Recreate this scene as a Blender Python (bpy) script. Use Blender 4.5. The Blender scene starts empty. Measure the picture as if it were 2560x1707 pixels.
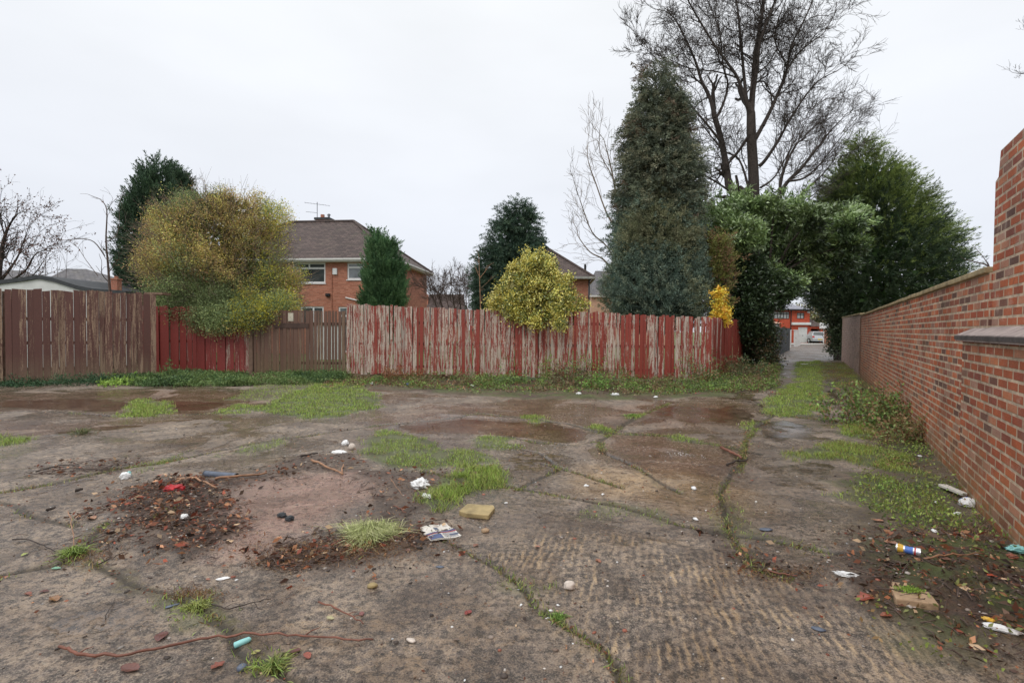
import bpy, math, random
import numpy as np
from mathutils import Vector, Matrix

random.seed(7)
rng = np.random.default_rng(11)
scene = bpy.context.scene
COL = scene.collection

# ------------------------------------------------------------------ camera
F = 1300.0
CAMH = 1.45
PITCH = math.atan(31.5 / F)
ROLL = 0.0085
CAMR = Matrix.Rotation(math.radians(90) - PITCH, 3, 'X') @ Matrix.Rotation(ROLL, 3, 'Z')
cam_data = bpy.data.cameras.new("camera")
cam = bpy.data.objects.new("camera", cam_data)
COL.objects.link(cam)
cam_data.sensor_width = 36.0
cam_data.lens = F / 2560 * 36.0
cam_data.clip_start = 0.05
cam_data.clip_end = 2000
cam.matrix_world = Matrix.Translation((0, 0, CAMH)) @ CAMR.to_4x4()
scene.camera = cam

# ------------------------------------------------------------------ sky and sun (overcast)
SUN_EL, SUN_ROT = math.radians(48), math.radians(215)
world = bpy.data.worlds.new("World")
scene.world = world
world.use_nodes = True
wn, wl = world.node_tree.nodes, world.node_tree.links
wn.clear()
wout = wn.new('ShaderNodeOutputWorld')
wbg = wn.new('ShaderNodeBackground')
wsky = wn.new('ShaderNodeTexSky')
wsky.sky_type = 'NISHITA'
wsky.sun_disc = False
wsky.sun_elevation = SUN_EL
wsky.sun_rotation = SUN_ROT
wbg.inputs['Strength'].default_value = 0.1
wtc = wn.new('ShaderNodeTexCoord')
wsep = wn.new('ShaderNodeSeparateXYZ')
wl.new(wtc.outputs['Generated'], wsep.inputs[0])
wramp = wn.new('ShaderNodeValToRGB')
wl.new(wsep.outputs['Z'], wramp.inputs[0])
e = wramp.color_ramp.elements
e[0].position = 0.0; e[0].color = (5.7, 5.9, 6.5, 1)
e[1].position = 0.55; e[1].color = (7.6, 7.75, 7.9, 1)
e2_ = wramp.color_ramp.elements.new(1.0); e2_.color = (14.5, 14.6, 14.7, 1)
wno = wn.new('ShaderNodeTexNoise')
wno.inputs['Scale'].default_value = 1.6
wno.inputs['Detail'].default_value = 4
wmap = wn.new('ShaderNodeMapping')
wmap.inputs['Scale'].default_value = (1, 1, 3)
wl.new(wtc.outputs['Generated'], wmap.inputs[0])
wl.new(wmap.outputs[0], wno.inputs['Vector'])
wmr = wn.new('ShaderNodeMapRange')
wmr.inputs['From Min'].default_value = 0.3
wmr.inputs['From Max'].default_value = 0.7
wmr.inputs['To Min'].default_value = 0.93
wmr.inputs['To Max'].default_value = 1.06
wl.new(wno.outputs[0], wmr.inputs[0])
wmul = wn.new('ShaderNodeMixRGB'); wmul.blend_type = 'MULTIPLY'; wmul.inputs[0].default_value = 1
wl.new(wramp.outputs[0], wmul.inputs[1]); wl.new(wmr.outputs[0], wmul.inputs[2])
wmix = wn.new('ShaderNodeMixRGB'); wmix.inputs[0].default_value = 0.08
wl.new(wmul.outputs[0], wmix.inputs[1]); wl.new(wsky.outputs[0], wmix.inputs[2])
wl.new(wmix.outputs[0], wbg.inputs['Color'])
wl.new(wbg.outputs[0], wout.inputs[0])

sun_d = bpy.data.lights.new("sun", 'SUN')
sun_d.energy = 0.7
sun_d.angle = math.radians(25)
sun_d.color = (1.0, 0.97, 0.93)
sun = bpy.data.objects.new("sun", sun_d)
COL.objects.link(sun)
sun.rotation_euler = (math.radians(42), 0, math.radians(-35))

scene.view_settings.view_transform = 'Standard'
scene.view_settings.look = 'None'
scene.view_settings.exposure = 0.45
scene.view_settings.gamma = 1.0
scene.view_settings.use_curve_mapping = False

# ------------------------------------------------------------------ placing helpers
def ray(px, py):
    return CAMR @ Vector(((px - 1280) / F, -(py - 853.5) / F, -1))

def P(px, py, Y):
    """world point at depth Y seen at photo pixel"""
    d = ray(px, py)
    t = Y / d.y
    return Vector((d.x * t, Y, CAMH + d.z * t))

def G(px, py, z=0.0):
    d = ray(px, py)
    t = (z - CAMH) / d.z
    return Vector((d.x * t, d.y * t, z))

def Gp(pts):
    return [tuple(G(x, y)[:2]) for x, y in pts]

DS = 2560 / 2352
def Dp(pts):
    return [(x * DS, y * DS) for x, y in pts]

# ------------------------------------------------------------------ numpy noise
def _h(ix, iy, iz, seed):
    n = (ix * 374761393 + iy * 668265263 + iz * 2147483647 % 4294967291 + seed * 974634777) & 0xFFFFFFFF
    n = ((n ^ (n >> 13)) * 1274126177) & 0xFFFFFFFF
    n = ((n ^ (n >> 15)) * 2246822519) & 0xFFFFFFFF
    return ((n ^ (n >> 16)) & 0xFFFFFF) / float(0xFFFFFF)

def vn2(x, y, seed=0):
    x = np.asarray(x, float); y = np.asarray(y, float)
    ix = np.floor(x).astype(np.int64); iy = np.floor(y).astype(np.int64)
    fx = x - ix; fy = y - iy
    fx = fx * fx * (3 - 2 * fx); fy = fy * fy * (3 - 2 * fy)
    a = _h(ix, iy, 0, seed); b = _h(ix + 1, iy, 0, seed)
    c = _h(ix, iy + 1, 0, seed); d = _h(ix + 1, iy + 1, 0, seed)
    return (a * (1 - fx) + b * fx) * (1 - fy) + (c * (1 - fx) + d * fx) * fy

def fbm2(x, y, seed=0, o=4):
    s = 0; a = .5; t = 0
    for i in range(o):
        s = s + a * vn2(x * 2 ** i, y * 2 ** i, seed + i * 17); t += a; a *= .5
    return s / t

def vn3(x, y, z, seed=0):
    iz = np.floor(z).astype(np.int64); fz = z - iz; fz = fz * fz * (3 - 2 * fz)
    ix = np.floor(x).astype(np.int64); iy = np.floor(y).astype(np.int64)
    fx = x - ix; fy = y - iy
    fx = fx * fx * (3 - 2 * fx); fy = fy * fy * (3 - 2 * fy)
    r = 0
    for dz, wz in ((0, 1 - fz), (1, fz)):
        a = _h(ix, iy, (iz + dz) * 7919, seed); b = _h(ix + 1, iy, (iz + dz) * 7919, seed)
        c = _h(ix, iy + 1, (iz + dz) * 7919, seed); d = _h(ix + 1, iy + 1, (iz + dz) * 7919, seed)
        r = r + wz * ((a * (1 - fx) + b * fx) * (1 - fy) + (c * (1 - fx) + d * fx) * fy)
    return r

def smooth(e0, e1, v):
    t = np.clip((v - e0) / (e1 - e0), 0, 1)
    return t * t * (3 - 2 * t)

def seg_dist(X, Y, pts, closed=False):
    d = np.full(X.shape, 1e9)
    n = len(pts)
    for i in range(n if closed else n - 1):
        ax, ay = pts[i]; bx, by = pts[(i + 1) % n]
        vx, vy = bx - ax, by - ay
        L = vx * vx + vy * vy + 1e-12
        t = np.clip(((X - ax) * vx + (Y - ay) * vy) / L, 0, 1)
        d = np.minimum(d, np.hypot(X - ax - t * vx, Y - ay - t * vy))
    return d

def poly_sd(X, Y, pts):
    """signed distance, negative inside"""
    d = seg_dist(X, Y, pts, True)
    ins = np.zeros(X.shape, bool)
    n = len(pts)
    for i in range(n):
        ax, ay = pts[i]; bx, by = pts[(i + 1) % n]
        if ay == by: continue
        c = ((ay > Y) != (by > Y)) & (X < (bx - ax) * (Y - ay) / (by - ay) + ax)
        ins ^= c
    return np.where(ins, -d, d)

def pmask(X, Y, pts, soft=.2, warp=.25, fr=2.5, seed=3, pad=1.0):
    """polygon mask with ragged edge, world coordinates"""
    out = np.zeros(X.shape)
    xs = [p[0] for p in pts]; ys = [p[1] for p in pts]
    k = (X > min(xs) - pad) & (X < max(xs) + pad) & (Y > min(ys) - pad) & (Y < max(ys) + pad)
    if not k.any(): return out
    x, y = X[k], Y[k]
    sd = poly_sd(x, y, pts) + (fbm2(x * fr, y * fr, seed, 4) - .5) * 2 * warp
    out[k] = 1 - smooth(-soft / 2, soft / 2, sd)
    return out

def lmask(X, Y, pts, w=.05, soft=.05, warp=.1, fr=3, seed=5, pad=.6):
    out = np.zeros(X.shape)
    xs = [p[0] for p in pts]; ys = [p[1] for p in pts]
    k = (X > min(xs) - pad) & (X < max(xs) + pad) & (Y > min(ys) - pad) & (Y < max(ys) + pad)
    if not k.any(): return out
    x, y = X[k], Y[k]
    d = seg_dist(x + (fbm2(x * fr, y * fr, seed, 3) - .5) * 2 * warp, y + (fbm2(x * fr + 9, y * fr, seed + 1, 3) - .5) * 2 * warp, pts)
    out[k] = 1 - smooth(w, w + soft, d)
    return out

# ------------------------------------------------------------------ object helpers
def thing(name, label, cat, loc=(0, 0, 0), rotz=0.0, group=None):
    o = bpy.data.objects.new(name, None)
    COL.objects.link(o)
    o.empty_display_size = .1
    o.location = loc; o.rotation_euler = (0, 0, rotz)
    o['label'] = label; o['category'] = cat
    if group: o['group'] = group
    return o

def tag(o, label, cat, group=None):
    o['label'] = label; o['category'] = cat
    if group: o['group'] = group
    return o

def stuff(o, label, cat):
    o['kind'] = 'stuff'; o['label'] = label; o['category'] = cat
    return o

def npmesh(name, V, Fc, mat, parent=None, colors=None, smoothf=False, extra=None):
    """V (n,3); Fc (m,k) ints"""
    V = np.ascontiguousarray(V, dtype=np.float32); Fc = np.ascontiguousarray(Fc, dtype=np.int32)
    me = bpy.data.meshes.new(name)
    m, k = Fc.shape
    me.vertices.add(len(V)); me.vertices.foreach_set('co', V.ravel())
    me.loops.add(m * k); me.loops.foreach_set('vertex_index', Fc.ravel())
    me.polygons.add(m)
    me.polygons.foreach_set('loop_start', np.arange(0, m * k, k, dtype=np.int32))
    me.polygons.foreach_set('loop_total', np.full(m, k, dtype=np.int32))
    if smoothf: me.polygons.foreach_set('use_smooth', np.ones(m, bool))
    me.update(calc_edges=True)
    if colors is not None:
        for nm, c in colors.items():
            a = me.color_attributes.new(nm, 'FLOAT_COLOR', 'POINT')
            c4 = np.ones((len(V), 4), np.float32); c4[:, :c.shape[1]] = c
            a.data.foreach_set('color', c4.ravel())
    me.materials.append(mat)
    o = bpy.data.objects.new(name, me)
    COL.objects.link(o)
    if parent: o.parent = parent
    return o

class MB:
    """collects faces; build() links ONE mesh object with metre-scaled UVs"""
    def __init__(s): s.v = []; s.f = []; s.c = []; s.col = None
    def add(s, vs, fs):
        b = len(s.v)
        s.v += [tuple(p) for p in vs]; s.f += [tuple(b + i for i in f) for f in fs]
        if s.col is not None or s.c:
            while len(s.c) < b: s.c.append((0, 0, 0))
            s.c += [s.col or (0, 0, 0)] * len(vs)
    def box(s, x0, x1, y0, y1, z0, z1):
        s.add([(x0, y0, z0), (x1, y0, z0), (x1, y1, z0), (x0, y1, z0), (x0, y0, z1), (x1, y0, z1), (x1, y1, z1), (x0, y1, z1)],
              [(0, 3, 2, 1), (4, 5, 6, 7), (0, 1, 5, 4), (1, 2, 6, 5), (2, 3, 7, 6), (3, 0, 4, 7)])
    def hexa(s, b, t):
        s.add(list(b) + list(t), [(0, 3, 2, 1), (4, 5, 6, 7), (0, 1, 5, 4), (1, 2, 6, 5), (2, 3, 7, 6), (3, 0, 4, 7)])
    def prism(s, poly, z0, z1):
        n = len(poly)
        s.add([(x, y, z0) for x, y in poly] + [(x, y, z1) for x, y in poly],
              [tuple(range(n))[::-1], tuple(range(n, 2 * n))] + [(i, (i + 1) % n, n + (i + 1) % n, n + i) for i in range(n)])
    def poly(s, pts): s.add(pts, [tuple(range(len(pts)))])
    def tube(s, pts, r, n=8, caps=True):
        pts = [Vector(p) for p in pts]
        rs = r if isinstance(r, (list, tuple)) else [r] * len(pts)
        ring = []; vs = []
        for i, p in enumerate(pts):
            d = (pts[min(i + 1, len(pts) - 1)] - pts[max(i - 1, 0)]).normalized()
            a = d.orthogonal().normalized() if i == 0 else (pa - d * pa.dot(d)).normalized()
            pa = a; b = d.cross(a)
            for k in range(n):
                t = 2 * math.pi * k / n
                vs.append(p + (a * math.cos(t) + b * math.sin(t)) * rs[i])
        fs = [(i * n + k, i * n + (k + 1) % n, (i + 1) * n + (k + 1) % n, (i + 1) * n + k) for i in range(len(pts) - 1) for k in range(n)]
        if caps: fs += [tuple(range(n))[::-1], tuple((len(pts) - 1) * n + k for k in range(n))]
        s.add(vs, fs)
    def build(s, name, mat, parent=None, smoothf=False, bevel=0, label=None):
        me = bpy.data.meshes.new(name)
        me.from_pydata(s.v, [], s.f); me.update()
        uv = me.uv_layers.new(name='uv')
        for pl in me.polygons:
            n = pl.normal
            t = Vector((-n.y, n.x, 0))
            if t.length < .1: t = Vector((1, 0, 0))
            t.normalize(); b = n.cross(t)
            for li in pl.loop_indices:
                p = me.vertices[me.loops[li].vertex_index].co
                uv.data[li].uv = (p.dot(t), p.dot(b))
            pl.use_smooth = smoothf
        if s.c:
            while len(s.c) < len(s.v): s.c.append((0, 0, 0))
            a = me.color_attributes.new('bd', 'FLOAT_COLOR', 'POINT')
            for i, c in enumerate(s.c): a.data[i].color = (c[0], c[1], c[2], 1)
        me.materials.append(mat)
        o = bpy.data.objects.new(name, me); COL.objects.link(o)
        if parent: o.parent = parent
        if bevel:
            m = o.modifiers.new('b', 'BEVEL'); m.width = bevel; m.segments = 2; m.limit_method = 'ANGLE'
        if label: o['label'] = label
        return o

# ------------------------------------------------------------------ material helpers
class NT:
    def __init__(s, name):
        s.m = bpy.data.materials.new(name); s.m.use_nodes = True
        s.t = s.m.node_tree; s.b = s.t.nodes['Principled BSDF']
        s.b.inputs['Specular IOR Level'].default_value = .4
    def n(s, t, **kw):
        x = s.t.nodes.new(t)
        for k, v in kw.items(): setattr(x, k, v)
        return x
    def l(s, a, b): s.t.links.new(a, b)
    def set(s, node, k, v):
        if hasattr(v, 'links') or isinstance(v, bpy.types.NodeSocket): s.l(v, node.inputs[k])
        else: node.inputs[k].default_value = v
    def pos(s, scale=(1, 1, 1), src='Object', rot=0):
        tc = s.n('ShaderNodeTexCoord'); mp = s.n('ShaderNodeMapping')
        mp.inputs['Scale'].default_value = scale; mp.inputs['Rotation'].default_value = (0, 0, rot)
        s.l(tc.outputs[src], mp.inputs[0]); return mp.outputs[0]
    def noise(s, vec, scale, detail=4, rough=.55, dist=0):
        x = s.n('ShaderNodeTexNoise')
        s.l(vec, x.inputs['Vector']); x.inputs['Scale'].default_value = scale
        x.inputs['Detail'].default_value = detail; x.inputs['Roughness'].default_value = rough
        x.inputs['Distortion'].default_value = dist
        return x.outputs[0]
    def rng(s, v, a, b, c=0, d=1):
        x = s.n('ShaderNodeMapRange')
        s.l(v, x.inputs[0])
        for i, q in zip((1, 2, 3, 4), (a, b, c, d)): x.inputs[i].default_value = q
        return x.outputs[0]
    def math(s, op, a, b=0, clamp=False):
        x = s.n('ShaderNodeMath', operation=op, use_clamp=clamp)
        s.set(x, 0, a); s.set(x, 1, b); return x.outputs[0]
    def mix(s, f, a, b, mode='MIX'):
        x = s.n('ShaderNodeMixRGB', blend_type=mode)
        s.set(x, 0, f)
        for i, c in ((1, a), (2, b)):
            if isinstance(c, tuple) and len(c) == 3: c = c + (1,)
            s.set(x, i, c)
        return x.outputs[0]
    def ramp(s, v, stops, interp='LINEAR'):
        x = s.n('ShaderNodeValToRGB'); x.color_ramp.interpolation = interp
        el = x.color_ramp.elements
        while len(el) < len(stops): el.new(.5)
        for q, (p, c) in zip(el, stops): q.position = p; q.color = tuple(c) + (1,)
        s.l(v, x.inputs[0]); return x.outputs[0]
    def attr(s, name):
        x = s.n('ShaderNodeAttribute'); x.attribute_name = name
        sp = s.n('ShaderNodeSeparateColor'); s.l(x.outputs['Color'], sp.inputs[0])
        return x.outputs['Color'], sp.outputs[0], sp.outputs[1], sp.outputs[2], x.outputs['Alpha']
    def bump(s, h, strength=.5, dist=.01, prev=None):
        x = s.n('ShaderNodeBump'); x.inputs['Strength'].default_value = strength; x.inputs['Distance'].default_value = dist
        s.l(h, x.inputs['Height'])
        if prev is not None: s.l(prev, x.inputs['Normal'])
        return x.outputs[0]
    def done(s, col=None, rough=None, nrm=None):
        if col is not None: s.set(s.b, 'Base Color', col + (1,) if isinstance(col, tuple) and len(col) == 3 else col)
        if rough is not None: s.set(s.b, 'Roughness', rough)
        if nrm is not None: s.l(nrm, s.b.inputs['Normal'])
        return s.m

def plain(name, col, rough=.6, var=.25, scale=8, bump=0.3, metal=0):
    n = NT(name); p = n.pos()
    a = n.noise(p, scale, 5)
    c = n.mix(n.rng(a, .3, .7), tuple(v * (1 - var) for v in col), tuple(min(1, v * (1 + var)) for v in col))
    n.b.inputs['Metallic'].default_value = metal
    return n.done(c, n.rng(n.noise(p, scale * 3), .3, .7, max(0, rough - .1), min(1, rough + .1)), n.bump(n.noise(p, scale * 5), bump, .004))

def leafmat(name, rough=.5, spec=.35, trans=.0):
    n = NT(name)
    c, r, g, b, a = n.attr('c')
    n.b.inputs['Specular IOR Level'].default_value = spec
    m = n.done(c, rough)
    if trans:
        tr = n.n('ShaderNodeBsdfTranslucent'); mx = n.n('ShaderNodeMixShader'); mx.inputs[0].default_value = trans
        n.l(c, tr.inputs[0]); n.l(n.b.outputs[0], mx.inputs[1]); n.l(tr.outputs[0], mx.inputs[2])
        n.l(mx.outputs[0], n.t.nodes['Material Output'].inputs[0])
    return m

def brickmat(name, stops, mortar=(.42, .36, .28), bw=.225, rh=.075, ms=.012, stain=.35, moss=0):
    n = NT(name); uv = n.pos(src='UV')
    wob = n.noise(uv, 30, 2)
    vadd = n.n('ShaderNodeVectorMath', operation='MULTIPLY_ADD')
    n.l(n.mix(1, wob, (0.5, 0.5, 0.5), 'SUBTRACT'), vadd.inputs[0]); vadd.inputs[1].default_value = (.006, .006, 0); n.l(uv, vadd.inputs[2])
    br = n.n('ShaderNodeTexBrick'); n.l(vadd.outputs[0], br.inputs['Vector'])
    br.inputs['Color1'].default_value = (0, 0, 0, 1); br.inputs['Color2'].default_value = (1, 1, 1, 1)
    br.inputs['Mortar'].default_value = (.5, .5, .5, 1)
    br.inputs['Scale'].default_value = 1; br.inputs['Brick Width'].default_value = bw; br.inputs['Row Height'].default_value = rh
    br.inputs['Mortar Size'].default_value = ms; br.inputs['Mortar Smooth'].default_value = .25; br.inputs['Bias'].default_value = 0
    col = n.ramp(br.outputs['Color'], stops)
    nz = n.noise(uv, 55, 5, .7); big = n.noise(uv, 2.2, 5, .65)
    col = n.mix(n.rng(nz, .3, .7, 0, .35), col, n.mix(.5, col, (.05, .03, .025)))
    mcol = n.mix(n.rng(n.noise(uv, 12, 4), .35, .7), mortar, tuple(v * .5 for v in mortar))
    col = n.mix(br.outputs['Fac'], col, mcol)
    col = n.mix(n.rng(big, .5, .78, 0, stain), col, (.34, .24, .18))
    if moss:
        col = n.mix(n.rng(n.noise(uv, 4.5, 6, .75, .6), .55, .72, 0, .6), col, (.55, .45, .38))
        col = n.mix(n.rng(n.noise(uv, 7, 6, .75, .3), .40, .28, 0, .6), col, (.09, .05, .04))
        col = n.mix(n.rng(n.noise(uv, .9, 6, .7, .5), .45, .62, 0, .5), col, n.mix(1, col, (.45, .40, .42), 'MULTIPLY'))
        col = n.mix(n.rng(n.noise(uv, 1.3, 5, .7), .52, .75, 0, moss), col, (.07, .065, .035))
    if moss:
        sv = n.n('ShaderNodeSeparateXYZ'); n.l(uv, sv.inputs[0])
        lowm = n.math('MULTIPLY', n.rng(sv.outputs[1], .75, .0), n.rng(n.noise(uv, 3, 6, .7), .35, .6))
        col = n.mix(n.math('MULTIPLY', lowm, .55), col, (.42, .20, .09))
        low2 = n.math('MULTIPLY', n.rng(sv.outputs[1], .28, .0), n.rng(n.noise(uv, 6, 6, .7), .35, .6))
        col = n.mix(n.math('MULTIPLY', low2, .8), col, (.10, .10, .035))
    h = n.math('SUBTRACT', n.math('MULTIPLY', nz, .35), br.outputs['Fac'])
    return n.done(col, n.rng(nz, .3, .7, .55, .85), n.bump(h, .7, .008))

M = {}
M['brick_wall'] = brickmat('lane_brick', [(0, (.15, .075, .06)), (.07, (.18, .085, .065)), (.10, (.38, .10, .05)), (.35, (.58, .155, .06)), (.6, (.42, .10, .05)), (.74, (.28, .085, .06)), (.8, (.62, .22, .10)), (.9, (.46, .26, .19)), (1, (.22, .09, .065))], mortar=(.70, .55, .40), stain=.3, moss=.45)
M['brick_far'] = brickmat('lane_brick_far', [(0, (.26, .15, .13)), (.5, (.44, .25, .20)), (1, (.54, .36, .30))], mortar=(.55, .45, .38), stain=.5)
M['brick_house'] = brickmat('house_brick', [(0, (.38, .125, .07)), (.5, (.47, .17, .10)), (1, (.55, .22, .135))], mortar=(.50, .29, .21), stain=.12, ms=.008)
M['brick_red'] = brickmat('bright_brick', [(0, (.42, .05, .02)), (.5, (.55, .075, .03)), (1, (.62, .1, .045))], mortar=(.5, .13, .07), stain=.05, ms=.008)

def tilemat(name, c1, c2, row=.17, w=.3, lich=(.2, .18, .12), la=.4):
    n = NT(name); uv = n.pos(src='UV')
    br = n.n('ShaderNodeTexBrick'); n.l(uv, br.inputs['Vector'])
    br.inputs['Color1'].default_value = (0, 0, 0, 1); br.inputs['Color2'].default_value = (1, 1, 1, 1); br.inputs['Mortar'].default_value = (0, 0, 0, 1)
    br.inputs['Scale'].default_value = 1; br.inputs['Brick Width'].default_value = w; br.inputs['Row Height'].default_value = row
    br.inputs['Mortar Size'].default_value = .014; br.inputs['Mortar Smooth'].default_value = .6
    col = n.mix(br.outputs['Color'], c1, c2)
    col = n.mix(n.rng(br.outputs['Fac'], 0, 1, 0, .7), col, tuple(v * .35 for v in c1))
    nz = n.noise(uv, 1.5, 7, .7)
    col = n.mix(n.rng(nz, .5, .75, 0, la), col, lich)
    h = n.math('MULTIPLY', br.outputs['Fac'], -1)
    return n.done(col, .75, n.bump(h, .8, .03))
M['tiles'] = tilemat('brown_tiles', (.06, .042, .038), (.115, .08, .07), la=.2)
M['tiles_grey'] = tilemat('grey_tiles', (.11, .105, .11), (.17, .16, .165))
M['tiles_light'] = tilemat('pale_tiles', (.26, .26, .3), (.32, .32, .36), la=.1)
M['fascia'] = plain('white_fascia', (.68, .67, .63), .45, .08)
M['upvc'] = plain('white_window_frame', (.75, .75, .74), .35, .04, bump=.05)
M['darkframe'] = plain('dark_window_frame', (.03, .022, .02), .4, .2)
M['black'] = plain('black_plastic', (.018, .018, .02), .45, .3)
M['darkgrey'] = plain('dark_grey_felt', (.045, .048, .052), .7, .3)
M['white_wall'] = plain('white_painted_wall', (.62, .62, .6), .7, .1, 3)
M['cream_wall'] = plain('peach_render', (.58, .36, .25), .8, .1, 3)
M['concrete_lt'] = plain('pale_concrete', (.34, .33, .3), .8, .25, 5)
M['stone'] = plain('coping_stone', (.32, .25, .14), .8, .4, 7, .6)
M['ledge'] = plain('weathered_ledge', (.34, .28, .26), .7, .35, 9, .5)
M['ledge_edge'] = plain('dark_ledge_edge', (.075, .065, .063), .7, .4, 9, .5)
M['bark'] = plain('dark_bark', (.055, .042, .035), .85, .45, 14, 1)
M['twig'] = plain('brown_twigs', (.1, .068, .055), .8, .3, 10)
M['twig_red'] = plain('red_brown_stick', (.17, .065, .04), .5, .35, 14)
M['twig_tan'] = plain('tan_stick', (.3, .16, .09), .55, .35, 14)
M['twig_pale'] = plain('pale_branch', (.2, .15, .11), .8, .3, 10)
M['shed'] = plain('grey_shed_boards', (.2, .22, .23), .7, .25, 4)
M['shed_shade'] = plain('shaded_shed_side', (.07, .075, .08), .7, .25, 4)  # same grey boards darkened, the side's shade put into the colour
M['metal'] = plain('aerial_metal', (.2, .2, .22), .4, .2, metal=.6)
M['glass'] = NT('window_glass').done((.05, .06, .065), .06)
M['curtain'] = plain('net_curtain', (.45, .46, .46), .9, .15, 20)

def glassmat(name, c):
    n = NT(name); p = n.pos(src='Object')
    a = n.noise(p, 1.6, 3)
    n.b.inputs['Specular IOR Level'].default_value = .8
    return n.done(n.mix(n.rng(a, .35, .65), tuple(v * .5 for v in c), c), .05)
M['glass_dark'] = glassmat('glass_dark', (.09, .10, .10))
M['glass_grey'] = glassmat('glass_obscured', (.18, .2, .21))

def fencemat(name, paint1, paint2, wood1, wood2, moss=(.16, .15, .05), low=.0, zs=1.0):
    n = NT(name)
    c, amt, rnd, sh, a = n.attr('bd')
    tc = n.n('ShaderNodeTexCoord')
    cmb = n.n('ShaderNodeCombineXYZ'); n.l(n.math('MULTIPLY', rnd, 37), cmb.inputs[0])
    add = n.n('ShaderNodeVectorMath', operation='ADD'); n.l(tc.outputs['Object'], add.inputs[0]); n.l(cmb.outputs[0], add.inputs[1])
    mp = n.n('ShaderNodeMapping'); mp.inputs['Scale'].default_value = (19, 19, 1.7 * zs); n.l(add.outputs[0], mp.inputs[0])
    n1 = n.noise(mp.outputs[0], 1.0, 10, .78, .15)
    mp2 = n.n('ShaderNodeMapping'); mp2.inputs['Scale'].default_value = (60, 60, 3); n.l(add.outputs[0], mp2.inputs[0])
    grain = n.noise(mp2.outputs[0], 1.5, 5, .6)
    mp3 = n.n('ShaderNodeMapping'); mp3.inputs['Scale'].default_value = (42, 42, 18); n.l(add.outputs[0], mp3.inputs[0])
    flk = n.noise(mp3.outputs[0], 1.4, 6, .7)
    v = n.math('ADD', n.math('ADD', n1, n.math('MULTIPLY', flk, .34)), amt)
    peel = n.rng(v, .66, .70)      # 1 = paint stays
    paint = n.mix(n.rng(flk, .3, .7), paint1, paint2)
    paint = n.mix(n.rng(rnd, 0, 1, 0, .45), paint, tuple(q * .55 for q in paint1))
    wood = n.mix(n.rng(grain, .3, .7), wood1, wood2)
    wood = n.mix(n.rng(sh, 0, 1, 0, .7), wood, tuple(q * .4 for q in wood1))
    col = n.mix(peel, wood, paint)
    if low:
        z = n.n('ShaderNodeSeparateXYZ'); n.l(tc.outputs['Object'], z.inputs[0])
        g = n.math('MULTIPLY', n.rng(z.outputs[2], .75, .05), n.rng(n1, .35, .6))
        col = n.mix(n.math('MULTIPLY', g, low), col, moss)
    hh = n.math('ADD', n.math('MULTIPLY', peel, .4), n.math('MULTIPLY', grain, .5))
    return n.done(col, n.rng(peel, 0, 1, .85, .5), n.bump(hh, .6, .006))
M['fence_red'] = fencemat('peeling_red_paint', (.34, .058, .036), (.22, .04, .03), (.62, .54, .46), (.36, .27, .20))
M['fence_darkred'] = fencemat('dark_red_paint', (.30, .045, .035), (.18, .03, .026), (.50, .40, .33), (.30, .2, .15))
M['fence_brown'] = fencemat('peeling_brown_paint', (.15, .062, .046), (.10, .045, .036), (.40, .28, .19), (.24, .15, .10), low=.45, zs=.7, moss=(.3, .25, .15))
M['fence_gate'] = fencemat('worn_brown_boards', (.17, .09, .06), (.13, .07, .05), (.25, .18, .12), (.19, .12, .08), low=.4)
M['rail'] = plain('fence_rails', (.16, .1, .07), .85, .3, 8)
M['orange_fence'] = plain('orange_brown_fence', (.34, .15, .09), .8, .25, 5)

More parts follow.
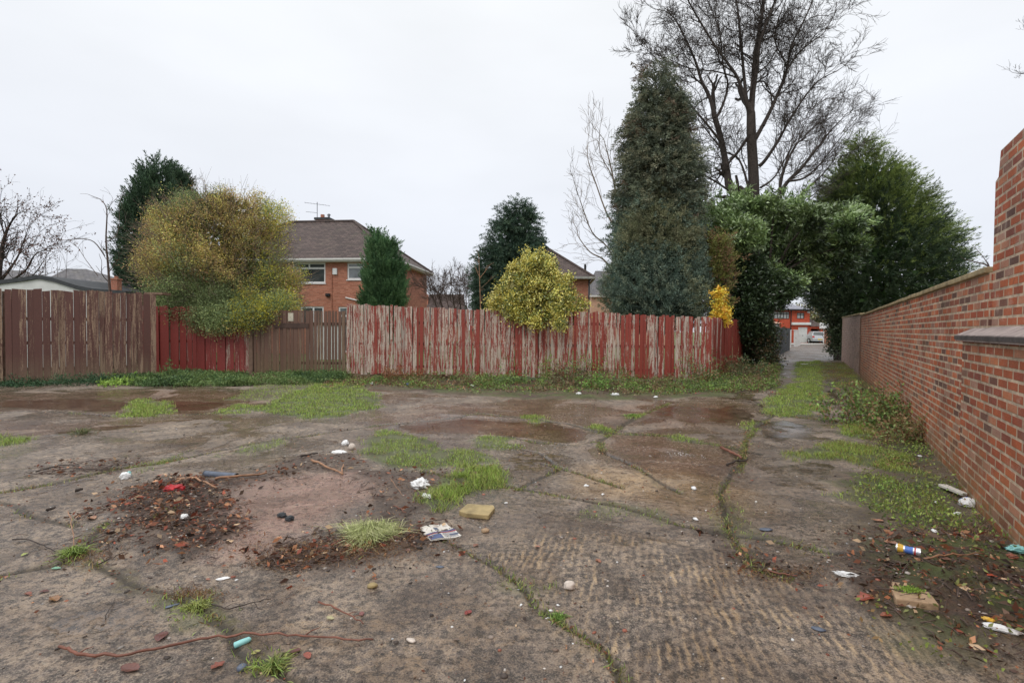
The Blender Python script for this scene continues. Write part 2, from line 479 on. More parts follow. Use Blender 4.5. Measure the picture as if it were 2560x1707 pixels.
# ------------------------------------------------------------------ ground features (surveyed on the ground plane)
WALL_A, WALL_B = 1.434, .5846          # lane wall: X = A + B*Y
LANE_X0, LANE_Y0 = 5.35, 13.9          # fence corner
joints = [
 ([(-200, 1262), (0, 1229), (150, 1205), (299, 1172), (380, 1162), (462, 1146), (640, 1110), (709, 1101), (872, 1074), (954, 1063), (1100, 1046), (1200, 1033)], .025),
 ([(1200, 1033), (1309, 1044), (1418, 1058), (1524, 1080), (1622, 1085), (1668, 1090), (1730, 1104), (1800, 1113), (1900, 1135)], .03),
 ([(1508, 1131), (1499, 1101), (1524, 1080), (1595, 1041), (1646, 1017), (1680, 1005)], .03),
 ([(1508, 1131), (1590, 1165), (1700, 1230)], .02),
 ([(0, 1251), (41, 1265), (82, 1289), (128, 1300), (190, 1320)], .03),
 ([(270, 1320), (231, 1348), (190, 1402), (109, 1421), (0, 1440), (-150, 1480)], .03),
 ([(230, 1410), (300, 1443), (346, 1470), (408, 1480), (463, 1511), (517, 1538), (572, 1577), (600, 1622), (654, 1656), (682, 1672), (752, 1699), (820, 1740)], .022),
 ([(1080, 1340), (1145, 1362), (1185, 1389), (1246, 1422), (1290, 1460), (1322, 1498), (1352, 1528), (1396, 1555), (1423, 1577), (1472, 1604), (1508, 1631), (1540, 1675), (1560, 1720), (1600, 1780)], .018),
 ([(1200, 1225), (1276, 1216), (1369, 1235), (1445, 1248), (1554, 1267), (1690, 1308), (1820, 1343), (1930, 1352), (2040, 1378), (2135, 1400), (2230, 1418), (2400, 1470)], .03),
 ([(1835, 1165), (1800, 1230), (1810, 1290), (1840, 1360), (1880, 1425), (1970, 1450)], .03),
 ([(0, 1028), (68, 1025), (190, 1028), (310, 1036), (400, 1035), (540, 1028), (640, 1030)], .03),
 ([(-60, 1110), (54, 1095), (190, 1084), (400, 1075)], .015),
 ([(1880, 1000), (1930, 1035), (1880, 1080), (1860, 1110), (1850, 1180)], .025),
 ([(1900, 1030), (2000, 1040), (2110, 1050)], .03),
 ([(1268, 1090), (1336, 1107), (1431, 1111), (1499, 1101)], .02),
 ([(1290, 1225), (1400, 1170), (1340, 1130), (1260, 1120)], .012),
 ([(1360, 1160), (1480, 1190), (1560, 1215)], .012),
 ([(450, 1290), (330, 1330), (240, 1380)], .02),
 ([(1060, 1180), (1180, 1215), (1280, 1215)], .03),
]
joints = [(Gp(p), w) for p, w in joints]
GR = {  # grass polygons, (points, density, height)
 'a': ([(630, 1022), (720, 985), (800, 960), (880, 955), (935, 985), (957, 1018), (900, 1030), (860, 1045), (760, 1050), (700, 1040)], 1.0, .055),
 'b': ([(905, 1150), (925, 1100), (955, 1073), (1010, 1083), (1080, 1100), (1110, 1125), (1180, 1130), (1250, 1155), (1180, 1168), (1120, 1172), (1030, 1176), (960, 1172)], .9, .05),
 'c': ([(1075, 1255), (1095, 1212), (1160, 1170), (1220, 1162), (1282, 1185), (1288, 1212), (1230, 1225), (1150, 1250), (1100, 1270)], 1.1, .075),
 'd': ([(1170, 1100), (1230, 1090), (1280, 1098), (1290, 1120), (1230, 1127), (1180, 1117)], .8, .045),
 'e': ([(300, 1022), (350, 995), (420, 1003), (432, 1025), (370, 1042), (310, 1037)], .9, .06),
 'f': ([(530, 1028), (600, 1010), (640, 1015), (620, 1032), (560, 1034)], .8, .05),
 'g': ([(-60, 1120), (0, 1090), (45, 1095), (52, 1110), (0, 1118)], 1.0, .07),
 'h': ([(1905, 1033), (1925, 995), (1980, 960), (2055, 955), (2062, 1012), (2030, 1038), (1960, 1040)], 1.3, .06),
 'i': ([(1985, 955), (1990, 905), (2050, 900), (2060, 950)], .9, .06),
 'j': ([(1970, 1135), (2040, 1118), (2110, 1105), (2180, 1115), (2270, 1155), (2290, 1190), (2190, 1172), (2110, 1155), (2010, 1150)], 1.2, .06),
 'k': ([(2095, 1075), (2130, 1050), (2190, 1065), (2180, 1090), (2120, 1098)], 1.1, .07),
 'l': ([(560, 1000), (640, 965), (760, 955), (860, 965), (900, 990), (800, 985), (660, 1000)], .6, .05),
 'm': ([(1855, 1075), (1875, 1055), (1900, 1055), (1890, 1075)], 1.0, .06),
 'n': ([(1560, 1048), (1580, 1036), (1600, 1036), (1590, 1050)], 1.0, .05),
 'o': ([(640, 1690), (680, 1660), (700, 1690), (690, 1710)], .8, .05),
 'p': ([(1475, 1062), (1520, 1068), (1540, 1080), (1500, 1080)], 1.0, .05),
 'q': ([(1310, 1040), (1350, 1043), (1380, 1052), (1340, 1054)], .9, .05),
 'r': ([(1655, 1088), (1700, 1090), (1740, 1104), (1690, 1102)], .9, .05),
 's': ([(540, 1140), (600, 1122), (710, 1098), (712, 1106), (620, 1134)], .7, .04),
 't': ([(345, 1166), (455, 1136), (462, 1148), (370, 1170)], .7, .04),
 'u': ([(1400, 1310), (1500, 1268), (1600, 1262), (1700, 1290), (1640, 1300), (1560, 1280)], .35, .035),
 'v': ([(1800, 1340), (1780, 1290), (1830, 1270), (1900, 1360), (1960, 1380), (1860, 1360)], .35, .035),
 'w': ([(2060, 1240), (2200, 1180), (2350, 1260), (2420, 1300), (2330, 1310), (2160, 1280)], .5, .05),
 'x': ([(225, 1350), (240, 1345), (205, 1400), (160, 1418), (170, 1400)], .6, .05),
 'y': ([(425, 1505), (470, 1500), (530, 1540), (590, 1585), (560, 1580), (480, 1540)], .5, .035),
 'z': ([(1280, 1462), (1310, 1460), (1345, 1520), (1325, 1520)], .5, .035),
}
GR = {k: (Gp(p), d, h) for k, (p, d, h) in GR.items()}
def wallx(y): return WALL_A + WALL_B * y
# strip of weeds along the lane wall (world)
STRIP_W = [(wallx(2.2) - .0, 2.2), (wallx(2.2) - 1.1, 2.2), (2.7, 3.7), (3.25, 5.0), (4.3, 6.2), (5.5, 7.4), (6.6, 9.4), (8.0, 12.5), (10.2, 17), (14, 24), (15.5, 24), (wallx(12), 12)]
STRIP_F = [(-10.2, 14.4), (-8.3, 12.7), (-6.5, 12.9), (-5.0, 13.2), (-4.6, 12.5), (-2.5, 11.6), (0, 10.9), (2.5, 10.8), (4.6, 11.2), (6.3, 12.6), (8.3, 16), (11, 21), (12, 23.5), (10.9, 23.4), (5.35, 14.0), (-4.8, 15.1), (-4.8, 15.3), (-9.8, 15.4)]
HEAP = Gp([(250, 1290), (330, 1235), (420, 1205), (520, 1210), (560, 1250), (585, 1330), (560, 1390), (450, 1410), (330, 1370), (240, 1330)])
RIDGE = Gp([(500, 1215), (620, 1195), (700, 1160), (800, 1140), (900, 1135), (930, 1165), (880, 1180), (760, 1190), (640, 1215), (560, 1240)])
SOIL_C = Gp([(900, 1180), (1020, 1180), (1100, 1180), (1180, 1175), (1080, 1250), (1040, 1290), (1160, 1330), (1000, 1390), (760, 1430), (690, 1400), (800, 1350), (900, 1290), (940, 1240)])
SOIL_R = Gp([(2110, 1430), (2200, 1350), (2330, 1330), (2480, 1370), (2640, 1480), (2700, 1700), (2480, 1640), (2330, 1590), (2200, 1540), (2140, 1500)])
SOIL_M = Gp([(1790, 1330), (1830, 1360), (1960, 1410), (2060, 1450), (1990, 1480), (1880, 1450), (1800, 1400)])
PINK = Gp([(560, 1260), (620, 1215), (760, 1190), (900, 1180), (938, 1215), (915, 1250), (830, 1310), (720, 1350), (640, 1400), (550, 1400), (520, 1330)])
TAN = Gp([(1440, 1200), (1500, 1165), (1620, 1150), (1780, 1160), (1880, 1215), (1800, 1265), (1640, 1255), (1500, 1235)])
RED1 = Gp([(1490, 1120), (1540, 1085), (1700, 1095), (1830, 1130), (1860, 1170), (1700, 1175), (1600, 1165), (1520, 1140)])
RED2 = Gp([(960, 1050), (1040, 1010), (1300, 1005), (1550, 1010), (1860, 1010), (1880, 1060), (1700, 1080), (1540, 1060), (1440, 1100), (1330, 1095), (1000, 1075)])
RED3 = Gp([(-300, 1020), (0, 985), (300, 975), (700, 985), (600, 1015), (400, 1035), (60, 1020), (-300, 1060)])
RED4 = Gp([(-300, 1110), (0, 1055), (330, 1048), (420, 1050), (200, 1085), (-100, 1120)])
LIGHT1 = Gp([(560, 1650), (700, 1560), (1000, 1500), (1300, 1560), (1250, 1700), (900, 1760), (640, 1740)])
STRIA1 = Gp([(1180, 1400), (1350, 1330), (1600, 1340), (1800, 1380), (1950, 1450), (2200, 1540), (2500, 1720), (1500, 1760), (1450, 1600), (1250, 1440)])
STRIA2 = Gp([(960, 1070), (1100, 1035), (1350, 1050), (1530, 1080), (1440, 1110), (1280, 1090)])
STRIA3 = Gp([(250, 1110), (400, 1050), (640, 1040), (720, 1070), (600, 1105), (400, 1140)])
PUD = [Gp(q) for q in ([(1875, 1052), (1960, 1043), (2040, 1058), (2035, 1090), (1940, 1102), (1875, 1085)], [(980, 1062), (1150, 1038), (1330, 1050), (1480, 1080), (1400, 1100), (1200, 1088), (1040, 1078)],
  [(-200, 1008), (200, 998), (420, 1003), (560, 1010), (520, 1022), (250, 1024), (0, 1018)], [(1640, 1022), (1850, 1012), (1885, 1040), (1760, 1060), (1640, 1045)], [(1905, 905), (1965, 900), (1950, 960), (1880, 1000), (1790, 1005)],
  [(2065, 905), (2110, 910), (2120, 990), (2075, 1010)], [(60, 1080), (300, 1058), (420, 1055), (330, 1072), (120, 1095)], [(640, 1110), (800, 1080), (900, 1075), (860, 1110), (760, 1130), (640, 1140)], [(30, 1240), (180, 1190), (330, 1170), (300, 1200), (180, 1250)], [(1250, 1130), (1400, 1120), (1440, 1160), (1330, 1190), (1260, 1180)],
  [(1880, 1160), (2050, 1150), (2150, 1190), (2100, 1240), (1930, 1220)], [(1480, 1600), (1600, 1560), (1700, 1600), (1640, 1680), (1500, 1680)], [(100, 1560), (300, 1500), (420, 1560), (330, 1620), (150, 1640)])]
YARD = [(-40, -20), (30, -20), (wallx(20) + 1, 20), (wallx(62) + .6, 62), (30, 62), (11.0, 23.9), (5.35, 14.0), (-4.8, 15.1), (-9.8, 15.4), (-9.8, 14.2), (-12.4, 12.5), (-40, -6)]
LANE = [(5.0, 12.8), (8.0, 12.0), (wallx(24), 24), (wallx(62), 62), (31.5, 62), (10.9, 24.2)]

def masks(X, Y):
    m = {}
    grass = np.zeros(X.shape)
    for i, (k, (p, d, h)) in enumerate(GR.items()):
        grass = np.maximum(grass, pmask(X, Y, p, .15, .16 if d > .5 else .25, 3.5, 40 + i) * min(1, d))
    sw = pmask(X, Y, STRIP_W, .5, .35, 1.6, 71, 1.5)
    sf = pmask(X, Y, STRIP_F, .4, .35, 1.8, 73, 1.5)
    clump = fbm2(X * 3.1, Y * 3.1, 90, 4)
    grass = np.maximum(grass, sw * smooth(.42, .6, clump) * .9)
    grass = np.maximum(grass, sf * smooth(.40, .6, clump) * .9)
    m['grass'] = grass
    crack = np.zeros(X.shape); mossl = np.zeros(X.shape)
    for i, (p, w) in enumerate(joints):
        ym_ = sum(q[1] for q in p) / len(p)
        crack = np.maximum(crack, lmask(X, Y, p, w * .35 + .0022 * ym_, w * .3 + .002 * ym_, .035, 3, 100 + i))
        mossl = np.maximum(mossl, lmask(X, Y, p, w * .8, w * 2.6, .12, 2.5, 150 + i) * smooth(.45, .7, vn2(X * 1.7, Y * 1.7, 33 + i)))
    m['crack'] = crack
    m['moss'] = np.maximum(mossl * .9, np.maximum(sw, sf) * smooth(.30, .5, fbm2(X * 2, Y * 2, 12)) * .8)
    soil = np.zeros(X.shape)
    for i, (p, s) in enumerate(((HEAP, 1), (RIDGE, .7), (SOIL_C, .75), (SOIL_R, 1), (SOIL_M, .8))):
        soil = np.maximum(soil, s * pmask(X, Y, p, .35, .22, 3, 200 + i))
    soil = np.maximum(soil, np.maximum(sw, sf) * .8)
    soil = np.maximum(soil, mossl * .3)
    soil = np.maximum(soil, smooth(.62, .7, fbm2(X * 1.3, Y * 1.3, 55, 5)) * .35)
    m['soil'] = soil
    lane = pmask(X, Y, LANE, .6, .4, 1, 300, 2)
    m['lane'] = lane
    m['tan'] = pmask(X, Y, TAN, .9, .5, 1.2, 301, 1.5) 
    red = np.zeros(X.shape)
    for i, (p, s) in enumerate(((RED1, 1), (RED2, .8), (RED3, .9), (RED4, .8))):
        red = np.maximum(red, s * pmask(X, Y, p, .8, .5, 1.0, 310 + i, 1.5))
    m['red'] = red
    m['pink'] = pmask(X, Y, PINK, .4, .2, 2, 320)
    m['light'] = pmask(X, Y, LIGHT1, .5, .2, 2, 321)
    st = np.maximum(pmask(X, Y, STRIA1, .5, .2, 2, 330), .5 * pmask(X, Y, STRIA2, .5, .2, 2, 331))
    m['stria'] = np.maximum(st, .45 * pmask(X, Y, STRIA3, .5, .2, 2, 332))
    pu = np.zeros(X.shape)
    for i, q in enumerate(PUD): pu = np.maximum(pu, (.72 if i < 7 else .58) * pmask(X, Y, q, .25, .45, 1.6, 340 + i))
    m['pud'] = pu * (1 - np.minimum(1, m['grass'] * 2)) * (1 - np.minimum(1, m['soil']) * .6)
    m['out'] = np.clip(-0 + smooth(-.1, .25, poly_sd(X, Y, YARD)), 0, 1)
    return m

def height(X, Y, m=None):
    h = (fbm2(X * .35, Y * .35, 400, 3) - .5) * .10 * smooth(3, 8, Y) + (fbm2(X * 1.1, Y * 1.1, 401, 3) - .5) * .022
    if m is None: m = masks(X, Y)
    heap = pmask(X, Y, HEAP, .9, .1, 2, 402) * (.03 + .06 * fbm2(X * 5, Y * 5, 403))
    heapr = pmask(X, Y, SOIL_R, .8, .1, 2, 404) * (.03 + .09 * fbm2(X * 4, Y * 4, 405))
    rid = pmask(X, Y, RIDGE, .4, .1, 2, 406) * .03
    strip = m['soil'] * .012
    h = h + heap + heapr + rid + strip
    h = h + m['soil'] * (fbm2(X * 22, Y * 22, 407, 3) - .5) * .03 + m['grass'] * .012
    h = h - m['crack'] * .014 * (1 - np.minimum(1, m['soil']))
    # slab steps
    slab = np.zeros(X.shape)
    for i, (p, s) in enumerate(((PINK, .012), (TAN, -.01), (STRIA1, .01), (STRIA2, -.018))):
        slab += s * pmask(X, Y, p, .05, .03, 2, 420 + i)
    h = h + slab
    return h

def axis(spec):
    out = [spec[0][0]]
    for (a, s0), (b, s1) in zip(spec[:-1], spec[1:]):
        x = a
        while x < b - 1e-6:
            t = (x - a) / (b - a)
            x += s0 + (s1 - s0) * t
            out.append(min(x, b))
    return np.unique(np.array(out))

FAST = 1.0
gxp = axis([(0, .016), (3.2, .016), (6, .03), (11, .05), (17, .09), (30, .35), (60, 3), (260, 40)])
gx = np.concatenate([-gxp[::-1][:-1], gxp])
gy = axis([(-60, 12), (-4, 1.0), (1.2, .1), (1.9, .014), (4, .014), (8, .03), (17, .07), (26, .15), (80, 1.2), (420, 40)])
XX, YY = np.meshgrid(gx, gy)
mk = masks(XX, YY)
ZZ = height(XX, YY, mk)
nyy, nxx = XX.shape
V = np.stack([XX.ravel(), YY.ravel(), ZZ.ravel()], 1)
idx = np.arange(nyy * nxx).reshape(nyy, nxx)
Fq = np.stack([idx[:-1, :-1].ravel(), idx[:-1, 1:].ravel(), idx[1:, 1:].ravel(), idx[1:, :-1].ravel()], 1)
c1 = np.stack([mk['grass'].ravel(), mk['soil'].ravel(), mk['moss'].ravel(), mk['crack'].ravel()], 1)
c2 = np.stack([mk['tan'].ravel(), mk['red'].ravel(), mk['pink'].ravel(), mk['stria'].ravel()], 1)
c3 = np.stack([mk['lane'].ravel(), mk['out'].ravel(), mk['light'].ravel(), mk['pud'].ravel()], 1)

def ground_material():
    n = NT('wet_broken_concrete')
    p = n.pos()
    _, grass, soil, moss, crack = n.attr('m1')
    _, tan, red, pink, stria = n.attr('m2')
    _, lane, outm, light, pud = n.attr('m3')
    big = n.noise(p, .55, 6, .6, .4)
    mid = n.noise(p, 2.6, 7, .65, .3)
    fin = n.noise(p, 24, 6, .7)
    grit = n.noise(p, 120, 3, .7)
    col = n.ramp(mid, [(.34, (.115, .094, .082)), (.45, (.175, .145, .127)), (.54, (.235, .195, .168)), (.66, (.33, .27, .22))])
    col = n.mix(n.rng(big, .35, .65, 0, .5), col, (.15, .128, .12))
    # worn sandy patches
    pt = n.rng(n.math('ADD', n.noise(p, 9, 6, .75, .5), n.math('MULTIPLY', mid, .5)), .80, .92)
    ptc = n.math('MULTIPLY', pt, n.math('ADD', .35, light))
    col = n.mix(n.math('MULTIPLY', ptc, .8), col, (.48, .35, .21))
    mot = n.noise(p, 17, 9, .8, .3)
    mo2 = n.math('ADD', mot, n.math('MULTIPLY', n.math('SUBTRACT', mid, .5), .35))
    col = n.mix(n.math('MULTIPLY', n.rng(mo2, .50, .545), n.math('ADD', .40, n.math('MULTIPLY', n.math('MAXIMUM', light, stria), .4))), col, (.42, .335, .25))
    col = n.mix(n.math('MULTIPLY', n.rng(n.noise(p, 12, 9, .82, .2), .50, .455), .60), col, (.062, .052, .046))
    # ribs left by the broom
    sp = n.n('ShaderNodeSeparateXYZ'); n.l(p, sp.inputs[0])
    u = n.math('SUBTRACT', sp.outputs[0], n.math('MULTIPLY', sp.outputs[1], .22))
    u = n.math('ADD', u, n.math('MULTIPLY', n.math('SUBTRACT', n.noise(p, 2.6, 7, .65), .5), .15))
    rib = n.math('SINE', n.math('MULTIPLY', u, 2 * math.pi / .047))
    ribn = n.math('ADD', n.math('MULTIPLY', rib, .5), n.math('MULTIPLY', n.math('SUBTRACT', n.noise(n.pos(scale=(1, .14, 1), rot=.2), 24, 7, .75), .5), 4.6))
    ribm = n.math('MULTIPLY', stria, n.rng(n.math('ADD', ribn, n.math('MULTIPLY', n.math('SUBTRACT', n.noise(p, 2.4, 5, .7), .5), 4.5)), .35, 1.1))
    col = n.mix(n.math('MULTIPLY', ribm, .95), col, (.60, .46, .29))
    col = n.mix(n.math('MULTIPLY', n.math('MULTIPLY', stria, n.rng(n.math('ADD', rib, n.math('MULTIPLY', ribn, 1.1)), -.3, -1.3)), .5), col, (.05, .042, .036))
    col = n.mix(n.math('MULTIPLY', pink, n.rng(n.noise(p, 5, 6, .7), .3, .7, .5, .95)), col, (.52, .33, .29))
    col = n.mix(n.math('MULTIPLY', tan, n.rng(n.noise(p, 3.5, 7, .75), .3, .65, .25, .85)), col, (.42, .28, .13))
    col = n.mix(n.math('MULTIPLY', red, n.rng(mid, .3, .7, .4, .85)), col, (.17, .078, .042))
    lanec = n.mix(n.rng(mid, .35, .65), (.065, .05, .04), (.13, .10, .08))
    col = n.mix(n.math('MULTIPLY', lane, .9), col, lanec)
    # aggregate speckle
    col = n.mix(n.rng(fin, .515, .59, 0, .55), col, (.33, .27, .21))
    col = n.mix(n.rng(fin, .485, .42, 0, .6), col, (.035, .03, .027))
    col = n.mix(n.rng(grit, .53, .62, 0, .6), col, (.4, .36, .3))
    col = n.mix(n.rng(grit, .47, .39, 0, .6), col, (.03, .026, .024))
    vor = n.n('ShaderNodeTexVoronoi'); n.l(p, vor.inputs['Vector']); vor.inputs['Scale'].default_value = 9
    sc = n.n('ShaderNodeSeparateColor'); n.l(vor.outputs['Color'], sc.inputs[0])
    spot = n.math('MULTIPLY', n.rng(vor.outputs['Distance'], .10, .06), n.math('GREATER_THAN', sc.outputs[0], .72))
    col = n.mix(n.math('MULTIPLY', spot, .9), col, n.mix(n.math('GREATER_THAN', sc.outputs[1], .72), (.03, .026, .022), (.55, .5, .45)))
    sm = n.math('MULTIPLY', soil, n.rng(n.math('ADD', fin, n.math('MULTIPLY', soil, .5)), .5, .75))
    soilc = n.ramp(n.noise(p, 38, 5, .7), [(.3, (.022, .014, .010)), (.5, (.055, .033, .022)), (.7, (.12, .065, .038))])
    col = n.mix(n.math('MULTIPLY', sm, .95), col, soilc)
    mossc = n.mix(n.rng(n.noise(p, 30, 4), .3, .7), (.06, .052, .022), (.14, .135, .045))
    col = n.mix(n.math('MULTIPLY', moss, n.rng(fin, .40, .62)), col, mossc)
    col = n.mix(n.math('MULTIPLY', grass, n.rng(fin, .35, .5, .4, .9)), col, (.07, .10, .025))
    col = n.mix(n.math('MULTIPLY', crack, n.rng(fin, .35, .6, 1.0, .7)), col, (.045, .036, .022))
    lawn = n.mix(n.rng(mid, .35, .65), (.06, .10, .02), (.12, .17, .035))
    col = n.mix(outm, col, lawn)
    wn_ = n.math('ADD', n.noise(p, .75, 8, .62, .6), n.math('MULTIPLY', red, .09))
    wn_ = n.math('SUBTRACT', wn_, n.math('MULTIPLY', lane, .045))
    dry = n.math('MAXIMUM', n.math('MAXIMUM', soil, grass), outm)
    wet = n.math('MULTIPLY', n.rng(wn_, .455, .515), n.math('SUBTRACT', 1, dry, True))
    damp = n.rng(n.noise(p, 1.5, 9, .72, .5), .46, .56)
    col = n.mix(n.math('MULTIPLY', wet, .55), col, n.mix(1, col, (.52, .47, .42), 'MULTIPLY'))
    col = n.mix(n.math('MULTIPLY', damp, .7), col, n.mix(1, col, (.55, .50, .46), 'MULTIPLY'))
    rough = n.rng(fin, .3, .7, .55, .8)
    rough = n.math('SUBTRACT', rough, n.math('MULTIPLY', wet, .46))
    rough = n.math('SUBTRACT', rough, n.math('MULTIPLY', damp, .22))
    rough = n.math('MAXIMUM', rough, n.math('MULTIPLY', dry, .75))
    rough = n.math('MAXIMUM', rough, n.math('MULTIPLY', lane, .42))
    pm = n.rng(n.math('ADD', pud, n.math('MULTIPLY', n.math('SUBTRACT', n.noise(p, 4, 6, .65), .5), .9)), .38, .60)
    pm = n.math('MULTIPLY', pm, n.math('GREATER_THAN', pud, .02))
    col = n.mix(n.math('MULTIPLY', pm, .75), col, n.mix(1, col, (.50, .44, .38), 'MULTIPLY'))
    rough = n.mix(pm, rough, (.15, .15, .15))
    n.b.inputs['Specular IOR Level'].default_value = .5
    col = n.mix(1, col, (1.08, 1.01, .94), 'MULTIPLY')
    h = n.math('ADD', n.math('MULTIPLY', n.noise(p, 34, 9, .8), 1.5), n.math('MULTIPLY', grit, .4))
    h = n.math('ADD', h, n.math('MULTIPLY', mot, .8))
    h = n.math('ADD', h, n.math('MULTIPLY', n.math('MULTIPLY', stria, ribn), .28))
    h = n.math('ADD', h, n.math('MULTIPLY', soil, n.noise(p, 45, 4, .7)))
    h = n.math('MULTIPLY', h, n.math('SUBTRACT', 1, n.math('MAXIMUM', n.math('MULTIPLY', wet, .6), n.math('MULTIPLY', pm, .93))))
    return n.done(col, rough, n.bump(h, .7, .012))
M['ground'] = ground_material()
ground = npmesh('ground', V, Fq, M['ground'], colors={'m1': c1, 'm2': c2, 'm3': c3}, smoothf=True)
ground['kind'] = 'structure'
# fast look-up of the ground height
from bisect import bisect_left
def gz(x, y):
    i = min(max(np.searchsorted(gx, x) - 1, 0), nxx - 2); j = min(max(np.searchsorted(gy, y) - 1, 0), nyy - 2)
    tx = (x - gx[i]) / (gx[i + 1] - gx[i]); ty = (y - gy[j]) / (gy[j + 1] - gy[j])
    return float((ZZ[j, i] * (1 - tx) + ZZ[j, i + 1] * tx) * (1 - ty) + (ZZ[j + 1, i] * (1 - tx) + ZZ[j + 1, i + 1] * tx) * ty)
def gzv(x, y):
    i = np.clip(np.searchsorted(gx, x) - 1, 0, nxx - 2); j = np.clip(np.searchsorted(gy, y) - 1, 0, nyy - 2)
    tx = (x - gx[i]) / (gx[i + 1] - gx[i]); ty = (y - gy[j]) / (gy[j + 1] - gy[j])
    return (ZZ[j, i] * (1 - tx) + ZZ[j, i + 1] * tx) * (1 - ty) + (ZZ[j + 1, i] * (1 - tx) + ZZ[j + 1, i + 1] * tx) * ty
def GG(px, py):
    p = G(px, py); p.z = gz(p.x, p.y); return p

# far concrete at the end of the lane
mb = MB(); 
a = P(1985, 860, 57); mb.prism([(a.x - 3, 55), (a.x + 8, 55), (a.x + 8.6, 62), (a.x - 3, 62)], .03, .05)
o = mb.build('driveway', M['concrete_lt']); o['kind'] = 'structure'
# ------------------------------------------------------------------ lane wall on the right
LD = Vector((WALL_B, 1, 0)).normalized()
WROT = math.atan2(LD.y, LD.x)
# local frame: +x runs down the lane, +y points away from the lane (into the wall) is -perp
W0 = Vector((WALL_A, 0, 0))
def wall_s(Y): return Y * math.hypot(1, WALL_B)   # distance along the wall for depth Y
# local +y after rotation points to the left of LD (towards the lane); wall body lies at y<0
wall = thing('lane_wall', 'long red brick garden wall with buff coping running down the right side of the lane', 'wall', tuple(W0), WROT)
s0, s1, s2 = wall_s(4.34), wall_s(16.6), wall_s(25.5)
mb = MB(); mb.box(s0, s1, -.225, 0, -.25, 1.95); mb.build('brickwork', M['brick_wall'], wall)
mb = MB()
mb.hexa([(s1, -.225, -.25), (s2, -.1, -.25), (s2, .14, -.25), (s1, .0, -.25)], [(s1, -.225, 2.0), (s2, -.1, 2.12), (s2, .14, 2.12), (s1, 0, 2.0)])
mb.build('brickwork', M['brick_far'], wall, label='paler patched brickwork at the far end of the wall')
mb = MB()
x = s0 + .01
while x < s1:
    L = random.uniform(.55, .75); e = min(x + L, s1)
    dz = random.uniform(-.004, .004)
    mb.box(x, e - .006, -.26, .035, 1.953 + dz, 2.005 + dz); x += L
x = s1
while x < s2:
    t = (x - s1) / (s2 - s1)
    mb.box(x, x + .55, -.22 + .12 * t, .04 + .13 * t, 2.003 + .12 * t, 2.055 + .12 * t); x += .56
mb.build('coping', M['stone'], wall, bevel=.01)
mb = MB(); mb.box(s1 - .02, s1 + .1, .005, .03, .1, 1.9)
mb.build('downpipe', M['rail'], wall)

out = thing('brick_outbuilding', 'tall red brick outbuilding wall with a weathered stone ledge at the right edge', 'outbuilding', tuple(W0), WROT)
sa = wall_s(4.33)
mb = MB()
prof = [(-3.2, -.25), (sa + .02, -.25), (sa + .02, 2.70), (sa - .06, 2.72), (sa - .1, 2.92), (-3.2, 2.92)]
n0 = len(prof)
mb.add([(a, -.02, b) for a, b in prof] + [(a, -3.2, b) for a, b in prof],
       [tuple(range(n0))[::-1], tuple(range(n0, 2 * n0))] + [(i, (i + 1) % n0, n0 + (i + 1) % n0, n0 + i) for i in range(n0)])
o_ = mb.build('wall', M['brick_wall'], out)
mb = MB(); mb.box(-3.2, wall_s(4.74), -.018, .075, -.25, 1.37); mb.build('plinth', M['brick_wall'], out)
mb = MB(); x = -3.2; e1 = wall_s(4.78)
while x < e1 - .02:
    e = min(x + .62, e1)
    mb.add([(x, -.017, 1.375), (e - .006, -.017, 1.375), (e - .006, .12, 1.375), (x, .12, 1.375), (x, -.017, 1.50), (e - .006, -.017, 1.50), (e - .006, .12, 1.43), (x, .12, 1.43)],
           [(0, 3, 2, 1), (4, 5, 6, 7), (0, 1, 5, 4), (1, 2, 6, 5), (2, 3, 7, 6), (3, 0, 4, 7)])
    x += .62
mb.build('ledge', M['ledge'], out)
mb = MB(); mb.box(-3.2, e1, .121, .128, 1.388, 1.422); mb.build('ledge_edge', M['ledge_edge'], out)
mb = MB(); mb.box(-3.15, sa - .15, -3.1, -.1, 2.925, 2.95); mb.build('roof', M['darkgrey'], out)

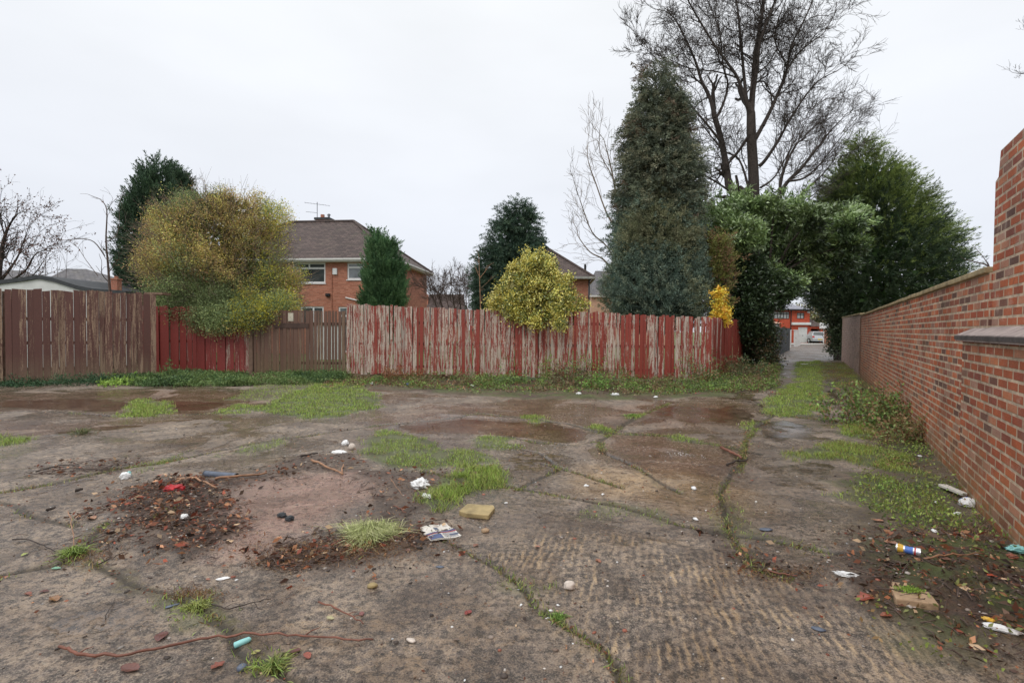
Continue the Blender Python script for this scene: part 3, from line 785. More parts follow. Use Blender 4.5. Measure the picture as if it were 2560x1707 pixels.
# ------------------------------------------------------------------ fences
def fence(name, label, runs, mat, bw=.1, gap=.006, th=.018, amt=lambda t: 0.0, seed=1, zb=.04, rails=(.35, 1.0, 1.6), post_every=1.8, jit=.025, ragged=.032, gapf=None, parent=None, railside=1, wide=.25):
    r = random.Random(seed)
    f = parent or thing(name, label, 'fence', (runs[0][0][0], runs[0][0][1], 0))
    ox, oy = f.location.x, f.location.y
    mb = MB(); rb = MB(); pb = MB(); total = sum(math.dist(a[:2], b[:2]) for a, b in runs); acc = 0
    for a, b in runs:
        L = math.dist(a[:2], b[:2]); ux, uy = (b[0] - a[0]) / L, (b[1] - a[1]) / L
        nx, ny = -uy, ux        # away from camera side
        s = 0; k = 0
        while s < L - .02:
            w = min(bw * r.uniform(1 - wide, 1 + wide), L - s)
            T = (acc + s) / total
            zt = a[2] + (b[2] - a[2]) * s / L + r.uniform(-ragged, ragged)
            lean = r.uniform(-1, 1) * jit * .6
            off = r.uniform(0, .022) + (.012 if k % 2 else 0)
            z0 = zb + r.uniform(0, .05) + (r.random() < .05) * r.uniform(0, .12)
            mb.col = (amt(T) + r.gauss(0, .075), r.random(), max(0, r.gauss(.15, .3)))
            g = gap * r.uniform(.3, 2) if gapf is None else gapf(T, r)
            def q(ss, dd, z): return (a[0] - ox + ux * ss + nx * dd, a[1] - oy + uy * ss + ny * dd, z)
            zz = [z0, z0 + (zt - z0) * .5, zt]
            tilt = r.uniform(-.006, .006)
            vs = []
            for i, z in enumerate(zz):
                sl = lean * i / 2
                bow = r.uniform(-.004, .004)
                cut = r.uniform(-.012, .012) if i == 2 else 0
                vs += [q(s + sl, off + bow - tilt, z + cut), q(s + w - g + sl, off + bow + tilt, z - cut), q(s + w - g + sl, off + bow + tilt + th, z - cut), q(s + sl, off + bow - tilt + th, z + cut)]
            fs = [(0, 3, 2, 1), (8, 9, 10, 11)]
            for i in (0, 4): fs += [(i, i + 1, i + 5, i + 4), (i + 1, i + 2, i + 6, i + 5), (i + 2, i + 3, i + 7, i + 6), (i + 3, i, i + 4, i + 7)]
            mb.add(vs, fs)
            s += w; k += 1
        for z in rails:
            zt = z
            v = [q(0, .055, z - .04), q(L, .055, z - .04), q(L, .09, z - .04), q(0, .09, z - .04)]
            rb = MB(); rb.hexa(v, [(x, y, zz_ + .08) for x, y, zz_ in v]); rb.build('rail', M['rail'], f)
        s = .1
        while s < L:
            zt = a[2] + (b[2] - a[2]) * s / L - .05
            v = [q(s, .092, -.1), q(s + .09, .092, -.1), q(s + .09, .18, -.1), q(s, .18, -.1)]
            pb = MB(); pb.hexa(v, [(x, y, zt) for x, y, _ in v]); pb.build('post', M['rail'], f); s += post_every
        acc += L
    mb.build('boards', mat, f)
    return f
f1 = fence('brown_fence', 'tall dark brown board fence with flaking paint left of the red fence', [((-13.9, 11.5, 2.3), (-12.28, 12.53, 2.31)), ((-12.25, 12.56, 2.32), (-9.72, 14.2, 2.33))], M['fence_brown'], bw=.135, gap=.005, amt=lambda t: .055 + .05 * t, seed=3, zb=.0, jit=.012)
mb = MB(); mb.box(2.2, 2.5, 2.62, 2.75, 2.335, 2.365)
a = P(389, 740, 14.2); b = P(420, 741, 14.4)
mb = MB(); mb.box(a.x + 13.9 - .3, b.x + 13.9, a.y - 11.5 - .02, b.y - 11.5 + .12, 2.30, 2.36); mb.build('cap_board', M['fence_gate'], f1)
xr0, xr1 = P(389, 940, 15.35).x, P(628, 940, 15.3).x
f2 = fence('red_fence', 'short dark red board fence under the overhanging golden bush', [((xr0 - .5, 15.4, 2.03), (xr1, 15.3, 1.98))], M['fence_darkred'], bw=.135, gap=.010, amt=lambda t: .26 - .28 * t ** 3, seed=5, zb=.06)
xg0, xg1 = P(634, 940, 15.2).x, P(866, 940, 15.15).x
gate = thing('wooden_gate', 'weathered brown wooden double gate with gaps between its right-hand boards', 'gate', (xg0, 15.2, 0))
def gg(T, r): return .010 if T < .45 else r.uniform(.010, .032)
fence('', '', [((xg0, 15.2, 1.93), (xg1, 15.15, 1.92))], M['fence_gate'], bw=.11, amt=lambda t: .10, seed=8, gapf=gg, parent=gate, rails=(.4, 1.55), ragged=.012, post_every=9, zb=.05)
mb = MB(); mb.box(.62, 1.62, -.03, -.005, 1.42, 1.56); M['dark_board'] = plain('dark_brown_board', (.07, .04, .03), .7, .25, 12)
mb.build('brace', M['dark_board'], gate, label='dark horizontal board across the gate').location = (0, 0, 0)
mb = MB(); mb.box(-.13, -.02, -.02, .1, -.1, 1.98); mb.build('gate_post', M['rail'], gate)
mb = MB(); mb.box(1.02, 1.17, -.012, -.002, 1.62, 1.86); M['pale_board'] = plain('pale_board', (.5, .46, .36), .7, .2, 12)
mb.build('notice_board', M['pale_board'], gate)
xf0 = P(866, 944, 15.0).x
f3 = fence('long_fence', 'long fence of peeling red and bare pale boards right of the gate', [((xf0, 15.0, 2.12), (-1.2, 14.66, 2.0)), ((-1.2, 14.66, 1.99), (2.4, 14.25, 1.92)), ((2.4, 14.25, 1.90), (5.35, 13.9, 1.79)), ((5.36, 13.92, 1.79), (11.0, 23.6, 1.86))],
      M['fence_red'], bw=.108, gap=.013, amt=lambda t: (-.06 + .22 * t if t < .48 else .065 + (t - .48) * 1.5), seed=12, zb=.09)
mb = MB(); a0 = Vector((xf0, 15.0, 0))
mb.box(0, 3.4, -.012, .02, .0, .13); mb.build('gravel_board', M['fence_gate'], f3)

p0, p1 = P(770, 850, 23), P(862, 850, 23)
t = thing('garden_store', 'white panelled garden store glimpsed through the gaps in the gate', 'shed', (p0.x, 23, 0))
mb = MB(); nb = 6; W_ = p1.x - p0.x
for i in range(nb): mb.box(W_ * i / nb, W_ * (i + 1) / nb - .02, 0, .05, 0, 1.55)
mb.build('wall', M['white_wall'], t)
mb = MB(); mb.box(-.05, W_ + .05, -.05, .9, 1.553, 1.6); mb.build('roof', M['darkgrey'], t)
# ------------------------------------------------------------------ houses
def facade_hit(px, py, org, rot):
    """photo pixel to local (x,z) on a facade plane through org with rotation rot"""
    d = ray(px, py); n = Vector((-math.sin(rot), math.cos(rot), 0)); c = Vector((0, 0, CAMH))
    t = (Vector(org) - c).dot(n) / d.dot(n); p = c + d * t - Vector(org)
    return p.x * math.cos(rot) + p.y * math.sin(rot), p.z

def wall_holes(mb, x0, x1, z0, z1, holes, y=0, depth=.1):
    xs = sorted({x0, x1, *[h[0] for h in holes], *[h[1] for h in holes]}); zs = sorted({z0, z1, *[h[2] for h in holes], *[h[3] for h in holes]})
    for i in range(len(xs) - 1):
        for j in range(len(zs) - 1):
            cx, cz = (xs[i] + xs[i + 1]) / 2, (zs[j] + zs[j + 1]) / 2
            if any(h[0] < cx < h[1] and h[2] < cz < h[3] for h in holes): continue
            mb.poly([(xs[i], y, zs[j]), (xs[i + 1], y, zs[j]), (xs[i + 1], y, zs[j + 1]), (xs[i], y, zs[j + 1])])
    for a, b, c, d in holes:
        y2 = y + depth
        mb.poly([(a, y, c), (a, y2, c), (b, y2, c), (b, y, c)][::-1]); mb.poly([(a, y, d), (a, y2, d), (b, y2, d), (b, y, d)])
        mb.poly([(a, y, c), (a, y, d), (a, y2, d), (a, y2, c)][::-1]); mb.poly([(b, y, c), (b, y, d), (b, y2, d), (b, y2, c)])

def window(parent, h, fr, gl, y=.04, bars=(), trans=None, sill=True, cur=False):
    a, b, c, d = h; w = .085
    mb = MB(); y2 = y + .05
    mb.box(a, a + w, y, y2, c, d); mb.box(b - w, b, y, y2, c, d); mb.box(a + w, b - w, y, y2, d - w, d); mb.box(a + w, b - w, y, y2, c, c + w)
    tz = None
    if trans:
        tz = d - (d - c) * trans; mb.box(a + w, b - w, y, y2, tz - w * .6, tz + w * .6)
    for f_ in bars:
        x = a + (b - a) * f_; mb.box(x - w * .5, x + w * .5, y, y2, (tz + w * .6) if (tz and f_ in TOPBARS) else c + w, d - w)
    wd = mb.build('window', fr, parent)
    mb = MB(); mb.box(a + .02, b - .02, y + .02, y + .03, c + .02, d - .02); mb.build('pane', gl, wd)
    if cur:
        mb = MB(); n_ = 22
        for i in range(n_):
            x0 = a + .08 + (b - a - .16) * i / n_; x1 = a + .08 + (b - a - .16) * (i + 1) / n_
            mb.poly([(x0, y + .012 + .004 * (i % 2), c + w), (x1, y + .012 + .004 * ((i + 1) % 2), c + w), (x1, y + .012 + .004 * ((i + 1) % 2), d - w), (x0, y + .012 + .004 * (i % 2), d - w)])
        mb.build('curtain', M['curtain'], wd)
    if sill:
        mb = MB(); mb.box(a - .04, b + .04, -.05, y, c - .05, c - .004); mb.build('sill', fr, wd)
    return wd
TOPBARS = set()

def hip_roof(mb, x0, x1, y0, y1, ze, zr, ov=.35, hip=None, tk=.06):
    """hipped roof as closed solid"""
    x0 -= ov; x1 += ov; y0 -= ov; y1 += ov
    ym = (y0 + y1) / 2; hp = hip if hip is not None else (y1 - y0) / 2
    e = [(x0, y0, ze), (x1, y0, ze), (x1, y1, ze), (x0, y1, ze)]; r0 = (x0 + hp, ym, zr); r1 = (x1 - hp, ym, zr)
    mb.add(e + [r0, r1], [(0, 1, 5, 4), (1, 2, 5), (2, 3, 4, 5), (3, 0, 4), (3, 2, 1, 0)])
    return e, r0, r1

# main semi-detached house
HO = Vector((-6.6, 28.1, 0)); HR = -math.atan(.113)
hs = thing('brick_house', 'two-storey orange brick house with brown hipped roof behind the gate', 'house', tuple(HO), HR)
def hf(px, py): return facade_hit(px, py, HO, HR)
def hole(x0, y0, x1, y1):
    a = hf(x0, y1); b = hf(x1, y0); return (a[0], b[0], a[1], b[1])
EV = 5.05
h1 = hole(731.5, 656.5, 813.5, 708); h2 = hole(868, 657, 911, 699); h3 = hole(751, 766, 809, 812); h4 = hole(846, 767, 880, 860)
h4 = (h4[0], h4[1], .1, h4[3])
mb = MB()
wall_holes(mb, -11.3, 0, -.2, EV, [h1, h2, h3, h4])
mb.poly([(0, 0, -.2), (0, 7.2, -.2), (0, 7.2, EV), (0, 0, EV)]); mb.poly([(0, 7.2, -.2), (-11.3, 7.2, -.2), (-11.3, 7.2, EV), (0, 7.2, EV)]); mb.poly([(-11.3, 7.2, -.2), (-11.3, 0, -.2), (-11.3, 0, EV), (-11.3, 7.2, EV)])
mb.build('wall', M['brick_house'], hs)
TOPBARS.add(.5)
w_ = window(hs, h1, M['upvc'], M['glass_dark'], bars=(.5,), trans=.27)
mb = MB(); mb.add([(h1[0] + .09, .05, h1[2] + .5), (h1[0] + .3, .052, h1[3] - .5), (h1[0] + .55, .055, h1[3] - .48), (h1[0] + .22, .052, h1[2] + .75), (h1[0] + .09, .05, h1[2] + .4)], [(0, 4, 3, 2, 1)]); mb.build('curtain', M['curtain'], w_)
window(hs, h2, M['upvc'], M['glass_grey'], trans=.27)
window(hs, h3, M['upvc'], M['glass_dark'], bars=(.55,))
window(hs, h4, M['upvc'], M['glass_grey'], sill=False, trans=.2)
mb = MB(); e, r0, r1 = hip_roof(mb, -11.3, 0, 0, 7.2, EV + .1, 7.95)
rf = mb.build('roof', M['tiles'], hs)
mb = MB()
for a, b in ((e[0], r0), (e[1], r1), (e[2], r1), (e[3], r0), (r0, r1)):
    mb.tube([Vector(a) + Vector((0, 0, .02)), Vector(b) + Vector((0, 0, .02))], .09, 6)
mb.build('ridge_tiles', M['tiles'], rf)
mb = MB(); mb.box(-11.3, .33, -.345, -.32, EV - .06, EV + .095); mb.box(.325, .345, -.31, 7.5, EV - .06, EV + .095); mb.box(-11.3, .32, -.31, -.002, EV - .06, EV - .04); mb.box(.003, .32, 0, 7.5, EV - .06, EV - .04)
mb.build('fascia', M['fascia'], hs)
mb = MB(); mb.box(-11.3, .38, -.44, -.35, EV + .02, EV + .11); mb.box(.35, .44, -.35, 7.5, EV + .02, EV + .11); mb.build('gutter', M['fascia'], hs)
mb = MB(); mb.tube([(.06, .06, EV - .1), (.06, .06, 0)], .05, 8); mb.build('downpipe', M['upvc'], hs)
a = hf(760 + 26, 660); b = hf(786, 815)
mb = MB(); x_ = hf(830, 700)[0]; mb.tube([(x_, -.03, EV - .1), (x_, -.03, .2)], .022, 6); mb.build('downpipe', M['brick_house'], hs)
a = hf(833, 687); b = hf(844, 671); mb = MB(); mb.box(a[0], b[0], -.1, -.003, a[1], b[1]); mb.build('alarm_box', M['upvc'], hs, bevel=.02)
a = hf(816, 741); b = hf(826, 734); mb = MB(); mb.box(a[0], b[0], -.14, -.003, a[1], b[1]); mb.tube([(a[0] + .1, -.14, a[1] + .05), (a[0] + .12, -.22, a[1])], .05, 6); mb.build('security_lamp', M['black'], hs)
a = hf(865, 744); b = hf(910, 755); mb = MB(); mb.tube([(a[0], -.05, a[1]), (b[0], -.07, b[1])], .035, 6); mb.build('waste_pipe', M['upvc'], hs)
a = hf(905, 724); b = hf(911, 738); mb = MB(); mb.tube([(a[0], -.05, a[1]), (b[0], -.07, b[1])], .03, 6); mb.build('waste_pipe', M['upvc'], hs)
# chimney behind ridge
cp = P(811, 548, 33.2); lc = Matrix.Rotation(-HR, 3, 'Z') @ (cp - HO)
mb = MB(); mb.box(lc.x - .42, lc.x + .42, lc.y - .3, lc.y + .3, 7.2, lc.z - .1)
ch = mb.build('chimney', M['brick_house'], rf)
mb = MB(); mb.box(lc.x - .5, lc.x + .5, lc.y - .38, lc.y + .38, lc.z - .098, lc.z + .04); mb.build('chimney_cap', M['darkgrey'], hs)
mb = MB(); mb.tube([(lc.x - .12, lc.y, lc.z + .042), (lc.x - .12, lc.y, lc.z + .28)], .13, 8); mb.build('chimney_pot', M['brick_house'], hs)
mb = MB(); mb.tube([(lc.x + .3, lc.y, lc.z + .042), (lc.x + .3, lc.y, lc.z + .32)], .07, 8); mb.tube([(lc.x + .2, lc.y, lc.z + .25), (lc.x + .4, lc.y, lc.z + .25)], .04, 6); mb.build('flue_cowl', M['metal'], hs)
ae = MB(); zt = P(792, 505, 33.2).z; xa = (Matrix.Rotation(-HR, 3, 'Z') @ (P(792, 548, 33.2) - HO)).x
ae.tube([(xa, lc.y, lc.z), (xa, lc.y, zt)], .022, 6)
ae.tube([(xa - .75, lc.y - .2, zt - .06), (xa + .75, lc.y + .2, zt - .2)], .012, 4)
ae.tube([(xa - .7, lc.y - .1, zt - .62), (xa + .02, lc.y, zt - .68)], .014, 4)
for i in range(9):
    t = i / 8 - .5; c_ = Vector((xa + 1.4 * t, lc.y + .35 * t, zt - .13 - .13 * t)); ae.tube([c_ - Vector((.03, -.14, 0)), c_ + Vector((.03, -.14, 0))], .006, 4)
ae.build('tv_aerial', M['metal'], hs)

# right-hand neighbour house behind the conifer
H2 = Vector((P(1470, 760, 35.5).x, 35.5, 0)); R2 = -math.radians(4)
h2t = thing('brick_house', 'brick house corner with brown hipped roof between dark conifer and holly', 'house', tuple(H2), R2)
mb = MB(); mb.box(-6.6, 0, 0, 7.2, -.2, 4.95); mb.build('wall', M['brick_house'], h2t)
mb = MB(); e, r0, r1 = hip_roof(mb, -7.3, 0, 0, 7.2, 5.0, 8.0); rf2 = mb.build('roof', M['tiles'], h2t)
mb = MB()
for a, b in ((e[1], r1), (r0, r1)): mb.tube([Vector(a) + Vector((0, 0, .02)), Vector(b) + Vector((0, 0, .02))], .09, 6)
mb.build('ridge_tiles', M['tiles'], rf2)
mb = MB(); mb.box(-6.9, .36, -.47, -.36, 4.86, 5.02); mb.box(.36, .46, -.36, 7.4, 4.86, 5.02); mb.build('gutter', M['concrete_lt'], h2t)
mb = MB(); mb.tube([(.06, -.06, 4.8), (.06, -.06, 0)], .045, 8); mb.build('downpipe', M['black'], h2t)
mb = MB(); mb.tube([(-.15, 1, 5.1), (-.15, 1, 6.0)], .08, 8); mb.build('vent_pipe', M['black'], h2t)

# peach bungalow / extension further right
H3 = Vector((P(1479, 760, 45).x, 45, 0))
h3t = thing('peach_house', 'peach rendered house with grey tiled roof beside the tall conifer', 'house', tuple(H3))
mb = MB(); mb.box(0, 7, 0, 7, -.2, 4.3); mb.build('wall', M['cream_wall'], h3t)
mb = MB(); hip_roof(mb, 0, 7, 0, 7, 4.32, 6.9, ov=.15, hip=1.0); mb.build('roof', M['tiles_grey'], h3t)
mb = MB(); mb.box(-.2, 7.2, -.26, -.16, 4.25, 4.4); mb.build('gutter', M['fascia'], h3t)

# far reddish-brown roofs between house and conifer
H4 = Vector((P(1062, 770, 58).x, 58, 0))
h4t = thing('distant_house', 'distant house with plum brown roof behind the bare shrubs', 'house', tuple(H4))
mb = MB(); mb.box(0, 4.2, 0, 5, -.2, 1.8); mb.build('wall', M['brick_house'], h4t)
mb = MB(); hip_roof(mb, 0, 4.2, 0, 5, 1.8, P(1100, 735, 60).z, ov=.3, hip=.4); mb.build('roof', M['tiles'], h4t)
mb = MB(); mb.box(-.35, .1, 1.5, 2, 1.9, 5.3); mb.build('chimney', M['brick_house'], h4t)
H5 = Vector((P(1176, 770, 50).x, 50, 0))
h5t = thing('distant_house', 'slate grey gabled roof showing left of the dark conifer', 'house', tuple(H5))
mb = MB(); mb.box(0, 4, 0, 5, -.2, 2.2); mb.build('wall', M['brick_house'], h5t)
z5 = P(1192, 737, 51).z
mb = MB(); mb.add([(-.1, -.1, 2.2), (4, -.1, 2.2), (4, 5.1, 2.2), (-.1, 5.1, 2.2), (.9, -.1, z5), (4, -.1, z5), (4, 5.1, z5), (.9, 5.1, z5)], [(0, 1, 5, 4), (1, 2, 6, 5), (2, 3, 7, 6), (3, 0, 4, 7), (4, 5, 6, 7), (3, 2, 1, 0)])
mb.build('roof', M['tiles_grey'], h5t)

# far left: garage with arched barge board, bungalow, brick pier
GY = 17.5
def gp(px, py): p = P(px, py, GY); return p.x, p.z
gt = thing('garage', 'white garage with a curved black roof edge behind the brown fence', 'garage', (gp(92, 700)[0], GY, 0))
gx0 = gt.location.x
prof = [(-140, 730), (-60, 712), (0, 700), (50, 694), (92, 687), (130, 694), (190, 713), (230, 721), (314, 727)]
top = [(gp(*q)[0] - gx0, gp(*q)[1]) for q in prof]
mb = MB(); n_ = len(top)
f_ = [(x, 0, z) for x, z in top]; bk = [(x, 5, z) for x, z in top]
bl = [(x, 0, z - .13) for x, z in top]; bkl = [(x, 5, z - .13) for x, z in top]
mb.add(f_ + bk + bl + bkl, [(i, i + 1, n_ + i + 1, n_ + i) for i in range(n_ - 1)] + [(2 * n_ + i + 1, 2 * n_ + i, 3 * n_ + i, 3 * n_ + i + 1) for i in range(n_ - 1)] + [(2 * n_ + i, 2 * n_ + i + 1, i + 1, i) for i in range(n_ - 1)] + [(n_ + i, n_ + i + 1, 3 * n_ + i + 1, 3 * n_ + i) for i in range(n_ - 1)] + [(0, n_, 3 * n_, 2 * n_), (n_ - 1, 3 * n_ - 1, 4 * n_ - 1, 2 * n_ - 1)])
mb.build('roof', M['darkgrey'], gt)
mb = MB()
for i in range(n_ - 1):
    (xa, za), (xb, zb) = top[i], top[i + 1]
    mb.add([(xa, .06, -.2), (xb, .06, -.2), (xb, .06, zb - .135), (xa, .06, za - .135)], [(0, 1, 2, 3)])
mb.build('wall', M['white_wall'], gt)
mb = MB(); mb.box(top[0][0] + .3, top[-1][0] - .3, 4.7, 4.9, -.2, top[-1][1] - .3); mb.build('rear_wall', M['white_wall'], gt)
BY = 30
bt = thing('bungalow', 'distant bungalow with grey hipped tile roof behind the garage', 'house', (P(110, 720, BY).x, BY, 0))
bx = bt.location.x
zr, ze = P(175, 672, BY + 3).z, P(110, 722, BY).z - .3
xr0_, xr1_ = P(165, 672, BY + 3).x - bx, P(215, 674, BY + 3).x - bx; xe = P(322, 722, BY).x - bx
mb = MB(); mb.add([(-1.2, -.3, ze), (xe, -.3, ze), (xe, 6.3, ze), (-1.2, 6.3, ze), (xr0_, 3, zr), (xr1_, 3, zr)], [(0, 1, 5, 4), (1, 2, 5), (2, 3, 4, 5), (3, 0, 4), (3, 2, 1, 0)])
mb.build('roof', M['tiles_grey'], bt)
mb = MB(); mb.box(-.8, xe - .4, 0, 6, -.2, ze - .003); mb.build('wall', M['brick_house'], bt)
b2 = thing('bungalow', 'low grey roof at the left edge behind the bare tree', 'house', (P(-60, 720, 34).x, 34, 0))
z2 = P(0, 674, 36).z
mb = MB(); hip_roof(mb, -6, P(55, 700, 34).x - b2.location.x, 0, 5, z2 - 1.0, z2, ov=.2); mb.build('roof', M['tiles_grey'], b2)
mb = MB(); mb.box(-6, 2.6, .2, 5, -.2, z2 - 1.003); mb.build('wall', M['brick_house'], b2)
cp = P(291, 728, 18.2)
ct = thing('brick_pier', 'slim red brick chimney pier rising above the brown fence', 'chimney', (cp.x, 18.2, 0))
zc = P(291, 700, 18.2).z
mb = MB(); mb.box(-.11, .11, -.11, .11, -.1, zc); mb.build('shaft', M['brick_house'], ct)
mb = MB(); mb.box(-.13, .13, -.13, .13, zc + .002, zc + .05); mb.build('cap', M['brick_house'], ct)
mb = MB(); mb.tube([(0, 0, zc + .052), (0, 0, zc + .13)], .06, 8); mb.build('pot', M['brick_house'], ct)

# ------------------------------------------------------------------ end of the lane: bright brick house, drive, car
EY = 64.0
EX = P(1978, 850, EY)
et = thing('end_house', 'bright red brick house with bay windows and garages at the far end of the lane', 'house', (EX.x, EY, 0))
ex0 = EX.x
def ef(px, py): p = P(px, py, EY); return p.x - ex0, p.z
def eh(x0, y0, x1, y1): a = ef(x0, y1); b = ef(x1, y0); return (a[0], b[0], a[1], b[1])
xl = ef(1905, 800)[0]; xm = ef(1977, 800)[0]; xrr = ef(2024, 800)[0]
ze_ = ef(1980, 775)[1]
wb = eh(1929, 779, 1974, 797); ws = eh(1992, 782, 2011, 797)
gd = eh(1995, 818, 2019, 852); go_ = eh(2026, 822, 2050, 856)
gd = (gd[0], gd[1], .03, gd[3]); 
mb = MB(); wall_holes(mb, xl, xrr, -.1, ze_, [(wb[0], wb[1], wb[2], wb[3]), ws, gd])
for a_, b_, c_, d_ in ((xl, 0, xl, 7), (xl, 7, xrr, 7), (xrr, 7, xrr, 0)): mb.poly([(a_, b_, -.1), (c_, d_, -.1), (c_, d_, ze_), (a_, b_, ze_)])
mb.build('wall', M['brick_red'], et)
TOPBARS.clear()
window(et, wb, M['darkframe'], M['curtain'], bars=(.14, .33, .5, .68, .86), trans=.3, sill=False)
window(et, ws, M['darkframe'], M['curtain'], bars=(.5,), trans=.3, sill=False)
mb = MB(); mb.box(gd[0], gd[1], .05, .08, gd[2], gd[3])
gdo = mb.build('garage_door', M['white_wall'], et)
mb = MB(); mb.box((gd[0] + gd[1]) / 2 - .08, (gd[0] + gd[1]) / 2 + .08, .03, .048, .9, .96); mb.build('handle', M['black'], gdo)
mb = MB(); a = ef(1940, 811)[1]; mb.box(xm, xrr, -.35, -.003, ef(2000, 812)[1], ef(2000, 806)[1]); mb.build('canopy', M['white_wall'], et)
mb = MB(); mb.box(xm - .05, xm + .05, -.08, -.003, 0, ze_); mb.build('downpipe', M['black'], et)
zr_ = ef(1985, 752)[1] + .35
mb = MB(); mb.add([(xl - .3, -.5, ze_), (xrr + .2, -.5, ze_), (xrr + .2, 7.3, ze_), (xl - .3, 7.3, ze_), (xl + 2, 3.4, zr_), (xrr - 2.6, 3.4, zr_)], [(0, 1, 5, 4), (1, 2, 5), (2, 3, 4, 5), (3, 0, 4), (3, 2, 1, 0)])
mb.build('roof', M['tiles_light'], et)
mb = MB(); mb.box(xl - .3, xrr + .2, -.6, -.505, ze_ - .08, ze_ + .1); mb.build('gutter', M['black'], et)
mb = MB(); a, b = ef(2018, 773), ef(2024, 778); mb.box(xrr - .35, xrr - .1, -.2, -.003, ze_ - .35, ze_ - .12); mb.build('alarm_box', M['upvc'], et)
# attached car port / garage on the right
xg0_ = xrr + .01; xg1_ = ef(2057, 850)[0]; zg = ef(2040, 816)[1]
mb = MB(); wall_holes(mb, xg0_, xg1_, -.1, zg, [(go_[0], go_[1], .02, go_[3])], depth=.3)
mb.poly([(xg1_, 0, -.1), (xg1_, 6, -.1), (xg1_, 6, zg), (xg1_, 0, zg)]); mb.poly([(xg0_, 5.9, -.1), (xg1_, 5.9, -.1), (xg1_, 5.9, zg), (xg0_, 5.9, zg)])
mb.build('garage', M['brick_red'], et)
mb = MB(); mb.add([(xg0_, -.3, zg), (xg1_ + .2, -.3, zg), (xg1_ + .2, 6, zg), (xg0_, 6, zg), (xg0_, 1.5, zg + 1.3), (xg0_, 4.5, zg + 1.3)], [(0, 1, 4), (1, 2, 5, 4), (2, 3, 5), (3, 0, 4, 5), (3, 2, 1, 0)])
mb.build('garage_roof', M['tiles'], et)

M['silver'] = plain('silver_car_paint', (.55, .56, .57), .25, .05, metal=.5, bump=0)
M['redlamp'] = plain('red_lamp', (.5, .03, .02), .25, .1, bump=0)
M['yellow'] = plain('yellow_plate', (.75, .5, .08), .4, .1, bump=0)
M['tyre'] = plain('tyre_rubber', (.02, .02, .02), .8, .2)
cx_ = P(2038, 850, EY - .3)
ca = thing('parked_car', 'silver car parked tail out in the open garage of the red house', 'car', (cx_.x, EY - 1.2, .03))
W_, H_ = .86, 1.45
sec = [(0, .28, .60, .80), (.02, .55, .82, .95), (.05, .9, .93, 1.0), (.35, 1.38, .93, .72), (.9, H_, .93, .68), (2.3, H_ - .02, .93, .68), (3.0, 1.0, .93, .9), (4.0, .85, .8, .9), (4.2, .3, .5, .8)]
mb = MB(); vs = []
for y, zt, zs, wt in sec:
    zsill = .25
    zm = min(zs, zt - .02)
    vs += [(-W_ * .97, y, zsill), (-W_, y, zm * .75), (-W_ * .98, y, zm), (-W_ * wt, y, zt), (W_ * wt, y, zt), (W_ * .98, y, zm), (W_, y, zm * .75), (W_ * .97, y, zsill)]
ns = 8
fs = [(i * ns + k, i * ns + (k + 1) % ns, (i + 1) * ns + (k + 1) % ns, (i + 1) * ns + k) for i in range(len(sec) - 1) for k in range(ns)] + [tuple(range(ns))[::-1], tuple((len(sec) - 1) * ns + k for k in range(ns))]
mb.add(vs, fs); mb.build('body', M['silver'], ca, smoothf=False, bevel=.03)
mb = MB(); mb.add([(-.72, .075, .98), (.72, .075, .98), (.58, .32, 1.33), (-.58, .32, 1.33), (-.72, .06, .98), (.72, .06, .98), (.58, .305, 1.34), (-.58, .305, 1.34)], [(4, 5, 6, 7), (3, 2, 1, 0), (0, 1, 5, 4), (1, 2, 6, 5), (2, 3, 7, 6), (3, 0, 4, 7)]); mb.build('rear_window', M['glass_dark'], ca)
mb = MB(); mb.box(-.9, .9, -.09, .03, .38, .6); mb.build('bumper', M['silver'], ca, bevel=.03)
for s in (-1, 1):
    mb = MB(); mb.box(*sorted((s * .62, s * .86)), -.03, .05, .68, .88); mb.build('tail_light', M['redlamp'], ca, bevel=.02)
    for y in (.75, 3.3):
        mb = MB(); mb.tube([(s * .72, y, .3), (s * .9, y, .3)], .3, 16)
        wh = mb.build('wheel', M['tyre'], ca)
        mb = MB(); mb.tube([(s * .9, y, .3), (s * .905, y, .3)], .18, 12); mb.build('rim', M['silver'], wh)
mb = MB(); mb.box(-.27, .27, -.115, -.092, .42, .53); mb.build('number_plate', M['yellow'], ca)

# grey shed, its roof, gate posts, side fences near the far end
def shed():
    a = P(1940, 880, 31.5); b = P(1951, 880, 31.5); c = P(1974, 872, 40)
    t = thing('grey_shed', 'grey boarded shed on the left side of the lane past the hedge', 'shed', (a.x, 31.5, 0))
    x1 = b.x - a.x; zt = P(1950, 818, 31.5).z; xc = c.x - a.x
    mb = MB(); nb = 8
    for i in range(nb):
        u0, u1 = i / nb, (i + 1) / nb - .01; mb.box(-2.2 + (x1 + 2.2) * u0, -2.2 + (x1 + 2.2) * u1, 0, .05, -.1, zt - .01 * (i % 2))
    mb.build('front_boards', M['shed'], t)
    mb = MB(); nb = 30
    for i in range(nb):
        u0, u1 = i / nb, (i + 1) / nb - .006
        p0 = Vector((x1, .06, 0)).lerp(Vector((xc, 8.5, 0)), u0); p1 = Vector((x1, .06, 0)).lerp(Vector((xc, 8.5, 0)), u1)
        o = .02 * (i % 2); mb.hexa([(p0.x - .06 + o, p0.y, -.1), (p0.x + o, p0.y, -.1), (p1.x + o, p1.y, -.1), (p1.x - .06 + o, p1.y, -.1)], [(p0.x - .06 + o, p0.y, zt), (p0.x + o, p0.y, zt), (p1.x + o, p1.y, zt), (p1.x - .06 + o, p1.y, zt)])
    mb.build('side_boards', M['shed_shade'], t)
shed()
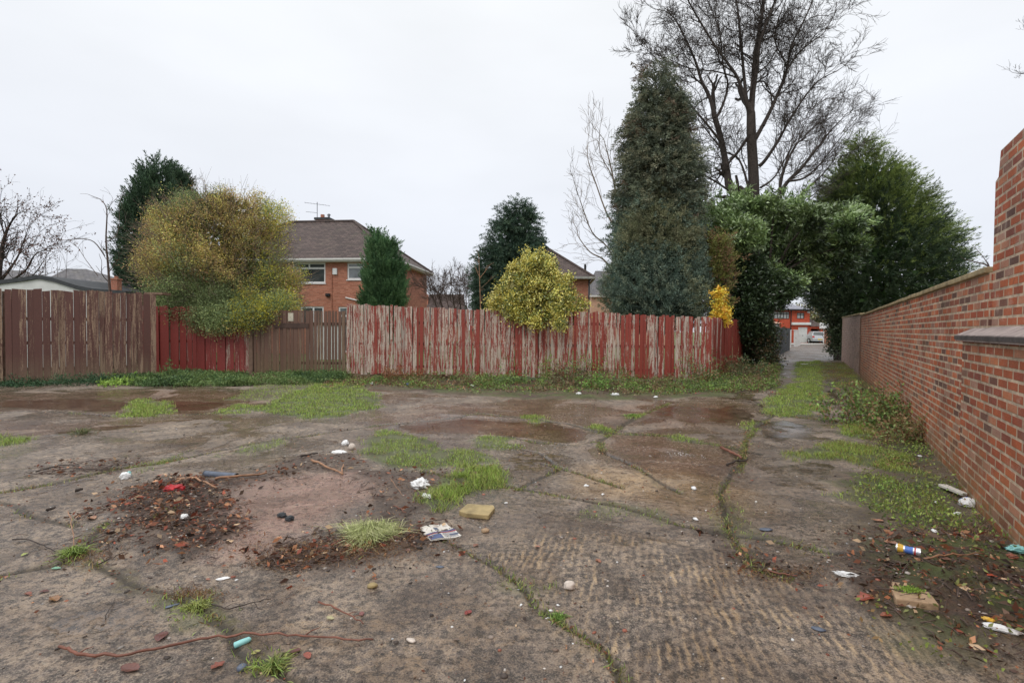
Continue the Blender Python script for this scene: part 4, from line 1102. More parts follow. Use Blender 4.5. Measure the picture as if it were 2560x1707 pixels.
def peach():
    a = P(1912, 815, 41); b = P(1952, 815, 41)
    t = thing('small_outbuilding', 'low white outbuilding with pinkish mono-pitch roof behind the grey shed', 'outbuilding', (a.x, 41, 0))
    w = b.x - a.x; ze = P(1930, 808, 41).z; zr = P(1930, 797, 42).z
    mb = MB(); mb.box(0, w - .1, 0, 3, -.1, ze - .02); mb.build('wall', M['white_wall'], t)
    mb = MB(); mb.add([(-.2, -.2, ze), (w, -.2, ze), (w - .2, 3.2, ze), (-.2, 3.2, ze), (w * .25, 1.5, zr), (w * .4, 1.5, zr)], [(0, 1, 5, 4), (1, 2, 5), (2, 3, 4, 5), (3, 0, 4), (3, 2, 1, 0)]); mb.build('roof', M['cream_wall'], t)
peach()
for i, (px, w, yb, yt, lab) in enumerate(((1974, 4, 874, 826, 'thin white post beside the grey shed'), (1989, 7, 866, 826, 'taller white gate post before the red house'), (1995, 8, 864, 838, 'short white wall stub beside the gate post'))):
    Yp = 46 + i * 3; a = P(px, yb, Yp); w_ = w / F * Yp
    mb = MB(); zt = P(px, yt, Yp).z; mb.box(-w_ / 2, w_ / 2, -.12, .12, -.1, zt); mb.box(-w_ / 2 - .04, w_ / 2 + .04, -.15, .15, zt + .002, zt + .06)
    o = mb.build('gate_post' if i < 2 else 'wall_stub', M['white_wall']); o.location = (a.x, Yp, 0); tag(o, lab, 'post')
a = P(2060, 870, 60); b = P(2092, 870, 38)
ot = thing('side_fence', 'orange brown board fence on the right near the lane end', 'fence', (a.x, 60, 0))
fence('', '', [((a.x, 60, P(2060, 822, 60).z), (b.x, 38, P(2085, 818, 38).z))], M['orange_fence'], bw=.2, parent=ot, rails=(), post_every=3)
mb = MB(); p = P(2060, 815, 58); mb.box(-.35, .35, -.3, .3, -.3, .35); mb.box(-.06, .06, -.06, .06, -p.z, -.302)
o = mb.build('post_lamp', M['upvc'], bevel=.1); o.location = p; tag(o, 'white globe shaped post lamp at the orange fence end', 'lamp')

# ------------------------------------------------------------------ vegetation builders
FOL = 1.75
BID = {}
def norm(v): return v / (np.linalg.norm(v, axis=1, keepdims=True) + 1e-9)
def leaves_arr(Pn, D, L, W, pal, r, fold=.25, jit=.12):
    """diamond leaves -> V, F, C"""
    n = len(Pn); D = norm(D)
    rnd = norm(r.normal(size=(n, 3))); S = norm(np.cross(D, rnd)); N = np.cross(S, D)
    L = np.broadcast_to(L, n)[:, None]; W = np.broadcast_to(W, n)[:, None]
    V = np.empty((n, 4, 3))
    V[:, 0] = Pn; V[:, 1] = Pn + D * L * .45 + S * W * .5 + N * W * fold
    V[:, 2] = Pn + D * L; V[:, 3] = Pn + D * L * .45 - S * W * .5 + N * W * fold
    Fc = np.arange(n * 4).reshape(n, 4)
    pal = np.asarray(pal, float)
    if pal.ndim == 2 and len(pal) != n:
        k = r.integers(0, len(pal), n); c = pal[k]
    else: c = pal
    c = c * FOL * (1 + r.normal(size=(n, 1)) * jit).clip(.5, 1.6)
    C = np.repeat(c.clip(.002, .9), 4, 0)
    return V.reshape(-1, 3), Fc, C

class LB:
    def __init__(s): s.V = []; s.F = []; s.C = []; s.n = 0
    def add(s, V, F_, C): s.V.append(V); s.F.append(F_ + s.n); s.C.append(C); s.n += len(V)
    def build(s, name, mat, parent=None): return npmesh(name, np.concatenate(s.V), np.concatenate(s.F), mat, parent, {'c': np.concatenate(s.C)})

def sil(rows, Y):
    """silhouette rows (py, pxL, pxR) at depth Y -> z, xc, r arrays rising"""
    out = []
    for py, a, b in rows:
        A = P(a, py, Y); B = P(b, py, Y); out.append((A.z, (A.x + B.x) / 2, (B.x - A.x) / 2))
    out.sort(); return np.array(out)

def crown(S, Y, n, r, dr=1.0, rmin=.6, amp=.25, fr=.9, seed=0, top_bias=0, rpow=2.0, nb=0, sig=.2, base=.25):
    """points in the volume of revolution; returns P, outward normal, radial fraction"""
    z = np.linspace(S[0, 0], S[-1, 0], 200); rr = np.interp(z, S[:, 0], S[:, 2]); w = rr + .06 * rr.max()
    cdf = np.cumsum(w); cdf /= cdf[-1]
    zz = np.interp(r.random(n), cdf, z)
    th = r.random(n) * 2 * math.pi
    R = np.interp(zz, S[:, 0], S[:, 2]); xc = np.interp(zz, S[:, 0], S[:, 1])
    f = rmin + (1 - rmin) * r.random(n) ** (1 / rpow)
    dx, dy = np.cos(th), np.sin(th)
    b = R.max() * fr
    lob = vn3(dx * R * 1.3 / b * 2 + 10, dy * R * 1.3 / b * 2 + 20, zz / b * 1.6, seed) + .5 * vn3(dx * R * 3.2 / b + 4, dy * R * 3.2 / b + 8, zz / b * 4, seed + 5) - .75
    Rl = R * (1 + amp * 1.6 * lob)
    Pn = np.stack([xc + dx * Rl * f, Y + dy * Rl * f * dr, zz], 1)
    if nb:   # gather the foliage into boughs so the outline breaks up
        ib = r.choice(n, nb, replace=False); B = Pn[ib]; fb = .72 + .36 * r.random(nb)
        ax = np.stack([xc[ib], np.full(nb, Y), zz[ib] - .15 * R[ib]], 1)
        B = ax + (B - ax) * (fb / np.maximum(f[ib], .3))[:, None]
        j = r.integers(0, nb, n); t = r.random(n); sg_ = sig * (1.1 - .75 * t)[:, None]
        Q = ax[j] + (B[j] - ax[j]) * (.45 + .55 * t ** .7)[:, None] + r.normal(size=(n, 3)) * sg_ * np.array([1, 1, .75])
        keep = r.random(n) < base
        Pn = np.where(keep[:, None], Pn * 1, Q); BID['m'] = np.where(keep, 1.0, (.62 + .85 * r.random(nb))[j])[:, None]  # random tone per bough: natural variation that also paints in clump shading
        dd = Pn - np.stack([np.interp(Pn[:, 2], S[:, 0], S[:, 1]), np.full(n, Y), Pn[:, 2]], 1); dd = norm(dd); dx, dy = dd[:, 0], dd[:, 1]
    slope = np.interp(zz + .1, S[:, 0], S[:, 2]) - np.interp(zz - .1, S[:, 0], S[:, 2])
    N = norm(np.stack([dx, dy, -slope / .2 * .6], 1))
    return Pn, N, f

def sprays(lb, Pn, N, k, L, up, leafL, leafW, pal, r, spread=.3, fan=.6, droop=0, patch=None):
    """each anchor throws a plume of k leaves along an axis"""
    n = len(Pn)
    A = norm(N + np.array([0, 0, up]) + r.normal(size=(n, 3)) * .35)
    pal = np.asarray(pal, float)
    pc = pal[r.integers(0, len(pal), n)] if patch is None else patch
    t = r.random((n, k)) ** .8
    Lr = L * (.6 + .8 * r.random((n, 1)))
    pos = Pn[:, None, :] + A[:, None, :] * (t * Lr)[:, :, None] + r.normal(size=(n, k, 3)) * spread * L * (1 - .6 * t)[:, :, None] * .5
    pos[:, :, 2] -= droop * (t * Lr) ** 2
    d = A[:, None, :] + r.normal(size=(n, k, 3)) * fan; d[:, :, 2] -= droop * t
    C = np.repeat(pc, k, 0)
    lb.add(*leaves_arr(pos.reshape(-1, 3), d.reshape(-1, 3), leafL * (.6 + .8 * r.random(n * k)), leafW * (.6 + .8 * r.random(n * k)), C, r))

M['leaf'] = leafmat('foliage', .55, .3, .2)
M['leaf_gloss'] = leafmat('glossy_foliage', .28, .5, .1)
M['blade'] = leafmat('grass_blades', .5, .3, .2)

def tree_base(name, label, cat, S, Y, tr, trunk_top=None, tx=None, mat='bark'):
    x = S[0, 1] if tx is None else tx
    t = thing(name, label, cat, (x, Y, 0))
    mb = MB(); zt = trunk_top or (S[0, 0] + (S[-1, 0] - S[0, 0]) * .9); pts = []; n = 9
    for i in range(n):
        q = i / (n - 1); z = -.1 + (zt + .1) * q
        xc = x + (np.interp(z, S[:, 0], S[:, 1]) - x) * min(1, z / max(.5, S[0, 0] + 1))
        pts.append((xc - x + random.uniform(-.03, .03), random.uniform(-.03, .03), z))
    mb.tube(pts, [tr * (1 - .85 * i / (n - 1)) for i in range(n)], 8)
    for i in range(14):      # limbs
        z = random.uniform(max(.3, S[0, 0]), zt * .9); q = z / zt; th = random.random() * 6.28; R = np.interp(z, S[:, 0], S[:, 2]) * .75
        xc = np.interp(z, S[:, 0], S[:, 1]) - x
        c = Vector((xc, 0, z)); d = Vector((math.cos(th), math.sin(th), .35)) * R
        mb.tube([c, c + d * .5 + Vector((0, 0, .05)), c + d], [tr * .3 * (1 - q * .6), tr * .2 * (1 - q * .6), .01], 5)
    mb.build('trunk', M[mat], t, smoothf=True)
    return t
def shift(lb, t):
    o = np.array(t.location); lb.V = [v - o for v in lb.V]

def conifer(name, label, rows, Y, tr, pal, n=4500, k=18, L=.35, up=.5, leafL=.09, leafW=.03, amp=.2, fr=.9, spread=.3, fan=.6, droop=0, seed=1, dr=1.0, rmin=.62, core=1500, corepal=None, cat='conifer', tx=None, mat='leaf', patchfn=None, jit=.6, topfree=0, nb=170, sig=.24, base=.25):
    r = np.random.default_rng(seed); S = sil(rows, Y); S[:, 2] = np.maximum(.03, S[:, 2] - .55 * L / (1 + max(0, up - .4))); S[:, 2] *= np.clip((S[-1, 0] - S[:, 0]) / (S[-1, 0] - S[0, 0]) * 4 + .25, .25, 1)
    t = tree_base(name, label, cat, S, Y, tr, tx=tx)
    lb = LB()
    Pn, N, f = crown(S, Y, n, r, dr, rmin, amp, fr, seed, nb=nb, sig=sig, base=base)
    patch = None
    if patchfn is not None: patch = patchfn(Pn, N, r)
    if patch is None: patch = np.asarray(pal, float)[r.integers(0, len(pal), n)]
    patch = patch * BID['m']
    sprays(lb, Pn, N, k, L, up, leafL, leafW, pal, r, spread, fan, droop, patch)
    # large filler leaves; a darker palette here paints in the crown's inner shade
    Pi, Ni, fi = crown(S, Y, core, r, dr, .05, amp, fr, seed, rpow=1.3)
    Pi[:, :2] = (Pi[:, :2] - np.stack([np.interp(Pi[:, 2], S[:, 0], S[:, 1]), np.full(len(Pi), Y)], 1)) * .72 + np.stack([np.interp(Pi[:, 2], S[:, 0], S[:, 1]), np.full(len(Pi), Y)], 1)
    cs = np.interp(Pi[:, 2], S[:, 0], S[:, 2]).clip(.15, 1.2)
    lb.add(*leaves_arr(Pi, Ni + r.normal(size=Ni.shape) * .8, .3 * cs + .08, .16 * cs + .05, pal if corepal is None else corepal, r))
    shift(lb, t); lb.build('crown', M[mat], t)
    return t, S

def G3(*c): return np.array(c, float)
# tall slim dark cypress, far left
conifer('cypress_tree', 'tall narrow dark green cypress with several tips behind the golden bush at left',
        [(404, 384, 390), (418, 362, 402), (425, 352, 446), (440, 350, 462), (470, 342, 473), (500, 328, 472), (560, 318, 470), (620, 312, 470), (690, 311, 470), (735, 318, 465), (800, 330, 460)], 22, .16,
        [(.030, .052, .030), (.038, .066, .036), (.024, .042, .026), (.048, .078, .042)], n=4600, k=28, L=.45, up=1.5, leafL=.10, leafW=.032, amp=.3, fr=.5, spread=.22, fan=.35, seed=21, nb=150, sig=.2)
# small cypress by the house
conifer('cypress_tree', 'small bright green cypress with a pointed top in front of the brick house',
        [(578, 942, 947), (592, 936, 952), (615, 930, 964), (622, 928, 990), (640, 922, 998), (665, 914, 1002), (700, 909, 1008), (740, 908, 1012), (790, 910, 1010), (850, 925, 1000)], 20, .1,
        [(.055, .105, .045), (.07, .13, .055), (.04, .085, .038), (.08, .14, .06)], n=3400, k=30, L=.38, up=1.8, leafL=.08, leafW=.024, amp=.28, fr=.45, spread=.18, fan=.3, seed=22, nb=90, sig=.13)
# mid conifer in centre
conifer('conifer_tree', 'broad dark green conifer with feathery drooping sprays at the centre behind the holly',
        [(484, 1293, 1297), (502, 1284, 1308), (515, 1262, 1325), (545, 1232, 1345), (590, 1218, 1358), (625, 1200, 1364), (660, 1190, 1366), (720, 1184, 1366), (780, 1186, 1362), (830, 1200, 1350)], 27, .2,
        [(.036, .062, .042), (.048, .08, .052), (.028, .048, .034), (.065, .095, .06)], n=4800, k=34, L=.55, up=.15, leafL=.11, leafW=.028, amp=.26, fr=.6, spread=.2, fan=.4, droop=.3, seed=23, nb=190, sig=.26)
# big right conifer
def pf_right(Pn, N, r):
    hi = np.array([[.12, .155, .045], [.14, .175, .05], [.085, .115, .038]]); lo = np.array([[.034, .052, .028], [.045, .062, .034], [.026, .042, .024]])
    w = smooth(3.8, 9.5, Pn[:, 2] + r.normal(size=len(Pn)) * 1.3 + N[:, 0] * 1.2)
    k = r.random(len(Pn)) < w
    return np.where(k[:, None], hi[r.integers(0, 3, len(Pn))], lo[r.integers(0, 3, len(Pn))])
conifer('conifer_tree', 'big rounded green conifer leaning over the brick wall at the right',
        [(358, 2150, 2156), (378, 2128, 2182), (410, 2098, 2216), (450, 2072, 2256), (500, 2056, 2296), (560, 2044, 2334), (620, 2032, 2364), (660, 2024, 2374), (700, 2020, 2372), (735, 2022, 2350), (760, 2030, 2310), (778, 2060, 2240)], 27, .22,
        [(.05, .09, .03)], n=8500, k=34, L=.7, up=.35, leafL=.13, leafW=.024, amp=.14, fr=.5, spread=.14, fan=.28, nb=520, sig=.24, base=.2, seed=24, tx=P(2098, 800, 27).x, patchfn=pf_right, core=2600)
# tall dark one (upper) and blue-green one (lower) in the middle right
def pf_tall(Pn, N, r):
    a = np.array([[.078, .092, .062], [.098, .11, .072], [.055, .068, .048], [.14, .138, .09]]); br = np.array([[.11, .08, .055]]); bl = np.array([[.07, .10, .075], [.09, .12, .09], [.055, .08, .06]])
    c = a[r.integers(0, 4, len(Pn))]
    k = (vn3(Pn[:, 0] * 1.6, Pn[:, 1] * 1.6, Pn[:, 2] * 1.6, 8) > .74) & (r.random(len(Pn)) < .6)
    c = np.where(k[:, None], br, c); w = r.random(len(Pn)) < smooth(6.3, 4.3, Pn[:, 2])
    return np.where(w[:, None], bl[r.integers(0, 3, len(Pn))], c)
conifer('conifer_tree', 'tallest dark olive conifer with ragged outline rising in front of the bare tree',
        [(150, 1631, 1634), (172, 1622, 1645), (200, 1612, 1664), (230, 1600, 1688), (262, 1590, 1704), (300, 1580, 1720), (350, 1562, 1732), (400, 1552, 1742), (450, 1546, 1748), (500, 1540, 1750), (560, 1538, 1748), (620, 1538, 1745), (700, 1550, 1740), (780, 1560, 1730)], 17.7, .2,
        [(.045, .055, .030)], n=6500, k=36, L=.45, up=.1, leafL=.085, leafW=.026, amp=.32, fr=.5, spread=.26, fan=.5, droop=.5, seed=25, patchfn=pf_tall, core=2200, nb=330, sig=.22, base=.15)
def pf_blue(Pn, N, r):
    a = np.array([[.085, .12, .09], [.11, .15, .115], [.062, .09, .07], [.15, .175, .12]]); b = np.array([[.14, .14, .08], [.11, .12, .065]])
    k = vn3(Pn[:, 0] * 1.1, Pn[:, 1] * 1.1, Pn[:, 2] * .9, 18) + r.normal(size=len(Pn)) * .12 > .62
    k |= r.random(len(Pn)) < smooth(4.2, 6.0, Pn[:, 2])
    return np.where(k[:, None], b[r.integers(0, 2, len(Pn))], a[r.integers(0, 4, len(Pn))])
conifer('conifer_tree', 'wide blue green conifer bulging over the red fence below the tallest conifer',
        [(470, 1628, 1664), (520, 1580, 1712), (570, 1548, 1742), (620, 1535, 1755), (660, 1524, 1764), (700, 1512, 1770), (740, 1505, 1776), (775, 1508, 1772), (798, 1530, 1750), (812, 1560, 1720)], 17.0, .16,
        [(.05, .08, .06)], n=8000, k=30, L=.26, up=.6, leafL=.06, leafW=.018, amp=.14, fr=.4, spread=.4, fan=.8, seed=26, patchfn=pf_blue, dr=.8, core=2200, nb=420, sig=.16, base=.4)
# yellowing thuja between
conifer('shrub', 'yellow brown upright shrub between the blue green conifer and the laurel',
        [(600, 1768, 1800), (640, 1762, 1822), (690, 1762, 1830), (740, 1765, 1826), (800, 1770, 1820)], 17.0, .05,
        [(.14, .14, .04), (.10, .115, .035), (.15, .09, .05)], n=700, k=20, L=.4, up=1.5, leafL=.09, leafW=.025, amp=.2, seed=27, cat='shrub', core=300, nb=30, sig=.15)

# broadleaf builder
def broadleaf(name, label, rows, Y, tr, pal, n, k, rad, leafL, leafW, seed, amp=.35, fr=.6, dr=1.0, cat='shrub', mat='leaf_gloss', up=.3, core=1500, corepal=None, patchfn=None, rmin=.55, tx=None, extra=(), twigs=0, twigmat='twig', twl=.5, nb=120, sig=.25, base=.3):
    r = np.random.default_rng(seed); S = sil(rows, Y)
    t = tree_base(name, label, cat, S, Y, tr, trunk_top=S[0, 0] + (S[-1, 0] - S[0, 0]) * .6, tx=tx)
    lb = LB()
    Pn, N, f = crown(S, Y, n, r, dr, rmin, amp, fr, seed, nb=nb, sig=sig, base=base)
    pal = np.asarray(pal, float)
    pc = pal[r.integers(0, len(pal), n)] if patchfn is None else patchfn(Pn, N, r)
    pc = pc * BID['m']
    for (bx_, by_, bq, bY) in extra:
        c = np.array(tuple(P(bx_, by_, bY))); rad_ = bq / F * bY; m_ = int(260 * (rad_ / .4) ** 2)
        d_ = norm(r.normal(size=(m_, 3))); Pe = c + d_ * rad_ * (.3 + .85 * r.random(m_) ** .6)[:, None] * np.array([1.1, .8, 1.0])
        Pn = np.concatenate([Pn, Pe]); N = np.concatenate([N, d_]); q_ = (pal[r.integers(0, len(pal), m_)] if patchfn is None else patchfn(Pe, d_, r)) * (.7 + .6 * r.random())
        pc = np.concatenate([pc, q_])
    n = len(Pn)
    # rosettes of leaves round a shoot tip
    pos = Pn[:, None, :] + r.normal(size=(n, k, 3)) * rad
    d = N[:, None, :] * .7 + r.normal(size=(n, k, 3)) * .75 + np.array([0, 0, up])
    lb.add(*leaves_arr(pos.reshape(-1, 3), d.reshape(-1, 3), leafL * (.6 + .7 * r.random(n * k)), leafW * (.7 + .6 * r.random(n * k)), np.repeat(pc, k, 0), r, jit=.2))
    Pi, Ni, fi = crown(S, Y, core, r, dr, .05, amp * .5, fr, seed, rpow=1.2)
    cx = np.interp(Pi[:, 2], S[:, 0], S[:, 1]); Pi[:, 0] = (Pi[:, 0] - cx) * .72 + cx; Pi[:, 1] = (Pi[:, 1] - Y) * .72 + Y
    lb.add(*leaves_arr(Pi, Ni + r.normal(size=Ni.shape), .25, .13, pal if corepal is None else corepal, r))  # darker corepal puts the bush's inner shade into the leaf colour
    shift(lb, t); lb.build('crown', M[mat], t)
    if twigs:
        Pt, Nt, ft = crown(S, Y, twigs, r, dr, .75, amp, fr, seed)
        sg = []
        for p, n_ in zip(Pt, Nt):
            a = Vector(p) - t.location; d_ = (Vector(n_) + Vector(r.normal(size=3)) * .35 + Vector((0, 0, .6))).normalized()
            l = twl * r.uniform(.5, 1.3); m_ = a + d_ * l * .5 + Vector(r.normal(size=3)) * .03; e_ = m_ + (d_ + Vector(r.normal(size=3)) * .3) * l * .5
            sg.append((a - d_ * l * .4, m_, .008, .005)); sg.append((m_, e_, .005, .002))
            e2 = m_ + (d_ + Vector(r.normal(size=3)) * .5) * l * .35; sg.append((m_, e2, .004, .002))
        segs_mesh('twigs', sg, M[twigmat], t, 3)
    return t, S

def segs_mesh(name, sg, mat, parent, n=4):
    A = np.array([tuple(s[0]) for s in sg]); B = np.array([tuple(s[1]) for s in sg]); ra = np.array([s[2] for s in sg]); rb = np.array([s[3] for s in sg])
    D = norm(B - A); ref = np.where(np.abs(D[:, 2:3]) > .9, np.array([[1., 0, 0]]), np.array([[0, 0, 1.]])); U = norm(np.cross(D, ref)); W = np.cross(D, U)
    V = np.empty((len(A), 2 * n, 3)); 
    for k in range(n):
        t = 2 * math.pi * k / n; o = U * math.cos(t) + W * math.sin(t)
        V[:, k] = A + o * ra[:, None]; V[:, n + k] = B + D * rb[:, None] * .3 + o * rb[:, None]
    fc = np.array([[k, (k + 1) % n, n + (k + 1) % n, n + k] for k in range(n)])
    Fc = (np.arange(len(A))[:, None, None] * 2 * n + fc[None]).reshape(-1, 4)
    return npmesh(name, V.reshape(-1, 3), Fc, mat, parent, smoothf=True)

def pf_gold(Pn, N, r):
    gold = np.array([[.34, .28, .08], [.33, .22, .09], [.27, .25, .09], [.30, .19, .10], [.38, .33, .10]]); green = np.array([[.13, .17, .07], [.17, .20, .08], [.10, .13, .06]]); yel = np.array([[.36, .32, .04]])
    v = vn3(Pn[:, 0] * .9, Pn[:, 1] * .9, Pn[:, 2] * .9, 44) + smooth(2.2, 5.2, Pn[:, 2]) * .22 - .07
    v += r.normal(size=len(Pn)) * .12 - .03
    right = Pn[:, 0] > -8.1
    c = np.where((v > .53)[:, None], gold[r.integers(0, 5, len(Pn))], green[r.integers(0, 3, len(Pn))])
    k = right & (r.random(len(Pn)) < .5)
    return np.where(k[:, None], np.where((r.random(len(Pn)) < .55)[:, None], yel, green[r.integers(0, 3, len(Pn))]), c)
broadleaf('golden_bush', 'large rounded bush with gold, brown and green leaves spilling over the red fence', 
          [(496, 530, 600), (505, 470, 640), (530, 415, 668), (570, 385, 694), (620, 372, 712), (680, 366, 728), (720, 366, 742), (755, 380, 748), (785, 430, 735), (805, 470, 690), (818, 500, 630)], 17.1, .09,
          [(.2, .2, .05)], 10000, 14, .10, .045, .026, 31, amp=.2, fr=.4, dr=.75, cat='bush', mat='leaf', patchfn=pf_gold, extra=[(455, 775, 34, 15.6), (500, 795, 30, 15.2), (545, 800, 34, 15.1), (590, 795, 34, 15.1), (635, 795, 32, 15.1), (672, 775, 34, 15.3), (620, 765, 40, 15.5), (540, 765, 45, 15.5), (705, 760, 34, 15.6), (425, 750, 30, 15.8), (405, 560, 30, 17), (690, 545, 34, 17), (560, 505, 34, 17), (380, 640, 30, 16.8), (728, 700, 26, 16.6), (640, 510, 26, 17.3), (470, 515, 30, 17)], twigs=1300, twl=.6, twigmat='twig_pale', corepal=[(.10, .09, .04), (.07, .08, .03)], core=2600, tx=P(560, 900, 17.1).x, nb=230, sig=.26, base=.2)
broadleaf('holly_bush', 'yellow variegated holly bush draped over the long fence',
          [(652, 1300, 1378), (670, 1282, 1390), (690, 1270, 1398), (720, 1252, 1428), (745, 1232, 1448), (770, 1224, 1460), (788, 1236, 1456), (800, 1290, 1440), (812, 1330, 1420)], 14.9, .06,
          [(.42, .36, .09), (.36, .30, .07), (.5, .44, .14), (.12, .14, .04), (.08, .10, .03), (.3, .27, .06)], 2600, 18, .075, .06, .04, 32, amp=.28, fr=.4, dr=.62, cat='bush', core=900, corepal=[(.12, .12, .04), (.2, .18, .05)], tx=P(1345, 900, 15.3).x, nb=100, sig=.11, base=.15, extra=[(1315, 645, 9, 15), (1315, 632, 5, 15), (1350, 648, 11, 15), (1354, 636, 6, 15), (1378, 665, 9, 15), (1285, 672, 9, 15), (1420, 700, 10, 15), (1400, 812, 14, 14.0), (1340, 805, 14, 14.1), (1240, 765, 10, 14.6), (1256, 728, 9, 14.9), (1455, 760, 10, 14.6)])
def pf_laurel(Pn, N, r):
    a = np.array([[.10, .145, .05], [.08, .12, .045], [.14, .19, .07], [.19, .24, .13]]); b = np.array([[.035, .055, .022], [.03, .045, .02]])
    k = vn3(Pn[:, 0], Pn[:, 1], Pn[:, 2], 48) + .5 * N[:, 2] - .012 * (Pn[:, 0] - 8) > .38  # upward-facing leaves paler, others darker: top light painted into the leaf colour
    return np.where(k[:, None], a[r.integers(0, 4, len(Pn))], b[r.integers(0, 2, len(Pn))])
BL = [(1700 + 60, 530, 20), (1790, 560, 42), (1800, 640, 46), (1845, 590, 52), (1850, 680, 50), (1905, 545, 42), (1910, 620, 55), (1920, 700, 46), (1958, 565, 40), (1965, 640, 50), (1960, 715, 38), (2010, 600, 42), (2020, 675, 34), (2028, 545, 32), (2080, 545, 36), (2120, 560, 28), (2070, 612, 40), (2105, 645, 30), (1885, 750, 40), (1832, 735, 38), (1940, 752, 22), (2140, 536, 18), (1772, 600, 24), (1838, 515, 20), (1870, 520, 24), (1990, 520, 20), (1780, 690, 28), (2125, 610, 20), (1815, 545, 26), (1935, 520, 16)]
def laurel():
    r = np.random.default_rng(33); Y = 20.5; o = P(1900, 860, Y); o.z = 0
    t = thing('laurel_tree', 'sprawling broadleaf evergreen tree arching over the lane entrance', 'tree', tuple(o)); lb = LB(); sg = []
    hub = Vector((0, 0, 2.2)); hub2 = Vector((.3, 0, 3.4)); sg += [(Vector((0, 0, -.1)), hub, .17, .13), (hub, hub2, .13, .10)]
    for i, (x, y, q) in enumerate(BL):
        yy = Y + r.normal() * .9; c = P(x, y, yy); rad = q / F * yy; cv = c - o
        m_ = hub2.lerp(cv, .5) + Vector((0, 0, .25)); sg += [(hub2 if i % 2 else hub, m_, .06, .04), (m_, cv, .04, .012)]
        n = int(230 * (rad / .8) ** 2) + 40; k = 12
        d = norm(r.normal(size=(n, 3))); rr_ = rad * (.35 + .75 * r.random(n) ** .6)[:, None] * (1 + .35 * (vn3(d[:, 0] * 2 + i, d[:, 1] * 2, d[:, 2] * 2, 5) - .5)[:, None] * 2)
        Pn = np.array(tuple(c)) + d * rr_ * np.array([1.1, 1.0, .8]); N = norm(d * .8 + norm(Pn - np.array(tuple(o + Vector((.5, 0, 4))))) * .6)
        sh_ = []
        for s_ in range(9):
            e_ = Vector(Pn[r.integers(0, n)]) - o; sg.append((cv, e_, .010, .004)); dv = (e_ - cv).normalized() + Vector((0, 0, .25)) + Vector(r.normal(size=3)) * .25; e3 = e_ + dv * r.uniform(.15, .5); sg.append((e_, e3, .006, .003))
            for q_ in range(7): sh_.append(tuple(o + e_.lerp(e3, q_ / 6)))
        Ps = np.array(sh_); Pn = np.concatenate([Pn, Ps]); N = np.concatenate([N, norm(Ps - np.array(tuple(c)))]); n = len(Pn)
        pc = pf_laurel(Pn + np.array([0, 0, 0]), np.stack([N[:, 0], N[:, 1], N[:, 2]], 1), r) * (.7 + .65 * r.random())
        pos = Pn[:, None, :] + r.normal(size=(n, k, 3)) * .09; dd = N[:, None, :] * .8 + r.normal(size=(n, k, 3)) * .7 + np.array([0, 0, .15])
        lb.add(*leaves_arr(pos.reshape(-1, 3), dd.reshape(-1, 3), .19 * (.6 + .7 * r.random(n * k)), .06 * (.7 + .6 * r.random(n * k)), np.repeat(pc, k, 0), r, jit=.25))
    shift(lb, t); lb.build('crown', M['leaf_gloss'], t); segs_mesh('branches', sg, M['bark'], t, 6)
laurel()
broadleaf('laurel_tree', 'dark lower evergreen mass standing over the fence end beside the lane',
          [(640, 1800, 1880), (690, 1790, 1920), (740, 1795, 1925), (780, 1800, 1915), (810, 1815, 1910), (840, 1850, 1908)], 19.5, .16,
          [(.022, .036, .016), (.032, .05, .022), (.045, .065, .03)], 1800, 14, .14, .14, .055, 34, amp=.35, fr=.4, cat='tree', core=700, tx=P(1898, 860, 19.5).x)
broadleaf('orange_shrub', 'small shrub with bright orange yellow leaves at the fence near the corner',
          [(725, 1788, 1812), (745, 1784, 1815), (760, 1790, 1805), (775, 1785, 1820), (800, 1780, 1824), (812, 1790, 1812)], 15.6, .03,
          [(.62, .36, .04), (.5, .28, .03), (.55, .4, .06)], 160, 14, .06, .05, .03, 35, amp=.3, cat='shrub', core=60, rmin=.3, nb=14, sig=.08)
broadleaf('ivy_hedge', 'dark ivy hedge between the fence end and the grey shed beside the lane',
          [(810, 1880, 1910), (830, 1872, 1926), (870, 1866, 1928), (910, 1862, 1926), (950, 1860, 1915)], 19.8, .05,
          [(.022, .034, .016), (.035, .05, .022), (.05, .065, .03), (.09, .06, .035)], 1500, 14, .11, .08, .05, 36, amp=.35, fr=.5, dr=1.6, cat='hedge', core=600, tx=P(1905, 900, 19.8).x)

broadleaf('ivy_clad_trunk', 'dark ivy covered trunk at the far end of the lane wall', [(740, 2058, 2120), (780, 2062, 2122), (820, 2072, 2114), (860, 2078, 2112), (885, 2076, 2112)], 26.8, .2, [(.03, .045, .022), (.045, .065, .03), (.06, .07, .04)], 700, 14, .14, .12, .06, 37, amp=.3, cat='tree', core=300, nb=40, sig=.18)
broadleaf('distant_hedge', 'olive brown trees beyond the garage of the red house', [(765, 2030, 2140), (790, 2010, 2180), (830, 2010, 2200), (858, 2015, 2200)], 78, .3, [(.13, .13, .06), (.16, .12, .07), (.09, .10, .05)], 900, 10, .6, .5, .25, 38, amp=.3, cat='hedge', core=500, nb=60, sig=.8)
broadleaf('distant_hedge', 'dark distant trees behind the roof of the red house', [(768, 1900, 1960), (790, 1880, 1980), (830, 1880, 2000), (858, 1885, 2000)], 84, .3, [(.08, .09, .05), (.10, .09, .06)], 700, 10, .6, .5, .25, 39, amp=.3, cat='hedge', core=500, nb=60, sig=.8)

